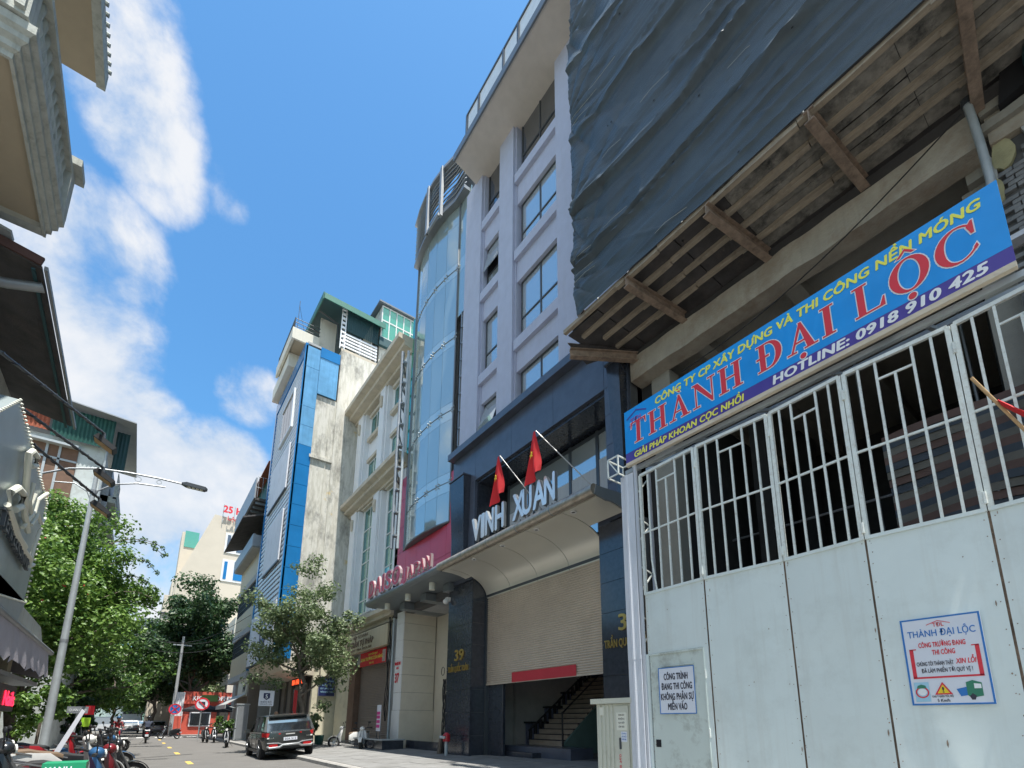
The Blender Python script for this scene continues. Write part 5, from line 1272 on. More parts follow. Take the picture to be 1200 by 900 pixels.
flat('truck_window', [(.79, .775), (.87, .785), (.87, .83), (.79, .83)], 'ink_white', .001); flat('truck_wheel', [(.72, .91), (.76, .88), (.80, .91), (.78, .95), (.74, .95)], 'ink_black', .001)
N2 = thing('door_notice', 'small white notice with thin blue border on the wicket door', 'notice', (6.95, 4.95, 1.95))
y0, y1, z0, z1 = 5.30, 4.60, 1.56, 2.33
rx = min(panel_x(y0), panel_x(y1)) - .014
ang = math.atan2(panel_x(y1) - panel_x(y0), y1 - y0)
MB().box(rx, rx + .004, y1, y0, z0, z1).build('sheet', 'notice_white', N2)
t = .014
MB().box(rx - .003, rx - .0005, y1, y0, z1 - t, z1).box(rx - .003, rx - .0005, y1, y0, z0, z0 + t).box(rx - .003, rx - .0005, y0 - t, y0, z0 + t, z1 - t).box(rx - .003, rx - .0005, y1, y1 + t, z0 + t, z1 - t).build('border', 'ink_blue', N2)
for s, a, w_, zf in (('CÔNG TRÌNH', .16, .66, .27), ('ĐANG THI CÔNG', .08, .84, .48), ('KHÔNG PHẬN SỰ', .05, .90, .70), ('MIỄN VÀO', .24, .52, .91)):
    text('line', s, 'ink_black', (rx - .0015, y0 - a * .7, z1 - zf * .77), RY, UZ, .105, w_ * .7, .002, N2, bold=.035)
# flag on the gate
flag('red flag on a bamboo stick leaning out of the right end of the gate', (6.9, .42, 4.3), (6.62, .74, 5.06), (.1, .1), .3, star=False)
fl = [o for o in COL.objects if o.get('label', '').startswith('red flag on a bamboo stick')][0]
for c in kids(fl):
    if c.name.startswith('cloth'): bpy.data.objects.remove(c)
R = []
for i in range(14):
    s = i / 13
    p = Vector((6.72, .60, 4.75)) + Vector((.02, -.34, -.50)) * s
    wv = .05 + .30 * s
    R.append([p + Vector((.05 * sin(7 * q + 3 * s), -wv * q * .55, -.42 * wv * q * 1.8 + .03 * sin(5 * q))) for q in [k / 8 for k in range(9)]])
MB().loft(R, closed=False).build('cloth', 'flag_red', fl, smooth=True)
# ------------------------------------------------ utility cabinet
CB = thing('utility_cabinet', 'pale beige utility cabinet standing on the pavement before the site gate post', 'cabinet', (7.1, 6.45, .2))
MB().box(7.0, 7.45, 5.98, 6.82, .2, 1.76).build('body', 'cabinet', CB)
MB().box(6.93, 7.5, 5.90, 6.92, 1.765, 1.86).build('lid', 'cabinet', CB)
MB().box(6.975, 6.995, 6.02, 6.34, .28, 1.72).build('door', 'cabinet', CB)
for y in (6.40, 6.50, 6.60, 6.70): MB().box(6.982, 6.998, y, y + .05, .24, 1.74).build('rib', 'cabinet', CB)
MB().box(6.955, 6.975, 6.20, 6.235, .95, 1.15).build('handle', 'dark_frame', CB)
MB().box(6.970, 6.974, 6.05, 6.30, 1.28, 1.60).build('notice', 'notice_cream', CB); MB().box(6.970, 6.974, 6.06, 6.20, 1.08, 1.26).build('notice', 'notice_white', CB)
for i in range(4): text('notice_line', ('THÔNG BÁO', 'ĐIỆN', 'NGUY HIỂM', 'CẤM TRÈO')[i], 'ink_black', (6.969, 6.25, 1.54 - i * .07), RY, UZ, .03, .14, .001, CB)
for i in range(3): text('notice_line', ('EVN', 'HÀ NỘI', '19001288')[i], 'ink_blue', (6.969, 6.18, 1.21 - i * .05), RY, UZ, .028, .10, .001, CB)
text('scrawl', '096 888', 'ink_red', (6.972, 6.21, .86), (0, 0, -1), (0, 1, 0), .05, .34, .001, CB)
MB().box(6.975, 6.985, 6.62, 6.72, 1.55, 1.7).build('plate', 'notice_cream', CB)
MB().box(7.1, 7.25, 5.90, 5.99, 1.862, 1.97).build('small_box', 'notice_cream', CB)
# ---------------------------------------------------------------- grey balcony house beyond the blue one
HG = thing('balcony_house', 'grey concrete house with stacked balconies and cream panels beyond the blue house', 'building', (8, 46, 0))
MB().box(6.9, 18, 40.6, 54, .1, 17.5).build('wall', 'grey_plaster', HG)
MB().box(6.0, 6.95, 40.6, 41.0, 4.6, 14.6).build('side_pier', 'grey_plaster', HG)
for (z0, z1) in ((12.6, 14.4), (8.6, 10.2), (5.0, 6.6)):
    MB().box(6.02, 6.2, 41.0, 50, z0, z1).build('parapet_panel', 'sign_cream', HG); MB().box(5.95, 7, 40.9, 50.2, z0 - .5, z0 - .02).build('balcony_slab', 'grey_plaster', HG)
b = MB()
for (z0, z1) in ((6.6, 8.1), (10.2, 12.1)):
    for k in range(34): b.box(6.04, 6.08, 41.1 + k * .27, 41.13 + k * .27, z0, z1)
    for z in (z0 + .4, z0 + .9, z1 - .05): b.box(6.03, 6.09, 41, 50, z, z + .04)
b.build('window_grille', 'dark_frame', HG, kind='stuff')
for (z0, z1) in ((6.6, 8.1), (10.2, 12.1), (14.6, 16.5)): MB().box(6.88, 6.91, 41.2, 49.8, z0, z1).build('window', 'window_dark', HG)
MB().box(5.4, 7, 41, 50, 14.4, 14.55).build('balcony_slab', 'grey_plaster', HG); MB().box(5.35, 5.5, 41, 50, 14.5, 15.5).box(5.4, 6.9, 40.9, 41.02, 14.5, 15.4).build('balcony_parapet', 'metal_grey', HG)
MB().prism([(4.5, 40.8, 16.5), (4.5, 51, 16.5), (7, 51, 17.5), (7, 40.8, 17.5)], (0, 0, .12)).build('awning', 'dark_deck', HG)
MB().box(5.2, 7, 41.2, 51, 18.3, 18.5).build('roof_slab', 'dark_deck', HG)
for k in range(10): MB().box(5.3, 6.9, 41.5 + k, 41.6 + k, 18.1, 18.29).build('joist', 'metal_grey', HG)
MB().box(5.1, 5.2, 41.1, 51, 18.4, 20.1).build('roof_parapet', 'metal_grey', HG)
b = MB()
for k in range(6): b.tube([(5.3 + k * .3, 41.1, 18.5), (5.3 + k * .3, 41.1, 20.2)], .02, 5)
for z in (19.3, 20.2): b.tube([(5.2, 41.1, z), (6.9, 41.1, z)], .02, 5)
b.build('railing', 'metal_grey', HG)
MB().box(6.4, 9, 41.5, 50, 17.4, 22).build('roof_hut', 'green_sheet', HG)
MB().prism([(5.8, 41, 21.6), (5.8, 50, 21.6), (9, 50, 22.8), (9, 41, 22.8)], (0, 0, .12)).build('hut_roof', 'rust_sheet', HG)
MB().box(6.2, 7, 40.7, 47, .1, 4.4).build('shop_front', 'shop_brown', HG)
MB().box(6.1, 6.25, 41.2, 45, 3.2, 4.5).build('shop_board', 'notice_cream', HG)
text('board_text', 'PHỞ', 'ink_black', (6.09, 42.6, 3.55), RY, UZ, .5, 1.1, .01, HG)
MB().box(6.15, 6.21, 41.6, 43.2, .3, 2.6).build('doorway', 'shop_dark', HG)
AW = thing('awning', 'sloping grey green street awning below the cream shop board', 'awning', (5.6, 43, 2.8))
MB().prism([(6.1, 40.9, 3.35), (6.1, 46.2, 3.35), (4.9, 46.2, 2.55), (4.9, 40.9, 2.55)], (0, 0, .04)).build('sheet', 'zinc_sheet', AW)
MB().box(4.88, 4.92, 40.9, 46.2, 2.3, 2.58).build('valance', 'zinc_sheet', AW)
for y in (41, 46): MB().tube([(4.95, y, 2.5), (6.1, y, 2.2)], .02, 5).build('stay', 'galv', AW)
# ground floor shops under the blue house
MB().box(8.05, 8.12, 31.6, 39.6, .2, 4.2).build('shop_front', 'shop_dark', HB)
for y in (32.2, 33.9, 35.8, 37.6): MB().box(7.95, 8.12, y, y + .9, .2, 4.15).build('shop_column', 'shop_brown', HB)
LS = thing('neon_sign', 'glowing orange red neon words on a dark strip under the blue house', 'sign', (7.9, 33.5, 4))
MB().box(7.85, 7.93, 31.9, 35.4, 3.62, 4.15).build('board', 'black_void', LS); text('words', 'BIA HẢI XỒM', 'led_orange', (7.84, 35.2, 3.72), RY, UZ, .32, 3.0, .01, LS, bold=.02)
FB = thing('feather_flag', 'red cloth flag drooping in the shop doorway behind the tree', 'flag', (7.6, 33, 2))
MB().loft([[(7.6, 33.4 - .9 * q, 3.3 - .1 * s * 2 - 1.0 * s - .9 * q * s + .05 * sin(6 * q)) for q in [k / 6 for k in range(7)]] for s in [k / 6 for k in range(7)]], closed=False).build('cloth', 'flag_red', FB, smooth=True)
MB().tube([(7.6, 33.45, 3.4), (7.75, 33.6, .3)], .02, 6).build('pole', 'galv', FB)
# bus or clinic sign on post
S5 = thing('post_sign', 'white square sign with blue shield numeral 5 on a slim post before the parked car', 'sign', (4.75, 26, .2))
MB().box(4.42, 5.05, 25.98, 26.02, 2.13, 2.84).build('plate', 'notice_white', S5)
MB().tube([(4.95, 26.04, .15), (4.95, 26.04, 2.8)], .03, 8).build('post', 'galv', S5)
MB().prism([(4.6, 25.975, 2.72), (4.87, 25.975, 2.72), (4.87, 25.975, 2.50), (4.735, 25.975, 2.40), (4.6, 25.975, 2.50)], (0, -.006, 0)).build('shield', 'deep_blue', S5)
text('numeral', '5', 'ink_white', (4.68, 25.965, 2.48), (1, 0, 0), UZ, .18, .10, .004, S5, bold=.02)
text('line', 'ĐIỂM ĐỖ', 'deep_blue', (4.5, 25.975, 2.28), (1, 0, 0), UZ, .06, .46, .004, S5); text('line', 'TRẦN QUỐC TOẢN', 'deep_blue', (4.47, 25.975, 2.19), (1, 0, 0), UZ, .045, .52, .004, S5)
# pink feather banner + planter wall
PB = thing('standing_banner', 'narrow pink and white standing banner behind the dark planter', 'banner', (9.0, 22.6, .3))
bx = on_x(443, 850, 8.6)
MB().box(8.6, 8.62, bx.y - .22, bx.y + .22, 1.0, 2.15).build('print', 'notice_white', PB)
mat('pink', (.62, .05, .28), .5, bump=0)
for z in (1.15, 1.35, 1.55, 1.72): MB().box(8.585, 8.597, bx.y - .18, bx.y + .18, z, z + .13).build('band', 'pink', PB)
for dy in (-.2, .2): MB().tube([(8.63, bx.y + dy, .2), (8.63, bx.y + dy, 2.15)], .015, 6).build('leg', 'dark_frame', PB)
PLN = thing('planter_wall', 'low dark stone planter box on the pavement beside pillar 37', 'planter', (8.5, 22, .2))
MB().box(8.3, 9.25, 20.6, 21.2, .18, .62).box(8.3, 8.4, 21.2, 24.0, .18, .62).box(8.4, 9.4, 23.85, 24.0, .18, .62).build('wall', 'granite', PLN)
MB().box(8.25, 9.3, 20.55, 21.25, .63, .68).box(8.25, 8.45, 21.25, 24.05, .63, .68).build('coping', 'galv', PLN)
PT = thing('flower_pot', 'white pot with dark bush against the yellowed wall behind the car', 'potted plant', (6.9, 27, .2))
def leaves(center, radii, n, size, m, name='crown', parent=None, seed=0, clumps=0, shell=.35, kind=None, flat=.0, extra=None):
    rs = random.Random(seed); b = MB(); C = Vector(center); cl = []
    for k in range(clumps):
        t = rs.uniform(0, 2 * pi); z = rs.uniform(-.85, 1); q = math.sqrt(max(0, 1 - z * z)); rr = rs.uniform(.45, 1.0)
        cl.append((Vector((q * cos(t) * radii[0], q * sin(t) * radii[1], z * radii[2])) * rr, rs.uniform(.16, .34)))
    if extra: cl += [(Vector(p) - C, s) for p, s in extra]
    V_, F_ = b.v, b.f
    for i in range(n):
        if cl:
            p0, s = cl[rs.randrange(len(cl))]
            t = rs.uniform(0, 2 * pi); z = rs.uniform(-1, 1); q = math.sqrt(1 - z * z); rr = (rs.random() ** shell)
            rad = s * min(radii) * 1.25
            p = C + p0 + Vector((q * cos(t), q * sin(t), z * .8)) * rad * rr
            nrm = Vector((q * cos(t), q * sin(t), z + .5))
        else:
            t = rs.uniform(0, 2 * pi); z = rs.uniform(-1, 1); q = math.sqrt(1 - z * z); rr = rs.random() ** shell
            p = C + Vector((q * cos(t) * radii[0], q * sin(t) * radii[1], z * radii[2])) * rr; nrm = Vector((q * cos(t), q * sin(t), z + .5))
        nrm += Vector((rs.uniform(-1, 1), rs.uniform(-1, 1), rs.uniform(-1, 1))) * .9; nrm.normalize()
        a = nrm.orthogonal().normalized(); a.rotate(__import__('mathutils').Quaternion(nrm, rs.uniform(0, 2 * pi))); c = nrm.cross(a)
        L_ = size * rs.uniform(.6, 1.3); w_ = L_ * .33; o = len(V_)
        tip = p + a * L_ - nrm * L_ * .15
        V_ += [tuple(p), tuple(p + a * L_ * .5 + c * w_), tuple(tip), tuple(p + a * L_ * .5 - c * w_)]
        F_.append((o, o + 1, o + 2, o + 3))
    return b.build(name, m, parent, kind=kind)
leaves((6.9, 27, 1.25), (.5, .5, .6), 900, .16, 'leaf_dark', 'foliage', PT, 4, 8)
MB().tube([(6.9, 27, .22), (6.9, 27, .75)], [.17, .26], 16).build('pot', 'white_plastic', PT, smooth=True); MB().tube([(6.9, 27, .6), (6.9, 27, 1.1)], .03, 6).build('stem', 'bark', PT)
BK = MB().tube([(7.7, 27.6, .25), (7.7, 27.6, .72)], [.20, .24], 14).build('bin', 'green_sheet', smooth=True); tag(BK, 'dark green bucket standing by the yellowed wall', 'bucket')
# ---------------------------------------------------------------- far things
HT = thing('hotel_building', 'cream high rise wall far down the street with blue banded windows', 'building', (7, 80, 0))
y = 80
MB().prism([(2.05, y, 0), (14, y, 0), (14, y, 30.2), (5.35, y, 30.5), (2.05, y, 20.5)], (0, 16, 0)).build('wall', 'hotel_wall', HT)
MB().box(1.0, 2.1, 80.5, 92, 0, 18).build('side_wing', 'hotel_wall', HT); MB().box(.9, 2.3, 80.3, 90, 15.4, 15.6).build('dark_ledge', 'dark_frame', HT)
MB().box(2.0, 4.0, 83, 88, 18, 28.0).build('side_wing', 'hotel_wall', HT); w = MB().box(2.35, 4.0, 82.9, 88, 25.8, 28.2).build('window', 'green_glass', HT)
for (z0, z1, m_) in ((25.2, 28.0, 'window_dark'), (21.0, 24.0, 'blue_panel')):
    w = MB().box(7.0, 9.9, 79.9, 79.98, z0 - .1, z1 + .1).build('window', 'cream_white', HT)
    MB().box(7.25, 7.65, 79.86, 79.9, z0 + .2, z1 - .2).build('pane', m_, w); MB().box(8.5, 9.8, 79.86, 79.9, z0 + .2, (z0 + z1) / 2 + .3).build('pane', m_, w); MB().box(8.5, 9.8, 79.86, 79.9, (z0 + z1) / 2 + .45, z1 - .1).build('pane', 'window_dark', w)
HS = thing('roof_sign', 'red rooftop letters reading 25 HOTEL on the far cream building', 'sign', (7, 79.6, 31))
text('words', '25 HOTEL', 'ink_red', (6.3, 79.6, 31.0), (1, 0, 0), UZ, 1.0, 5.2, .1, HS, bold=.05)
text('words', 'LẠC HỒNG', 'ink_red', (6.9, 79.6, 29.9), (1, 0, 0), UZ, .6, 4.4, .1, HS, bold=.0)
for k in range(4): MB().tube([(6.3 + k * 1.4, 79.8, 29.4), (6.3 + k * 1.4, 79.8, 32.2)], .05, 5).build('strut', 'galv', HS)
RS = thing('red_shop', 'low red corner shop with white lettered board across the side road', 'shop', (5, 60, 0))
MB().box(3.6, 9, 60, 68, .1, 4.2).build('wall', 'red_shop', RS); MB().box(3.5, 9, 59.7, 60, 3.1, 4.3).build('sign_board', 'red_shop', RS)
text('board_text', 'KICHI COFFEE', 'ink_white', (4.3, 59.68, 3.45), (1, 0, 0), UZ, .42, 3.4, .02, RS, bold=.03)
MB().box(5.0, 6.4, 59.5, 59.7, 3.35, 4.0).build('leaf_panel', 'leaf_dark', RS)
w = MB().box(4.2, 6.0, 59.9, 59.99, .9, 2.3).build('window', 'ink_white', RS); MB().box(4.3, 5.9, 59.86, 59.9, 1.0, 2.2).build('pane', 'window_dark', w)
MB().box(6.5, 7.5, 59.9, 59.99, .2, 2.6).build('doorway', 'shop_dark', RS)
MB().box(2.8, 3.6, 59.6, 63, .1, 4.2).build('white_side', 'cream_white', RS); MB().box(2.6, 3.5, 58.4, 58.7, .1, 1.9).build('red_counter', 'red_shop', RS)
for i, (cx, cy_, w_) in enumerate(((4.7, 54, 1.5), (6.6, 54.5, 1.9))):
    T = thing('parasol', ('small black cafe parasol nearer the road by the red shop', 'wide black cafe parasol nearer the grey house')[i], 'parasol', (cx, cy_, .1))
    R = [[Vector((cx, cy_, 3.0))] * 8] + [[Vector((cx + w_ * r_ * cos(2 * pi * k / 8), cy_ + w_ * r_ * sin(2 * pi * k / 8), 3.0 - .55 * r_ ** 1.3)) for k in range(8)] for r_ in (.3, .65, 1.0)] + [[Vector((cx + w_ * cos(2 * pi * k / 8), cy_ + w_ * sin(2 * pi * k / 8), 2.25)) for k in range(8)]]
    MB().loft(R, caps=False).build('canopy', 'parasol', T); MB().tube([(cx, cy_, .1), (cx, cy_, 3.05)], .03, 6).build('pole', 'galv', T)
def round_sign(x, y, z, r, m1, m2, label, kind_):
    T = thing('traffic_sign', label, 'traffic sign', (x, y, .1))
    MB().tube([(x, y + .05, .1), (x, y + .05, z)], .035, 8).build('post', 'galv', T)
    MB().disc((x, y, z), (0, -1, 0), r, .02, 24, r * .78).build('ring', m1, T); MB().disc((x, y + .005, z), (0, -1, 0), r * .78, .015, 24).build('face', m2, T)
    if kind_ == 'x':
        for s in (-1, 1): MB().beam((x - r * .5, y - .03, z - r * .5 * s), (x + r * .5, y - .03, z + r * .5 * s), r * .18, .01, (0, 1, 0)).build('bar', m1, T)
    else:
        MB().prism([(x - r * .4, y - .03, z + r * .35), (x + r * .4, y - .03, z + r * .35), (x + r * .4, y - .03, z - r * .4), (x + r * .15, y - .03, z - r * .4), (x + r * .15, y - .03, z + r * .1), (x - r * .4, y - .03, z + r * .1)], (0, -.01, 0)).build('arrow', 'ink_black', T)
        MB().beam((x - r * .55, y - .045, z + r * .55), (x + r * .55, y - .045, z - r * .55), r * .15, .01, (0, 1, 0)).build('bar', m1, T)
p = on_y(237, 825, 44); round_sign(p.x, 44, p.z, .46, 'ink_red', 'notice_white', 'round red ringed no turning sign above the parasols', 'arrow')
p = on_y(205, 831, 57.5); round_sign(p.x, 57.5, p.z, .50, 'ink_red', 'ink_blue', 'round blue no parking sign beside the red shop', 'x')
UP = thing('utility_cabinet', 'tall grey street cabinet under the sloping grey green awning', 'cabinet', (5.6, 38.6, .2))
p = on_z(272, 868, .2)
MB().box(5.3, 6.0, 38.4, 38.9, .2, 2.5).build('body', 'galv', UP); MB().box(5.25, 6.05, 38.35, 38.95, 2.51, 2.58).build('lid', 'galv', UP); MB().box(5.35, 5.95, 38.37, 38.395, .3, 2.4).build('door', 'metal_grey', UP)
UT = thing('utility_pole', 'tapered grey concrete utility pole beside the red shop with street wires', 'utility pole', (2.75, 58.2, .1))
MB().tube([(2.75, 58.2, .1), (2.75, 58.2, 9.5)], .17, 10, r1=.10).build('pole', 'grey_plaster', UT, smooth=True)
MB().box(2.0, 3.5, 58.15, 58.25, 8.6, 8.7).build('cross_arm', 'galv', UT)
for k, (z, dx) in enumerate(((8.8, -.5), (8.8, .5), (7.9, 0))):
    MB().tube([(2.75 + dx + (6.5 - 2.75) * t, 58.2 - 16 * t, z - 1.0 * sin(pi * t) * .6 + .6 * t) for t in [q / 10 for q in range(11)]], .022, 4).build('wire', 'rubber', UT)
    MB().tube([(2.75 + dx - 6 * t, 58.2 - 20 * t, z - .8 * sin(pi * t)) for t in [q / 10 for q in range(11)]], .022, 4).build('wire', 'rubber', UT)
FT = thing('far_tower', 'grey far tower block seen between the street trees', 'building', (2, 150, 0))
MB().box(-2.5, 1.2, 150, 165, 0, 26).build('wall', 'metal_grey', FT)
for k in range(6): MB().box(-2.3, 1.0, 149.9, 149.98, 3 + k * 4, 5.4 + k * 4).build('window', 'window_dark', FT)
FT2 = thing('far_tower', 'pale far apartment block right of the grey tower between street trees', 'building', (6, 130, 0))
MB().box(2.6, 12, 130, 145, 0, 32).build('wall', 'hotel_wall', FT2)
for k in range(7):
    for j in range(3): MB().box(3.1 + j * 2.5, 4.6 + j * 2.5, 129.9, 129.98, 3 + k * 4, 5.2 + k * 4).build('window', 'window_dark', FT2)
FT3 = thing('far_house', 'pale blue grey low block closing the far end of the street', 'building', (-4, 260, 0))
MB().box(-14, 1, 260, 275, 0, 13).build('wall', 'metal_grey', FT3); MB().box(-13, .5, 259.9, 259.98, 3, 12).build('window', 'window', FT3)
# ---------------------------------------------------------------- trees
def limb(b, p, d, L_, r, rs, depth, tips, droop=0):
    pts = [Vector(p)]; q = Vector(p); dd = Vector(d).normalized(); n = 5
    for i in range(n):
        dd = (dd + Vector((rs.uniform(-.22, .22), rs.uniform(-.22, .22), rs.uniform(-.08, .16) - droop))).normalized(); q = q + dd * L_ / n; pts.append(q.copy())
    b.tube(pts, r, 7 if depth > 1 else 5, r1=r * .45)
    if depth > 0:
        for k in range(3 if depth > 1 else 3):
            a = rs.uniform(0, 2 * pi); nd = (dd * .7 + Vector((cos(a), sin(a), rs.uniform(.0, .5))) * .85)
            limb(b, pts[rs.randrange(3, n + 1)], nd, L_ * rs.uniform(.55, .75), r * .5, rs, depth - 1, tips, droop)
    tips.append(pts[-1]); tips.append(pts[3])
def tree(label, base, height, lean, crown_c, radii, nleaf, size, leafm, seed, trunk_r=.16, name='street_tree', clumps=30, cat='tree', group=None, extra=None):
    T = thing(name, label, cat, base, group); rs = random.Random(seed); b = MB(); tips = []
    B = Vector(base); top = Vector(crown_c) - Vector((0, 0, radii[2] * .45)); n = 8
    pts = [B.lerp(top, i / n) + Vector((.10 * sin(2.3 * i + seed), .10 * cos(1.7 * i + seed), 0)) * min(i, 3) * .5 for i in range(n + 1)]
    b.tube(pts, [trunk_r * (1.25 if i == 0 else 1 - .55 * i / n) for i in range(n + 1)], 10)
    b.build('trunk', 'bark', T, smooth=True)
    b = MB()
    for k in range(9):
        a = 2 * pi * k / 9 + rs.uniform(-.3, .3); s = pts[rs.randrange(n // 2, n + 1)]
        limb(b, s, (cos(a) * radii[0], sin(a) * radii[1], radii[2] * rs.uniform(.1, 1.0)), max(radii) * .75, trunk_r * .42, rs, 1, tips)
    b.build('limbs', 'bark', T)
    ex = [(t, rs.uniform(.16, .30)) for t in tips if True]
    if extra: ex += extra
    leaves(crown_c, radii, nleaf, size, leafm, 'crown', T, seed, clumps, .45, extra=ex)
    return T
tree('slender young street tree with pale grey green leaves before the blue house', (6.55, 26, .2), 9, 0, (6.05, 26.0, 6.3), (2.0, 1.7, 2.9), 17000, .15, 'leaf_olive', 21, .15, clumps=34,
     extra=[((6.4, 26, 9.6), .25), ((6.3, 25.9, 9.0), .3), ((7.9, 26, 3.4), .35), ((4.4, 26, 4.2), .35), ((7.3, 26, 2.2), .2), ((7.0, 25.9, 1.6), .16), ((4.0, 26, 4.8), .3), ((4.2, 26, 3.4), .3), ((5.0, 26, 3.2), .25)])
tree('big bougainvillea covered street tree on the left behind the lamp post', (-3.6, 27.0, .13), 8, 0, (-3.75, 26.6, 6.6), (3.0, 4.0, 4.3), 62000, .16, 'leaf_bright', 5, .2, clumps=110,
     extra=[((-.7, 26, 6.9), .22), ((-.2, 26, 6.6), .14), ((-5.2, 25, 10.4), .25), ((-4.9, 25, 9.5), .3), ((-4.4, 24.4, 8.6), .3), ((-2.0, 24.5, 3.6), .3), ((-3.2, 24.5, 3.0), .3)])
tb = [o for o in COL.objects if o.get('label', '').startswith('big bougainvillea')][0]
rs = random.Random(8); b = MB()
for k in range(7):
    z = 6.6 + rs.uniform(-1.2, 2.0); y_ = 25 + rs.uniform(-1, 2)
    p0 = Vector((-1.6, y_, z)); pts = [p0 + Vector((t * rs.uniform(1.5, 2.0), t * .6, .6 * sin(2.6 * t) - .2 * t)) for t in [q / 6 for q in range(7)]]
    b.tube(pts, .014, 4)
    for q in pts[1:]:
        leaves(q, (.12, .12, .10), 26, .10, 'leaf', 'sprig', tb, k * 9 + int(q.x * 100) % 7)
b.build('twigs', 'bark', tb)
leaves((-3.2, 24.0, 6.2), (1.6, 2.0, 2.4), 26, .12, 'flower', 'blossoms', tb, 3)
def fartree(label, x, y, zc, rx, ry, rz, n, size, m, seed):
    tree(label, (x, y, .1), 9, 0, (x, y, zc), (rx, ry, rz), n, size, m, seed, .22, clumps=46, group=None)
fartree('massive dark evergreen street tree in front of the far hotel', 4.2, 63, 11.2, 3.7, 4.0, 6.4, 34000, .34, 'leaf_dark', 31)
fartree('dark round street tree left of the massive evergreen', 1.6, 72, 8.6, 3.6, 4, 4.6, 18000, .36, 'leaf_dark', 32)
fartree('lime green low street tree in the middle distance left of the road', -2.7, 48, 4.6, 2.4, 3.2, 2.9, 12000, .26, 'leaf_bright', 33)
fartree('broad green street tree behind the lime green one', -3.2, 62, 7.2, 3.4, 5, 4.4, 15000, .34, 'leaf', 34)
fartree('distant bright green tree left of the far road end', -2.4, 90, 6.5, 3.8, 5, 4.6, 11000, .42, 'leaf_bright', 35)
fartree('distant mid green tree right of the far road end', 3.6, 95, 6.0, 4.2, 5, 4.5, 11000, .42, 'leaf', 36)
fartree('distant dark tree arching over the right pavement', 4.6, 78, 6.8, 3.2, 4, 4.2, 11000, .36, 'leaf_olive', 37)
fartree('hazy small tree at the very end of the street', 1.2, 150, 7.0, 6, 6, 6, 7000, .6, 'leaf', 38)
fartree('leafy green tree between bougainvillea and the lime green tree', -3.4, 37, 4.8, 2.2, 4.2, 3.5, 15000, .22, 'leaf', 39)
fartree('shaggy green street tree hugging the left houses further on', -5.2, 42, 8.5, 2.6, 5, 4, 13000, .26, 'leaf_dark', 40)
BU = thing('bush', 'low leafy bush among the motorbikes in front of the grey cabinet', 'bush', (4.9, 40.5, .15))
leaves((4.9, 40.5, .9), (.9, .9, .8), 1600, .18, 'leaf', 'foliage', BU, 6, 10)
# ---------------------------------------------------------------- left side of the street
LX = -2.6
HL = thing('balcony_house', 'weathered cream house at upper left with moulded balcony and stone balustrade', 'building', (-5, 10, 0))
# balcony slab whose soffit faces us
ya0, yb_, zb_ = 7.66, 11.15, 10.0
MB().box(-6, -2.40, ya0 + .4, yb_ - .1, zb_ + .10, zb_ + .16).build('soffit', 'balcony_soffit', HL)
steps = [(0, 0), (.04, 0), (.04, .09), (.10, .11), (.10, .20), (.17, .24), (.17, .33), (.23, .37), (.23, .50), (0, .50)]
MB().loft([[(-2.42 + a, ya0 + .40 - a, zb_ + c) for a, c in steps], [(-2.42 + a, yb_, zb_ + c) for a, c in steps]]).build('moulding', 'balcony_stone', HL)
MB().loft([[(-6, ya0 + .40 - a, zb_ + c) for a, c in steps], [(-2.424 + a, ya0 + .40 - a, zb_ + c) for a, c in steps]]).build('moulding', 'balcony_stone', HL)
MB().box(-6, -2.425, yb_ - .2, yb_ - .01, zb_ + .0, zb_ + .45).build('moulding', 'balcony_stone', HL)
MB().box(-2.40, -2.22, 8.0, yb_, zb_ + .51, zb_ + .62).build('plinth', 'balcony_stone', HL)
MB().box(-2.42, -2.20, 8.0, yb_ - .1, zb_ + 1.36, zb_ + 1.48).build('handrail', 'balcony_stone', HL)
y = 8.2
while y < yb_ - .3:
    MB().tube([(-2.31, y, zb_ + .62), (-2.31, y, zb_ + .72), (-2.31, y, zb_ + .88), (-2.31, y, zb_ + 1.10), (-2.31, y, zb_ + 1.25), (-2.31, y, zb_ + 1.36)], [.045, .035, .075, .035, .055, .045], 8).build('baluster', 'balcony_stone', HL, smooth=True)
    y += .21
MB().box(-2.46, -2.19, yb_ - .26, yb_ + .02, zb_ + .52, zb_ + 1.50).build('corner_pier', 'balcony_stone', HL)
MB().box(-2.56, -2.08, yb_ - .34, yb_ + .14, zb_ + 1.51, zb_ + 1.66).build('pier_cap', 'balcony_stone', HL)
MB().box(-6, -2.28, ya0 + .12, ya0 + .40, zb_ + .52, 15).build('pier', 'balcony_stone', HL)
for k in range(14): MB().box(-2.42 - k * .17, -2.32 - k * .17, ya0 + .06, ya0 + .119, zb_ + .58, 15).build('flute', 'balcony_stone', HL)
MB().box(-9, -3.6, 8.1, 11.0, 0, 16).build('wall', 'cream', HL)
# upper roof slab
ur = on_x(116, 100, -2.7)
MB().box(-9, ur.x - .05, 2, ur.y, ur.z, ur.z + .25).build('roof_soffit', 'balcony_soffit', HL)
MB().box(ur.x - .05, ur.x + .12, 2, ur.y + .05, ur.z - .03, ur.z + .45).build('gutter', 'balcony_stone', HL)
for k in range(26): MB().tube([(ur.x + .1, ur.y - .05 - k * .22, ur.z + .50), (ur.x + .17, ur.y - .05 - k * .22, ur.z + .49)], .05, 7).build('roof_tile', 'balcony_stone', HL)
MB().box(-4.2, -3.0, 9.0, 9.3, 15.0, ur.z).build('eave_bracket', 'balcony_stone', HL)
mat('verge_brown', (.10, .055, .05), .8)
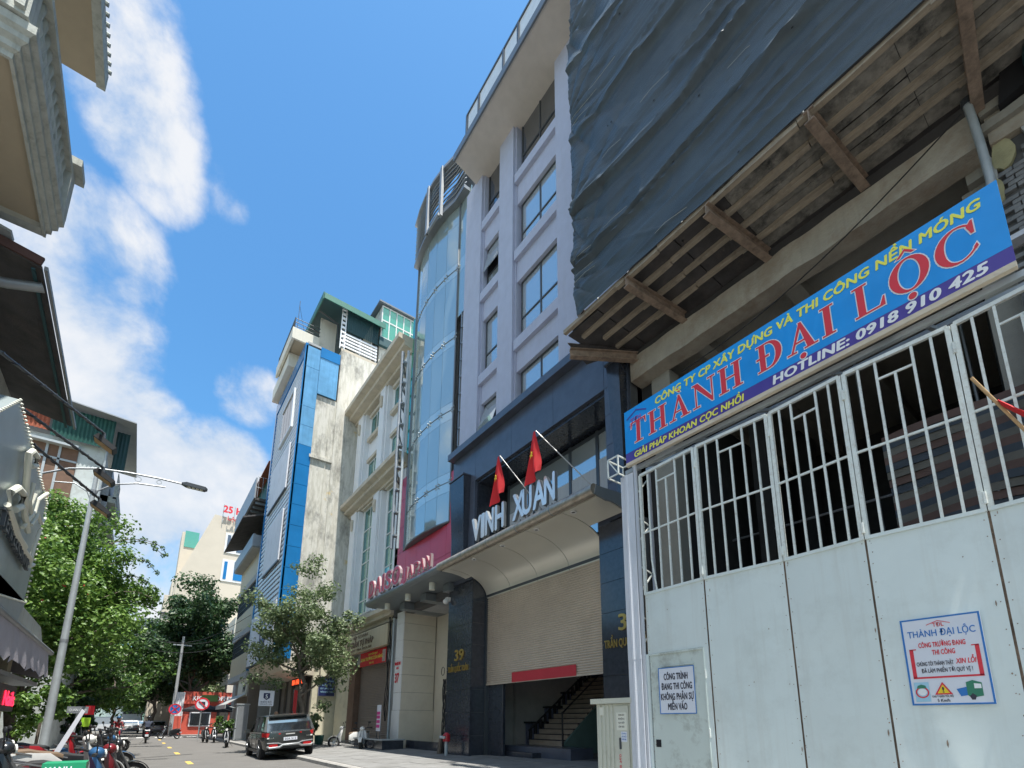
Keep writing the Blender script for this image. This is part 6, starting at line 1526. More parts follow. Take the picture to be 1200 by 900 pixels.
# second house: dark underside of a sheet roof
HL2 = thing('sheet_roof_house', 'house with dark sheet metal roof overhang and gutter on the left', 'building', (-5, 15, 0))
RXX = -2.3
z8 = on_x(49, 315, RXX); z9 = on_x(84, 500, RXX)
MB().prism([(RXX, z8.y, z8.z), (RXX, z9.y, z9.z), (-7, z9.y, z9.z + .9), (-7, z8.y, z8.z + .9)], (0, 0, .05)).build('roof_sheet', 'dark_deck', HL2)
MB().beam((RXX + .06, z8.y - .05, z8.z + .0), (RXX + .06, z9.y + .05, z9.z + .0), .05, .08).build('gutter', 'metal_grey', HL2)
MB().beam((RXX - .10, z8.y, z8.z - .06), (RXX - .10, z9.y, z9.z - .06), .05, .04).build('eave_batten', 'green_dark', HL2)
MB().beam((RXX, z8.y - .02, z8.z + .12), (-7, z8.y - .02, z8.z + 1.02), .05, .16).build('verge_board', 'verge_brown', HL2)
MB().beam((RXX - .4, z8.y - .1, z8.z + .32), (-7, z8.y - .1, z8.z + 1.3), .22, .05).build('verge_cap', 'galv', HL2)
MB().tube([(RXX + .0, z8.y + .35, z8.z - .12), (RXX - .45, z8.y + .35, z8.z - .30), (-3.3, z8.y - .1, z8.z - .75)], .085, 12).build('downpipe', 'metal_grey', HL2, smooth=True)
MB().box(-9, -3.3, 11.2, 17.6, 0, 9.0).build('wall', 'balcony_stone', HL2)
MB().box(-3.32, -2.7, 11.3, 11.9, 5.2, 7.2).build('pier', 'balcony_stone', HL2)
MB().box(-3.0, -2.65, 10.6, 11.2, 6.2, 7.9).build('shutter_leaf', 'balcony_stone', HL2)
# hexagonal metal shop sign
SXL = -2.0
HX = thing('shop_sign', 'large grey metal hexagon shop sign with pale script letters and fairy lights', 'sign', (SXL, 11, 4))
pp = [on_x(u, v, SXL) for u, v in ((22, 468), (54, 590), (28, 706), (-25, 690), (-60, 560), (-20, 490))]
pp = [Vector((SXL, p.y, p.z)) for p in pp]
MB().prism(pp, (-.22, 0, 0)).build('case', 'sign_metal', HX)
b = MB()
for i in range(len(pp)):
    a, c = pp[i], pp[(i + 1) % len(pp)]; n = int((c - a).length / .11)
    for k in range(n): b.ball(a.lerp(c, k / n) + Vector((.02, 0, 0)), .022, n=6, m=4)
b.build('fairy_lights', 'notice_cream', HX, kind='stuff')
def pxx(u, v, d=.03): q = on_x(u, v, SXL); return Vector((SXL + d, q.y, q.z))
def stroke(pts, r): return MB().tube([pxx(u, v, .07) for u, v in pts], r, 8)
strokes = [([(26, 622), (22, 600), (24, 560), (27, 530), (32, 527), (37, 534), (36, 544), (30, 545)], .075), ([(22, 640), (10, 622), (2, 595), (5, 575), (14, 570), (21, 578), (18, 592), (10, 596)], .085),
           ([(33, 565), (28, 585), (30, 600), (36, 578)], .05), ([(34, 600), (38, 585), (45, 580), (50, 577)], .05), ([(20, 617), (28, 606), (34, 598)], .055), ([(30, 614), (36, 606), (38, 600), (42, 612), (47, 606)], .05), ([(1, 590), (12, 620), (22, 645), (30, 655)], .07), ([(30, 655), (34, 640), (41, 620)], .05), ([(30, 655), (28, 663), (33, 661)], .06)]
for pts, r in strokes: stroke(pts, r * .62).build('script_stroke', 'notice_cream', HX, smooth=True)
pa, pb = pxx(-6, 612), pxx(26, 668)
text('words', 'TEMPLERSKINE', 'dark_frame', pa, (pb - pa), (0, 0, 1), .26, (pb - pa).length, .05, HX, bold=.01)
MB().prism([(SXL, p.y, p.z) for p in [on_x(u, v, SXL) for u, v in ((20, 728), (30, 706), (-30, 640), (-40, 668))]], (-.9, 0, 0)).build('under_tray', 'galv', HX)
# AC unit, zinc side screen, awning
AC = thing('air_conditioner', 'old white air conditioner unit on the awning roof at left', 'air conditioner', (-2.6, 12, 3.4))
a0 = on_x(5, 722, -2.4)
MB().box(-2.75, -2.4, a0.y - .2, a0.y + .55, a0.z - .28, a0.z + .25).build('case', 'notice_cream', AC); MB().disc((-2.395, a0.y + .1, a0.z), (1, 0, 0), .2, .012, 20, .17).disc((-2.395, a0.y + .1, a0.z), (1, 0, 0), .08, .012, 12).build('fan_grille', 'dark_frame', AC)
for k in range(5): MB().box(-2.395, -2.38, a0.y + .32, a0.y + .52, a0.z - .2 + k * .08, a0.z - .17 + k * .08).build('vent', 'dark_frame', AC)
ZS_ = thing('zinc_screen', 'rust streaked zinc side screen between shop sign and awning', 'screen', (-2.4, 13, 3.5))
zp = [on_x(u, v, -2.1) for u, v in ((18, 700), (48, 735), (50, 758), (22, 745))]
MB().prism([(-2.1, p.y, p.z) for p in zp], (-.05, 0, 0)).build('sheet', 'zinc_sheet', ZS_)
AWL = thing('awning', 'grubby pale cloth awning with frayed hem over the left shop', 'awning', (-1.9, 12, 2.7))
aw0, aw1 = on_x(-40, 690, -1.9), on_x(57, 764, -1.9)
h_ = .62
R = []
for j in range(7):
    s = j / 6
    R.append([( -1.9 + .06 * s + .035 * sin(i * 1.9) * s, aw0.y + (aw1.y - aw0.y) * i / 30, aw1.z - .02 - h_ * s * (1 + .10 * sin(i * 2.7) * (s > .9)) + (0)) for i in range(31)])
MB().loft(R, closed=False).build('valance', 'awning_cloth', AWL, smooth=True)
MB().prism([(-1.95, aw0.y, aw1.z + .02), (-1.95, aw1.y, aw1.z + .02), (-4.2, aw1.y, aw1.z + .7), (-4.2, aw0.y, aw1.z + .7)], (0, 0, .05)).build('top_sheet', 'zinc_sheet', AWL)
MB().tube([(-1.92, aw0.y, aw1.z + .05), (-1.92, aw1.y + .6, aw1.z + .03)], .06, 10).build('roller_tube', 'metal_grey', AWL, smooth=True)
MB().prism([(-1.93, aw1.y + .04, aw1.z), (-1.93, aw1.y + .04, aw1.z - h_ * 1.1), (-3.4, aw1.y + .04, aw1.z - .3), (-3.4, aw1.y + .04, aw1.z + .5)], (0, .03, 0)).build('end_cloth', 'awning_cloth', AWL)
MB().box(-3.2, -1.98, aw0.y, aw1.y - .05, aw1.z - .86, aw1.z - .78).build('under_frame', 'metal_grey', AWL)
LD = thing('led_sign', 'black box sign with glowing red LED letters under the pale awning', 'sign', (-1.8, 11, 1.9))
l0 = on_x(-30, 806, -1.85); l1 = on_x(20, 806, -1.85)
MB().box(-1.95, -1.85, l0.y, l1.y, 1.62, 2.08).build('case', 'black_plastic', LD)
text('words', 'Nails', 'led_red', (-1.845, l1.y - 1.05, 1.72), (0, 1, 0), UZ, .26, .95, .01, LD)
SL = thing('left_shop', 'open fronted dark shop with yellowish pillars below the awning', 'shop', (-3.5, 14, 0))
MB().box(-9, -4.6, 8.6, 19, .1, 3.1).build('back_wall', 'shop_dark', SL); MB().box(-9, -2.6, 8, 17.5, 3.1, 3.25).build('ceiling', 'shop_dark', SL)
for y in (10.9, 12.2, 15.6): MB().box(-2.75, -2.35, y, y + .38, .13, 3.1).build('pillar', 'yellowed_wall', SL)
MB().box(-2.7, -2.5, 12.6, 15.6, 2.55, 3.05).build('lintel_frame', 'galv', SL)
# floodlights on rods
def flood(base, tip, label):
    a = on_x(base[0], base[1], -2.3); c = on_x(tip[0], tip[1], -1.35)
    T = thing('floodlight', label, 'floodlight', a)
    MB().tube([a, c], .028, 8).build('rod', 'dark_frame', T)
    n = 22; b = MB()
    pts = [a.lerp(c, k / 60) + Vector((.035 * cos(k * 1.0), 0, .035 * sin(k * 1.0))) for k in range(61)]
    b.tube(pts, .010, 5).build('rope_light', 'black_plastic', T)
    d = (c - a).normalized()
    MB().box(c.x - .03, c.x + .03, c.y - .06, c.y + .10, c.z - .18, c.z).build('bracket', 'dark_frame', T)
    q = c + Vector((.04, .04, -.26))
    MB().prism([q + Vector(v) for v in ((-.20, -.14, .10), (.16, -.14, -.12), (.22, -.14, -.04), (-.12, -.14, .20))], (0, .30, 0)).build('lamp_case', 'black_plastic', T)
    MB().prism([q + Vector(v) for v in ((-.18, -.12, .085), (.14, -.12, -.115), (.138, -.12, -.12), (-.182, -.12, .08))], (0, .26, 0)).build('lamp_glass', 'bamboo', T)
flood((0, 412), (122, 508), 'uppermost of the three black floodlights on long rods over the left pavement')
flood((25, 478), (121, 548), 'middle of the three black floodlights on long rods over the left pavement')
flood((38, 520), (117, 585), 'lowest of the three black floodlights on long rods over the left pavement')
# street lamp
SLP = thing('street_lamp', 'tall grey street lamp leaning over the road with curved double arm', 'street lamp', (-2.1, 21.4, .13))
MB().tube([(-2.1, 21.4, .13), (-2.1, 21.4, 1.4), (-2.1, 21.4, 9.9)], [.125, .115, .06], 14).build('pole', 'galv', SLP, smooth=True)
MB().tube([(-2.1, 21.4, 3.9), (-2.1, 21.4, 4.0)], .105, 12).tube([(-2.1, 21.4, 9.0), (-2.1, 21.4, 9.15)], .09, 12).build('collar', 'metal_grey', SLP)
arm = [(-3.4, 21.4, 9.35), (-2.8, 21.4, 9.72), (-2.1, 21.4, 9.95), (-1.3, 21.4, 10.06), (-.4, 21.4, 10.12), (.35, 21.4, 10.12)]
MB().tube(arm, .035, 8).build('upper_arm', 'metal_grey', SLP, smooth=True)
MB().tube([(-2.1, 21.4, 8.7), (-2.0, 21.4, 9.15), (-1.6, 21.4, 9.52), (-1.0, 21.4, 9.74), (-.2, 21.4, 9.84)], .028, 8).tube([(-2.1, 21.4, 8.7), (-2.25, 21.4, 9.05), (-2.6, 21.4, 9.25), (-3.1, 21.4, 9.15)], .022, 8).build('lower_arm', 'metal_grey', SLP, smooth=True)
for x, z, r in ((-1.0, 9.91, .09), (-.4, 9.98, .07)): MB().tube([(x + r * cos(t), 21.4, z + r * sin(t)) for t in [2 * pi * k / 14 for k in range(14)]], .012, 5, closed=True).build('scroll_ring', 'galv', SLP)
MB().loft([[(.25, 21.35, 10.10), (.25, 21.45, 10.10), (.25, 21.45, 10.16), (.25, 21.35, 10.16)], [(.40, 21.28, 10.06), (.40, 21.52, 10.06), (.40, 21.52, 10.2), (.40, 21.28, 10.2)], [(1.0, 21.28, 10.05), (1.0, 21.52, 10.05), (1.0, 21.52, 10.18), (1.0, 21.28, 10.18)], [(1.08, 21.34, 10.08), (1.08, 21.46, 10.08), (1.08, 21.46, 10.14), (1.08, 21.34, 10.14)]]).build('lamp_head', 'dark_frame', SLP)
for k in range(4): MB().box(.45 + k * .13, .54 + k * .13, 21.31, 21.49, 10.035, 10.05).build('lens', 'notice_cream', SLP)
# white and green house behind the tree
WH = thing('tin_roof_house', 'blue white plastered house with green and red tin roof edge behind the tree', 'building', (-5, 25, 0))
yw = 33.0
cr = on_y(120, 500, yw)
wx = on_y(118, 560, yw).x
MB().box(-16, wx, yw, 40, 0, on_y(118, 525, yw).z).build('wall', 'tile_white_wall', WH)
q0, q1 = on_y(36, 515, yw), on_y(86, 615, yw)
w = MB().box(q0.x, on_y(86, 560, yw).x, yw - .06, yw, q1.z, q0.z).build('window', 'wood_board', WH)
for u in (52, 68): MB().box(on_y(u, 540, yw).x - .05, on_y(u, 540, yw).x + .05, yw - .10, yw - .062, q1.z, q0.z).build('window_bar', 'galv', w)
MB().box(q0.x, on_y(86, 560, yw).x, yw - .10, yw - .062, q0.z - .75, q0.z - .65).box(q0.x, on_y(86, 560, yw).x, yw - .4, yw - .01, q0.z, q0.z + .12).build('window_hood', 'galv', w)
ztp = on_y(110, 505, yw).z; zbt = on_y(110, 525, yw).z
def corr(name, x0, x1, z0, z1, y, m, parent, step=.16):
    b = MB(); x = x0; k = 0; R0 = []; R1 = []
    while x < x1: R0.append((x, y - (.05 if k % 2 else 0), z0)); R1.append((x, y - (.05 if k % 2 else 0), z1)); x += step / 2; k += 1
    return b.loft([R0, R1], closed=False).build(name, m, parent)
corr('green_fringe', on_y(62, 500, yw).x, wx + .3, zbt, ztp + .7, yw - .3, 'green_sheet', WH)
corr('red_fringe', -9, on_y(60, 500, yw).x, zbt + .2, ztp + .9, yw - .3, 'rust_sheet', WH)
MB().prism([(-12, yw - .8, ztp + 1.5), (wx + 1.1, yw - .8, ztp + .7), (wx + 1.1, 40, ztp + .7), (-12, 40, ztp + 1.5)], (0, 0, .06)).build('roof_sheet', 'metal_grey', WH)
corr('side_fringe', wx + .3, wx + .9, zbt - .9, ztp + .5, yw + .4, 'green_dark', WH)
MB().box(wx, wx + .35, yw + 1.0, 40, zbt - 3, zbt - .5).build('side_panel', 'metal_grey', WH)
bz = on_y(125, 590, 35).z
MB().box(wx, on_y(135, 600, 35).x, 34, 39, bz - .25, bz + .1).box(on_y(131, 600, 35).x, on_y(135, 600, 35).x, 34, 39, bz, bz + .8).build('side_balcony', 'balcony_stone', WH)
MB().box(wx, on_y(131, 620, 35).x, 34.2, 39, bz - 1.5, bz - 1.2).build('side_balcony', 'balcony_stone', WH)
b = MB()
for k in range(5): b.tube([(on_y(133, 600, 35).x, 34 + k * .6, bz + .8), (on_y(133, 600, 35).x, 34 + k * .6, bz + 1.5)], .02, 5)
b.tube([(on_y(133, 600, 35).x, 34, bz + 1.5), (on_y(133, 600, 35).x, 36.4, bz + 1.5)], .02, 5); b.build('balcony_rail', 'galv', WH)
MB().tube([(wx + .05, yw - .08, 2), (wx + .05, yw - .08, zbt)], .06, 8).build('downpipe', 'galv', WH)
# further left houses, mostly behind trees
def rowhouse(label, y0, y1, x, h, m):
    T = thing('terrace_house', label, 'building', (x, y0, 0))
    MB().box(-14, x, y0, y1, 0, h).build('wall', m, T); MB().box(-14, x + .3, y0, y1, h, h + .25).build('cornice', 'cream_trim', T)
    for fz in range(1, int(h // 3.3)):
        for k in range(2):
            yy = y0 + 1 + k * (y1 - y0 - 3.4); w = MB().box(x - .02, x + .05, yy, yy + 1.5, fz * 3.3 + .9, fz * 3.3 + 2.3).build('window', 'dark_frame', T)
            MB().box(x + .05, x + .06, yy + .1, yy + 1.4, fz * 3.3 + 1, fz * 3.3 + 2.2).build('pane', 'window_dark', w)
        MB().box(x, x + .8, y0 + .3, y1 - .3, fz * 3.3, fz * 3.3 + .15).build('balcony', 'balcony_stone', T)
    MB().box(x - .01, x + .03, y0 + .5, y1 - .5, .2, 2.7).build('shop_front', 'shop_dark', T)
    MB().prism([(x, y0 + .3, 3.0), (x, y1 - .3, 3.0), (x + 1.3, y1 - .3, 2.6), (x + 1.3, y0 + .3, 2.6)], (0, 0, .05)).build('awning', 'zinc_sheet', T)
rowhouse('grey terrace house hidden behind the bougainvillea tree', 19.2, 32.5, -6.2, 7.5, 'grey_plaster')
rowhouse('cream terrace house further down the left row', 40.2, 47, -4.9, 10, 'cream')
rowhouse('pale terrace house at the left junction corner', 47.2, 54, -4.9, 8.5, 'cream_white')
rowhouse('grey terrace house past the junction on the left', 64, 74, -6.4, 10, 'grey_plaster')
rowhouse('cream terrace house far down on the left', 75, 95, -6.4, 12, 'cream')
HR = thing('terrace_house', 'cream terrace house far down on the right behind the evergreen', 'building', (9, 72, 0))
MB().box(8.2, 20, 69, 79, 0, 14).build('wall', 'cream', HR)
for fz in range(1, 4): MB().box(8.1, 8.2, 70, 78, fz * 3.4 + .8, fz * 3.4 + 2.3).build('window', 'window_dark', HR)
# street clutter on the left pavement
YS = thing('leaning_board', 'thin lilac advertising board leaning on its pole among the parked motorbikes', 'sign', (-1.75, 15.5, .2))
a = on_y(56, 880, 14.5); c = on_y(99, 828, 14.5)
MB().beam((a.x, 14.5, .3), (c.x, 14.5, c.z), .05, .05).build('pole', 'dark_frame', YS)
MB().prism([(a.x + .02, 14.46, .60), (a.x + .12, 14.46, .60), (c.x + .03, 14.46, c.z - .1), (c.x - .03, 14.46, c.z - .05)], (0, -.02, 0)).build('print', 'notice_white', YS)
OS = thing('street_board', 'grey hanging shop board half hidden by leaves above the motorbikes', 'sign', (-2.2, 22, 2.2))
p = on_y(91, 832, 22); MB().box(p.x - .26, p.x + .26, 21.98, 22.02, p.z - .11, p.z + .11).build('board', 'metal_grey', OS); text('words', 'QUÁN CƠM', 'ink_white', (p.x - .21, 21.975, p.z - .04), (1, 0, 0), UZ, .08, .42, .005, OS)
MB().tube([(p.x, 22.05, .13), (p.x, 22.05, p.z + .1)], .03, 6).build('post', 'galv', OS)
for i, (u, v, m_, lab) in enumerate(((100, 845, 'cloth_lime', 'lime green rain cape hanging among the left pavement plants'), (105, 831, 'paint_red', 'red cloth hanging by the left pavement plants'))):
    q = on_y(u, v, 24)
    o_ = MB().loft([[(q.x - .12 + .24 * s + .03 * sin(9 * s), 24 + .05 * sin(8 * s + t), q.z + .12 - .32 * t) for s in [k / 6 for k in range(7)]] for t in [k / 5 for k in range(6)]], closed=False).build('cape', m_)
    tag(o_, lab, 'cloth')
PG = thing('shrub', 'bright green pavement shrub between the lamp post and the parked motorbikes', 'shrub', (-2.4, 23.5, .13))
leaves((-2.6, 23.5, 1.9), (.9, 1.3, 1.1), 3800, .14, 'leaf_bright', 'foliage', PG, 12, 16); MB().tube([(-2.5, 23.5, .13), (-2.5, 23.5, 1.6)], .05, 6).build('stem', 'bark', PG)
PG2 = thing('shrub', 'dark green shrub at the left kerb beyond the black motorbike', 'shrub', (-1.9, 29, .13))
leaves((-1.9, 29, 1.5), (.7, 1.3, 1.2), 3000, .15, 'leaf_dark', 'foliage', PG2, 13, 14); MB().tube([(-1.9, 29, .13), (-1.9, 29, 1.2)], .05, 6).build('stem', 'bark', PG2)
# ---------------------------------------------------------------- vehicles (built at the origin, nose towards +Y, then placed)
def wheel(name, x, y, r, w, parent, spokes=10, side=-1):
    T = MB().tube([(x - w / 2, y, r), (x - w / 2 + .03, y, r), (x + w / 2 - .03, y, r), (x + w / 2, y, r)], [r * .9, r, r, r * .9], 28).build(name, 'rubber', parent, smooth=True)
    xs = x + side * (w / 2 + .004)
    b = MB().disc((xs, y, r), (side, 0, 0), r * .66, .012, 24, r * .58).disc((xs, y, r), (side, 0, 0), r * .16, .015, 12)
    for k in range(spokes):
        t = 2 * pi * k / spokes; b.beam((xs + side * .005, y + r * .12 * cos(t), r + r * .12 * sin(t)), (xs + side * .005, y + r * .62 * cos(t), r + r * .62 * sin(t)), .012, .035, (side, 0, 0))
    b.build('rim', 'rim', T)
    return T
def car(name, label, paint, L_=4.6, Wd=1.86, Hh=1.66, suv=True, group=None):
    T = thing(name, label, 'car', (0, 0, 0), group)
    hw = Wd / 2
    # lower body sections: (y, bottom, shoulder z, half width, top z)
    sec = [(0.0, .52, .78, hw * .80, .98), (.06, .40, .80, hw * .92, 1.03), (.35, .30, .82, hw * .985, 1.07), (1.0, .28, .82, hw, 1.06), (2.3, .27, .80, hw, 1.03), (3.3, .28, .78, hw * .99, 1.00), (3.9, .30, .72, hw * .97, .93), (4.35, .34, .62, hw * .88, .82), (4.6, .42, .55, hw * .70, .68)]
    k_ = L_ / 4.6; kz = Hh / 1.66
    R = []
    for (y, zb, zs_, w_, zt) in sec:
        y *= k_; zb *= kz; zs_ *= kz; zt *= kz
        R.append([(-w_ * .90, y, zb), (-w_ * .985, y, zb + .12), (-w_, y, zs_ * .85), (-w_ * .985, y, zs_), (-w_ * .90, y, zt), (0, y, zt + .015), (w_ * .90, y, zt), (w_ * .985, y, zs_), (w_, y, zs_ * .85), (w_ * .985, y, zb + .12), (w_ * .90, y, zb)])
    MB().loft(R).build('body', paint, T, smooth=True)
    # cabin glass
    ct = hw * .76
    zt = 1.03 * kz; zr_ = Hh - .05
    cab = [(.10 * k_, zt, hw * .86, zt + .02, hw * .80), (.20 * k_, zt, hw * .88, zt + (zr_ - zt) * .55, hw * .82), (.42 * k_, zt, hw * .895, zr_ - .03, ct), (1.2 * k_, zt - .02, hw * .90, zr_, ct), (2.3 * k_, zt - .02, hw * .90, zr_ - .01, ct * .99), (2.75 * k_, zt - .03, hw * .90, zr_ - .12, ct * .97), (3.45 * k_, zt - .05, hw * .88, zt + .02, hw * .80)]
    if not suv: cab[0] = (.55 * k_, zt - .03, hw * .86, zt + .0, hw * .80); cab[1] = (.85 * k_, zt, hw * .88, zt + (zr_ - zt) * .6, hw * .80); cab[2] = (1.15 * k_, zt, hw * .89, zr_ - .03, ct)
    MB().loft([[(-w0, y, z0), (-w1, y, z1), (w1, y, z1), (w0, y, z0)] for y, z0, w0, z1, w1 in cab]).build('window', 'car_glass', T, smooth=False)
    # roof skin
    ry = [cab[2][0] - .03, cab[3][0], cab[4][0], cab[5][0] - .1]; rz = [zr_ - .02, zr_ + .035, zr_ + .02, zr_ - .06]
    MB().loft([[(-ct * 1.01, y, z - .03), (-ct * .95, y, z + .02), (0, y, z + .045), (ct * .95, y, z + .02), (ct * 1.01, y, z - .03), (0, y, z - .03)] for y, z in zip(ry, rz)]).build('roof', paint, T, smooth=True)
    for s in (-1, 1):
        for (ya, yb, m_) in ((cab[0][0] + .02, cab[2][0], paint), (1.55 * k_, 1.62 * k_, 'black_plastic'), (2.4 * k_, 2.46 * k_, 'black_plastic'), (3.40 * k_, 2.72 * k_, paint)):
            z1 = zr_ - (.10 if ya > 3 else .0)
            MB().beam((s * hw * .905, ya, zt), (s * ct * 1.01, yb, z1 - .02), .05, .10, (1, 0, 0)).build('roof_pillar', m_, T)
        MB().beam((s * hw * 1.0, .5 * k_, zt - .02), (s * hw * .985, 3.3 * k_, zt - .06), .012, .03).build('belt_trim', 'car_trim', T)
        for y in (1.60, 2.62): MB().beam((s * hw * 1.003, y * k_, .42 * kz), (s * hw * .985, y * k_, .98 * kz), .004, .014, (1, 0, 0)).build('door_gap', 'black_plastic', T)
        for y in (1.85, 2.75): MB().box(s * hw * .995 - .012, s * hw * .995 + .012, y * k_, y * k_ + .2, .86 * kz, .89 * kz).build('door_handle', paint, T)
        MB().box(s * hw * .99 - .02, s * hw * .99 + .02, .9 * k_, 3.5 * k_, .26 * kz, .36 * kz).build('sill_trim', 'black_plastic', T)
        m = MB().box(s * (hw + .02), s * (hw + .2), 2.95 * k_, 3.07 * k_, .98 * kz, 1.13 * kz).build('mirror', paint, T)
        # lamps
        MB().loft([[(s * hw * .36, -.005, .93 * kz), (s * hw * .36, -.005, .97 * kz), (s * hw * .88, .03, .99 * kz), (s * hw * .88, .03, .84 * kz)], [(s * hw * .36, .05, .93 * kz), (s * hw * .36, .05, .97 * kz), (s * hw * 1.0, .34, 1.01 * kz), (s * hw * 1.0, .34, .86 * kz)]]).build('tail_light', 'lamp_red', T)
        MB().box(s * hw * .62, s * hw * .86, .0, .05, .78 * kz, .83 * kz).build('reverse_light', 'lamp_white', T)
        MB().box(s * hw * .55, s * hw * .86, 4.38 * k_, 4.5 * k_, .62 * kz, .74 * kz).build('headlight', 'lamp_white', T)
    # arches + wheels
    for y in (.85 * k_, 3.68 * k_):
        for s in (-1, 1):
            MB().disc((s * (hw - .10), y, .36 * kz), (s, 0, 0), .41 * kz, .105, 28).build('wheel_arch', 'black_void', T)
            wheel('wheel', s * (hw - .07), y, .345 * kz + .005, .2, T, 10, s)
    MB().box(-hw * .86, hw * .86, -.02, .10, .40 * kz, .62 * kz).build('bumper', 'black_plastic', T)
    MB().tube([(-hw * .86, .02, .50 * kz), (-hw * .78, -.05, .44 * kz), (-hw * .42, -.06, .45 * kz), (-hw * .30, -.06, .52 * kz), (hw * .30, -.06, .52 * kz), (hw * .42, -.06, .45 * kz), (hw * .78, -.05, .44 * kz), (hw * .86, .02, .50 * kz)], .04, 8).tube([(-hw * .86, .0, .62 * kz), (-hw * .45, -.04, .60 * kz), (-hw * .3, -.04, .55 * kz), (hw * .3, -.04, .55 * kz), (hw * .45, -.04, .60 * kz), (hw * .86, .0, .62 * kz)], .025, 8).build('bumper_trim', 'car_trim', T, smooth=True)
    for s in (-1, 1): MB().box(s * hw * .48, s * hw * .80, -.045, -.02, .48 * kz, .57 * kz).build('reflector', 'lamp_red', T)
    MB().box(-.24, .24, -.035, .0, .68 * kz, .80 * kz).build('number_plate', 'notice_white', T)
    text('plate_text', '30A 512', 'ink_black', (-.20, -.037, .705 * kz), (1, 0, 0), UZ, .075, .40, .002, T)
    if suv:
        MB().box(-ct * .96, ct * .96, cab[2][0] - .14, cab[2][0] + .03, zr_ - .02, zr_ + .02).build('spoiler', paint, T)
        MB().box(-.16, .16, -.012, -.002, .90 * kz, .94 * kz).build('badge', 'chrome', T)
        MB().box(-hw * .5, -hw * .2, .045, .052, .80 * kz, .90 * kz).build('sticker', 'galv', T)
    return T
suv = car('parked_car', 'dark grey sport utility car parked with its right wheels up on the kerb', 'car_grey')
suv.location = (4.86, 21.0, .055); suv.rotation_euler = (0, -radians(4.6), radians(-1.0))
suv.scale = (1, 1, 1)
w1 = car('car', 'white hatchback seen from behind in the middle of the far road', 'car_white', 4.2, 1.75, 1.5, False); w1.location = (-.35, 78, 0)
w2 = car('car', 'silver sedan seen from behind, rightmost of the far cars', 'car_silver', 4.5, 1.8, 1.46, False); w2.location = (2.1, 70, 0)
w3 = dup(w1, label='small white hatchback beyond the middle one at the left of the far road', swap={}); w3.location = (-1.1, 104, 0)
w4 = dup(w2, label='silver sedan farthest down the road just right of centre', swap={}); w4.location = (1.2, 118, 0)
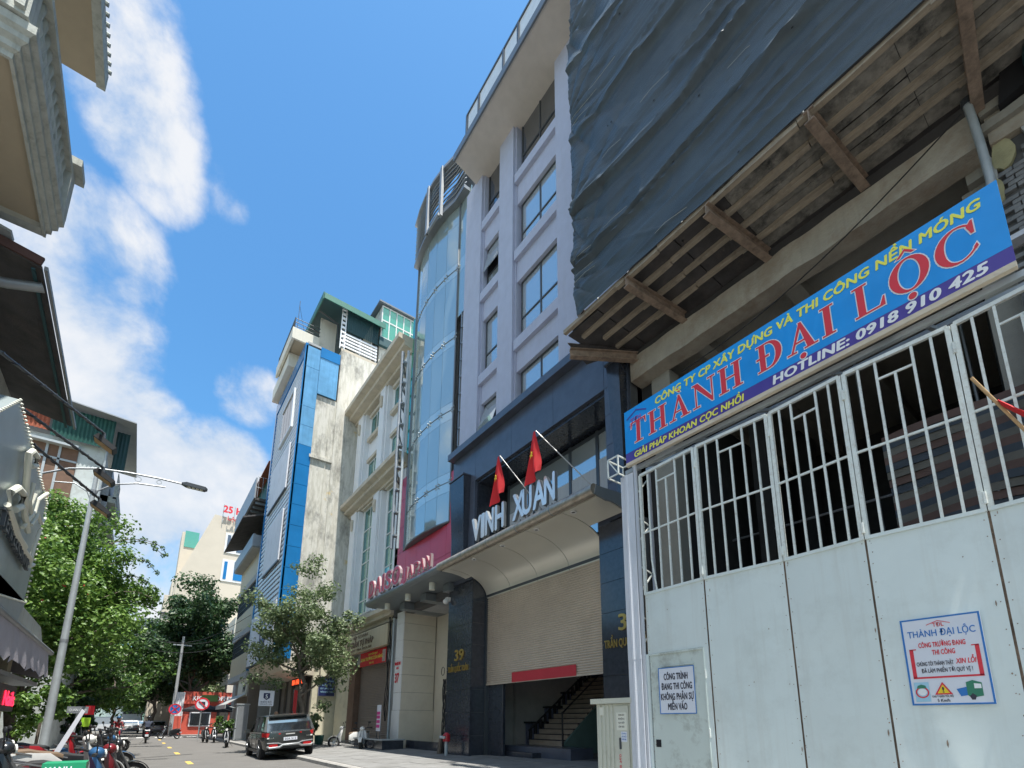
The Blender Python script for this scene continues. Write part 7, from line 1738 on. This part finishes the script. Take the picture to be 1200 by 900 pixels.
def scooter(label, paint, seat='seat_black', first=False):
    T = thing('motorbike', label, 'motorbike', (0, 0, 0))
    # wheels
    for y in (0, 1.27):
        w = MB().tube([(.0, y + .235 * cos(t), .29 + .235 * sin(t)) for t in [2 * pi * k / 20 for k in range(20)]], .05, 8, closed=True).build('wheel', 'rubber', T, smooth=True)
        b = MB().disc((-.03, y, .29), (1, 0, 0), .07, .06, 12)
        b.tube([(0, y + .19 * cos(t), .29 + .19 * sin(t)) for t in [2 * pi * k / 16 for k in range(16)]], .018, 5, closed=True)
        for k in range(5):
            t = 2 * pi * k / 5; b.beam((0, y, .29), (0, y + .19 * cos(t), .29 + .19 * sin(t)), .02, .035, (1, 0, 0))
        b.build('rim', 'rim', w)
    # rear body
    sec = [(-.22, .04, .62, .70), (-.12, .12, .52, .77), (.10, .16, .42, .78), (.40, .15, .36, .76), (.58, .13, .30, .62)]
    MB().loft([[(-w_ * .7, y, z0), (-w_, y, (z0 + z1) / 2), (-w_ * .75, y, z1), (w_ * .75, y, z1), (w_, y, (z0 + z1) / 2), (w_ * .7, y, z0)] for y, w_, z0, z1 in sec]).build('body', paint, T, smooth=True)
    ss = [(-.16, .07, .77), (-.02, .115, .83), (.12, .12, .835), (.25, .115, .80), (.42, .11, .775), (.52, .08, .76), (.60, .04, .72)]
    MB().loft([[(-w_, y, z - .07), (-w_ * .9, y, z - .02), (-w_ * .5, y, z), (w_ * .5, y, z), (w_ * .9, y, z - .02), (w_, y, z - .07)] for y, w_, z in ss]).build('seat', seat, T, smooth=True)
    MB().loft([[(-.14, y, z), (-.14, y, z + .05), (.14, y, z + .05), (.14, y, z)] for y, z in ((.5, .33), (.95, .31))]).build('floor', 'black_plastic', T)
    MB().loft([[(-w_, y + .03, z), (0, y + .10, z), (w_, y + .03, z), (w_ * .8, y - .02, z), (-w_ * .8, y - .02, z)] for y, z, w_ in ((.97, .32, .12), (.98, .55, .20), (.93, .80, .17), (.88, .93, .09))]).build('leg_shield', paint, T, smooth=True)
    for s in (-.08, .08): MB().tube([(s, 1.27, .29), (s, 1.10, .62), (s * .5, .95, .90)], .024, 6).build('fork', 'rim', T)
    MB().loft([[(-.065, 1.27 + r_ * cos(t), .29 + r_ * sin(t)) for r_ in (.30, .315)] + [(.065, 1.27 + r_ * cos(t), .29 + r_ * sin(t)) for r_ in (.315, .30)] for t in [radians(20 + 11 * k) for k in range(13)]]).build('mudguard', paint, T, smooth=True)
    MB().tube([(-.33, .82, 1.0), (-.18, .88, .99), (0, .90, .97), (.18, .88, .99), (.33, .82, 1.0)], .02, 8).build('handlebar', 'black_plastic', T, smooth=True)
    MB().ball((0, .93, .98), .12, .10, .09, 12, 8).build('headlight_cowl', paint, T, smooth=True); MB().disc((0, 1.02, .97), (0, 1, .1), .06, .02, 14).build('headlight', 'lamp_white', T)
    for s in (-1, 1):
        MB().tube([(s * .22, .87, 1.0), (s * .28, .84, 1.20)], .010, 5).build('mirror_stem', 'black_plastic', T); MB().ball((s * .30, .83, 1.24), .07, .02, .045, 10, 6).build('mirror', 'black_plastic', T, smooth=True)
        MB().tube([(s * .33, .82, 1.0), (s * .42, .78, 1.0)], .026, 8).build('grip', 'rubber', T)
    MB().tube([(-.13, .15, .74), (-.13, -.24, .84), (.13, -.24, .84), (.13, .15, .74)], .016, 6).build('grab_rail', 'rim', T)
    MB().box(-.07, .07, -.245, -.20, .62, .70).build('tail_light', 'lamp_red', T); MB().box(-.09, .09, -.29, -.28, .44, .58).build('number_plate', 'notice_white', T)
    MB().tube([(.14, -.22, .30), (.14, .15, .28), (.12, .45, .25)], .045, 8).build('exhaust', 'rim', T, smooth=True)
    MB().box(-.08, .08, .1, .55, .22, .40).build('engine', 'dark_frame', T); MB().tube([(-.1, .45, .25), (-.28, .38, .02)], .012, 5).build('side_stand', 'rim', T)
    return T
PA = {'r': 'paint_red', 'w': 'paint_white', 'm': 'paint_maroon', 'b': 'paint_black', 'u': 'paint_blue'}
proto = {k: None for k in PA}
def bike(kind_, x, y, rz, label, lean=6):
    if proto[kind_] is None: T = scooter(label, PA[kind_], 'seat_tan' if kind_ == 'w' else 'seat_black'); proto[kind_] = T
    else: T = dup(proto[kind_], label=label, swap={})
    T.location = (x, y, .13 if (x < -1.35 or x > 5.1) else 0); T.rotation_euler = (0, radians(lean), radians(rz)); T['group'] = 'motorbikes along the street'
    return T
G = 'left kerb'
bike('b', -2.15, 8.9, -70, 'black motorbike nearest the camera at the lower left corner', 5)
bike('u', -1.3, 9.9, -72, 'blue motorbike nearest the kerb among the closest parked bikes', 5)
bike('m', -1.2, 11.3, -75, 'maroon motorbike parked beyond the closest blue one', 5)
bike('b', -2.4, 10.8, -60, 'black motorbike half hidden behind the nearest bikes', 5)
bike('w', -1.55, 12.6, -72, 'white motorbike in the middle of the left parked row', 5)
bike('b', -1.15, 13.9, -78, 'black motorbike parked right before the leaning lilac board', 5)
bike('r', -2.1, 16.4, -80, 'red motorbike beyond the leaning lilac board', 5)
bike('u', -1.35, 18.2, -70, 'blue motorbike near the lamp post foot, farther of the two blue ones', 5)
bike('b', -1.1, 20.4, -20, 'black motorbike facing away at the end of the left row', 5)
bike('b', -1.5, 23.0, -60, 'black motorbike beyond the lamp post', 5)
bike('w', -1.4, 26.5, -60, 'white motorbike by the dark kerb shrub', 5)
bike('w', 8.75, 23.6, 150, 'white motorbike behind the planter near pillar 37', 4)
bike('w', 9.05, 25.2, 80, 'white motorbike covered in the shade of the shop sign', 4)
bike('b', 4.35, 33.5, 170, 'black motorbike parked at the right kerb beyond the grey car', 4)
bike('b', 5.6, 31.8, 200, 'black motorbike on the pavement in front of the grey car', 4)
bike('b', 3.9, 41.5, 185, 'black motorbike under the parasols, left of the pair', 4)
bike('b', 4.5, 41.2, 175, 'black motorbike under the parasols, right of the pair', 4)
bike('b', 2.9, 50.5, 120, 'dark motorbike standing alone at the side road mouth', 4)
DBOX = thing('delivery_box', 'bright green delivery box lid with white lettering among the nearest motorbikes', 'box', (-1.35, 8.2, .8))  # a green box lid with white lettering, not a helmet
pg = on_y(78, 893, 8.6)
MB().box(pg.x - .20, pg.x + .20, 8.4, 8.85, pg.z - .26, pg.z + .0).build('box', 'paint_green', DBOX); text('words', 'XANH', 'ink_white', (pg.x - .17, 8.39, pg.z - .10), (1, 0, 0), UZ, .06, .24, .004, DBOX, bold=.03)
# ---------------------------------------------------------------- people
def person(label, pose, loc, rz, top, trousers, helmet=None, sc=1.0):
    T = thing('person', label, 'person', (0, 0, 0))
    if pose == 'ride':   # joints: hips on the seat at z .85
        J = {'hip': (0, .05, .92), 'chest': (0, .13, 1.22), 'neck': (0, .18, 1.45), 'head': (0, .21, 1.60), 'top': (0, .21, 1.72),
             'ls': (-.19, .15, 1.40), 'le': (-.27, .35, 1.18), 'lh': (-.32, .70, 1.05), 'rs': (.19, .15, 1.40), 're': (.27, .35, 1.18), 'rh': (.32, .70, 1.05),
             'lk': (-.17, .52, .80), 'lf': (-.15, .58, .40), 'lt': (-.15, .74, .38), 'rk': (.17, .52, .80), 'rf': (.15, .58, .40), 'rt': (.15, .74, .38)}
    else:
        J = {'hip': (0, 0, .93), 'chest': (0, .02, 1.22), 'neck': (0, .02, 1.46), 'head': (0, .04, 1.60), 'top': (0, .04, 1.72),
             'ls': (-.19, 0, 1.40), 'le': (-.25, .03, 1.12), 'lh': (-.25, .14, .88), 'rs': (.19, 0, 1.40), 're': (.25, .03, 1.12), 'rh': (.25, .14, .88),
             'lk': (-.10, .06, .50), 'lf': (-.11, -.04, .08), 'lt': (-.11, .14, .04), 'rk': (.10, -.02, .50), 'rf': (.11, -.06, .08), 'rt': (.11, .12, .04)}
    E_ = [('hip', 'chest'), ('chest', 'neck'), ('neck', 'head'), ('head', 'top'), ('chest', 'ls'), ('ls', 'le'), ('le', 'lh'), ('chest', 'rs'), ('rs', 're'), ('re', 'rh'), ('hip', 'lk'), ('lk', 'lf'), ('lf', 'lt'), ('hip', 'rk'), ('rk', 'rf'), ('rf', 'rt')]
    rad = {'hip': (.15, .12), 'chest': (.17, .12), 'neck': (.06, .06), 'head': (.10, .11), 'top': (.07, .08), 'ls': (.07, .07), 'rs': (.07, .07), 'le': (.05, .05), 're': (.05, .05), 'lh': (.035, .045), 'rh': (.035, .045), 'lk': (.075, .075), 'rk': (.075, .075), 'lf': (.05, .05), 'rf': (.05, .05), 'lt': (.04, .035), 'rt': (.04, .035)}
    names = list(J); me = bpy.data.meshes.new('body'); me.from_pydata([J[n] for n in names], [(names.index(a), names.index(c)) for a, c in E_], [])
    o = bpy.data.objects.new('body', me); COL.objects.link(o)
    o.modifiers.new('skin', 'SKIN'); sm = o.modifiers.new('sub', 'SUBSURF'); sm.levels = 1; sm.render_levels = 2
    for i, n in enumerate(names): me.skin_vertices[0].data[i].radius = rad[n]
    me.skin_vertices[0].data[0].use_root = True
    me.materials.append(M[top]); o.parent = T
    MB().ball((J['head'][0], J['head'][1], J['head'][2] + .02), .095, .11, .13, 14, 10).build('face', 'skin', T, smooth=True)
    if helmet: MB().ball((J['head'][0], J['head'][1] - .01, J['head'][2] + .07), .135, .15, .12, 14, 8).build('helmet', helmet, T, smooth=True)
    for s in (('lk', 'lf'), ('rk', 'rf')):
        MB().tube([J['hip'], J[s[0]], J[s[1]]], [.115, .09, .07], 10).build('trouser_leg', trousers, T, smooth=True)
    for h in ('lh', 'rh'):
        p = Vector(J[h]); b = MB().ball(p + Vector((0, .02, 0)), .03, .045, .018, 8, 6)
        for k in range(4): b.tube([p + Vector((-.022 + k * .015, .05, 0)), p + Vector((-.022 + k * .015, .085 + .008 * (k in (1, 2)), -.01)), p + Vector((-.022 + k * .015, .09, -.035))], .008, 5)
        b.tube([p + Vector((.03, .02, 0)), p + Vector((.045, .05, -.01))], .009, 5); b.build('hand', 'skin', T, smooth=True)
    T.location = loc; T.rotation_euler = (0, 0, radians(rz)); return T
def rider(x, y, rz, kind_, lab_b, lab_p, top, trousers, helmet):
    bk = bike(kind_, x, y, rz, lab_b, 0); bk.location = (x, y, 0)
    person(lab_p, 'ride', (x, y, 0), rz, top, trousers, helmet)
rider(.75, 42, 0, 'b', 'dark motorbike ridden away from the camera in mid road', 'person in dark clothes and black helmet riding away down the middle of the road', 'cloth_dark', 'cloth_dark', 'paint_black')
rider(-1.0, 58, 180, 'w', 'pale motorbike ridden towards the camera near the left kerb', 'person in grey riding towards the camera near the left kerb', 'cloth_grey', 'cloth_dark', 'paint_white')
rider(-.9, 46, 182, 'r', 'red motorbike ridden towards the camera past the left row', 'person in dark red top riding past the left parked row', 'paint_maroon', 'cloth_dark', 'paint_blue')
person('person in lime vest standing by the right pavement behind the post sign', 'stand', (5.55, 27.6, .17), 160, 'cloth_lime', 'cloth_dark')
person('person in dark clothes standing by the left kerb plants', 'stand', (-1.9, 31, .13), 200, 'cloth_dark', 'cloth_grey', None)
bpy.context.view_layer.update()
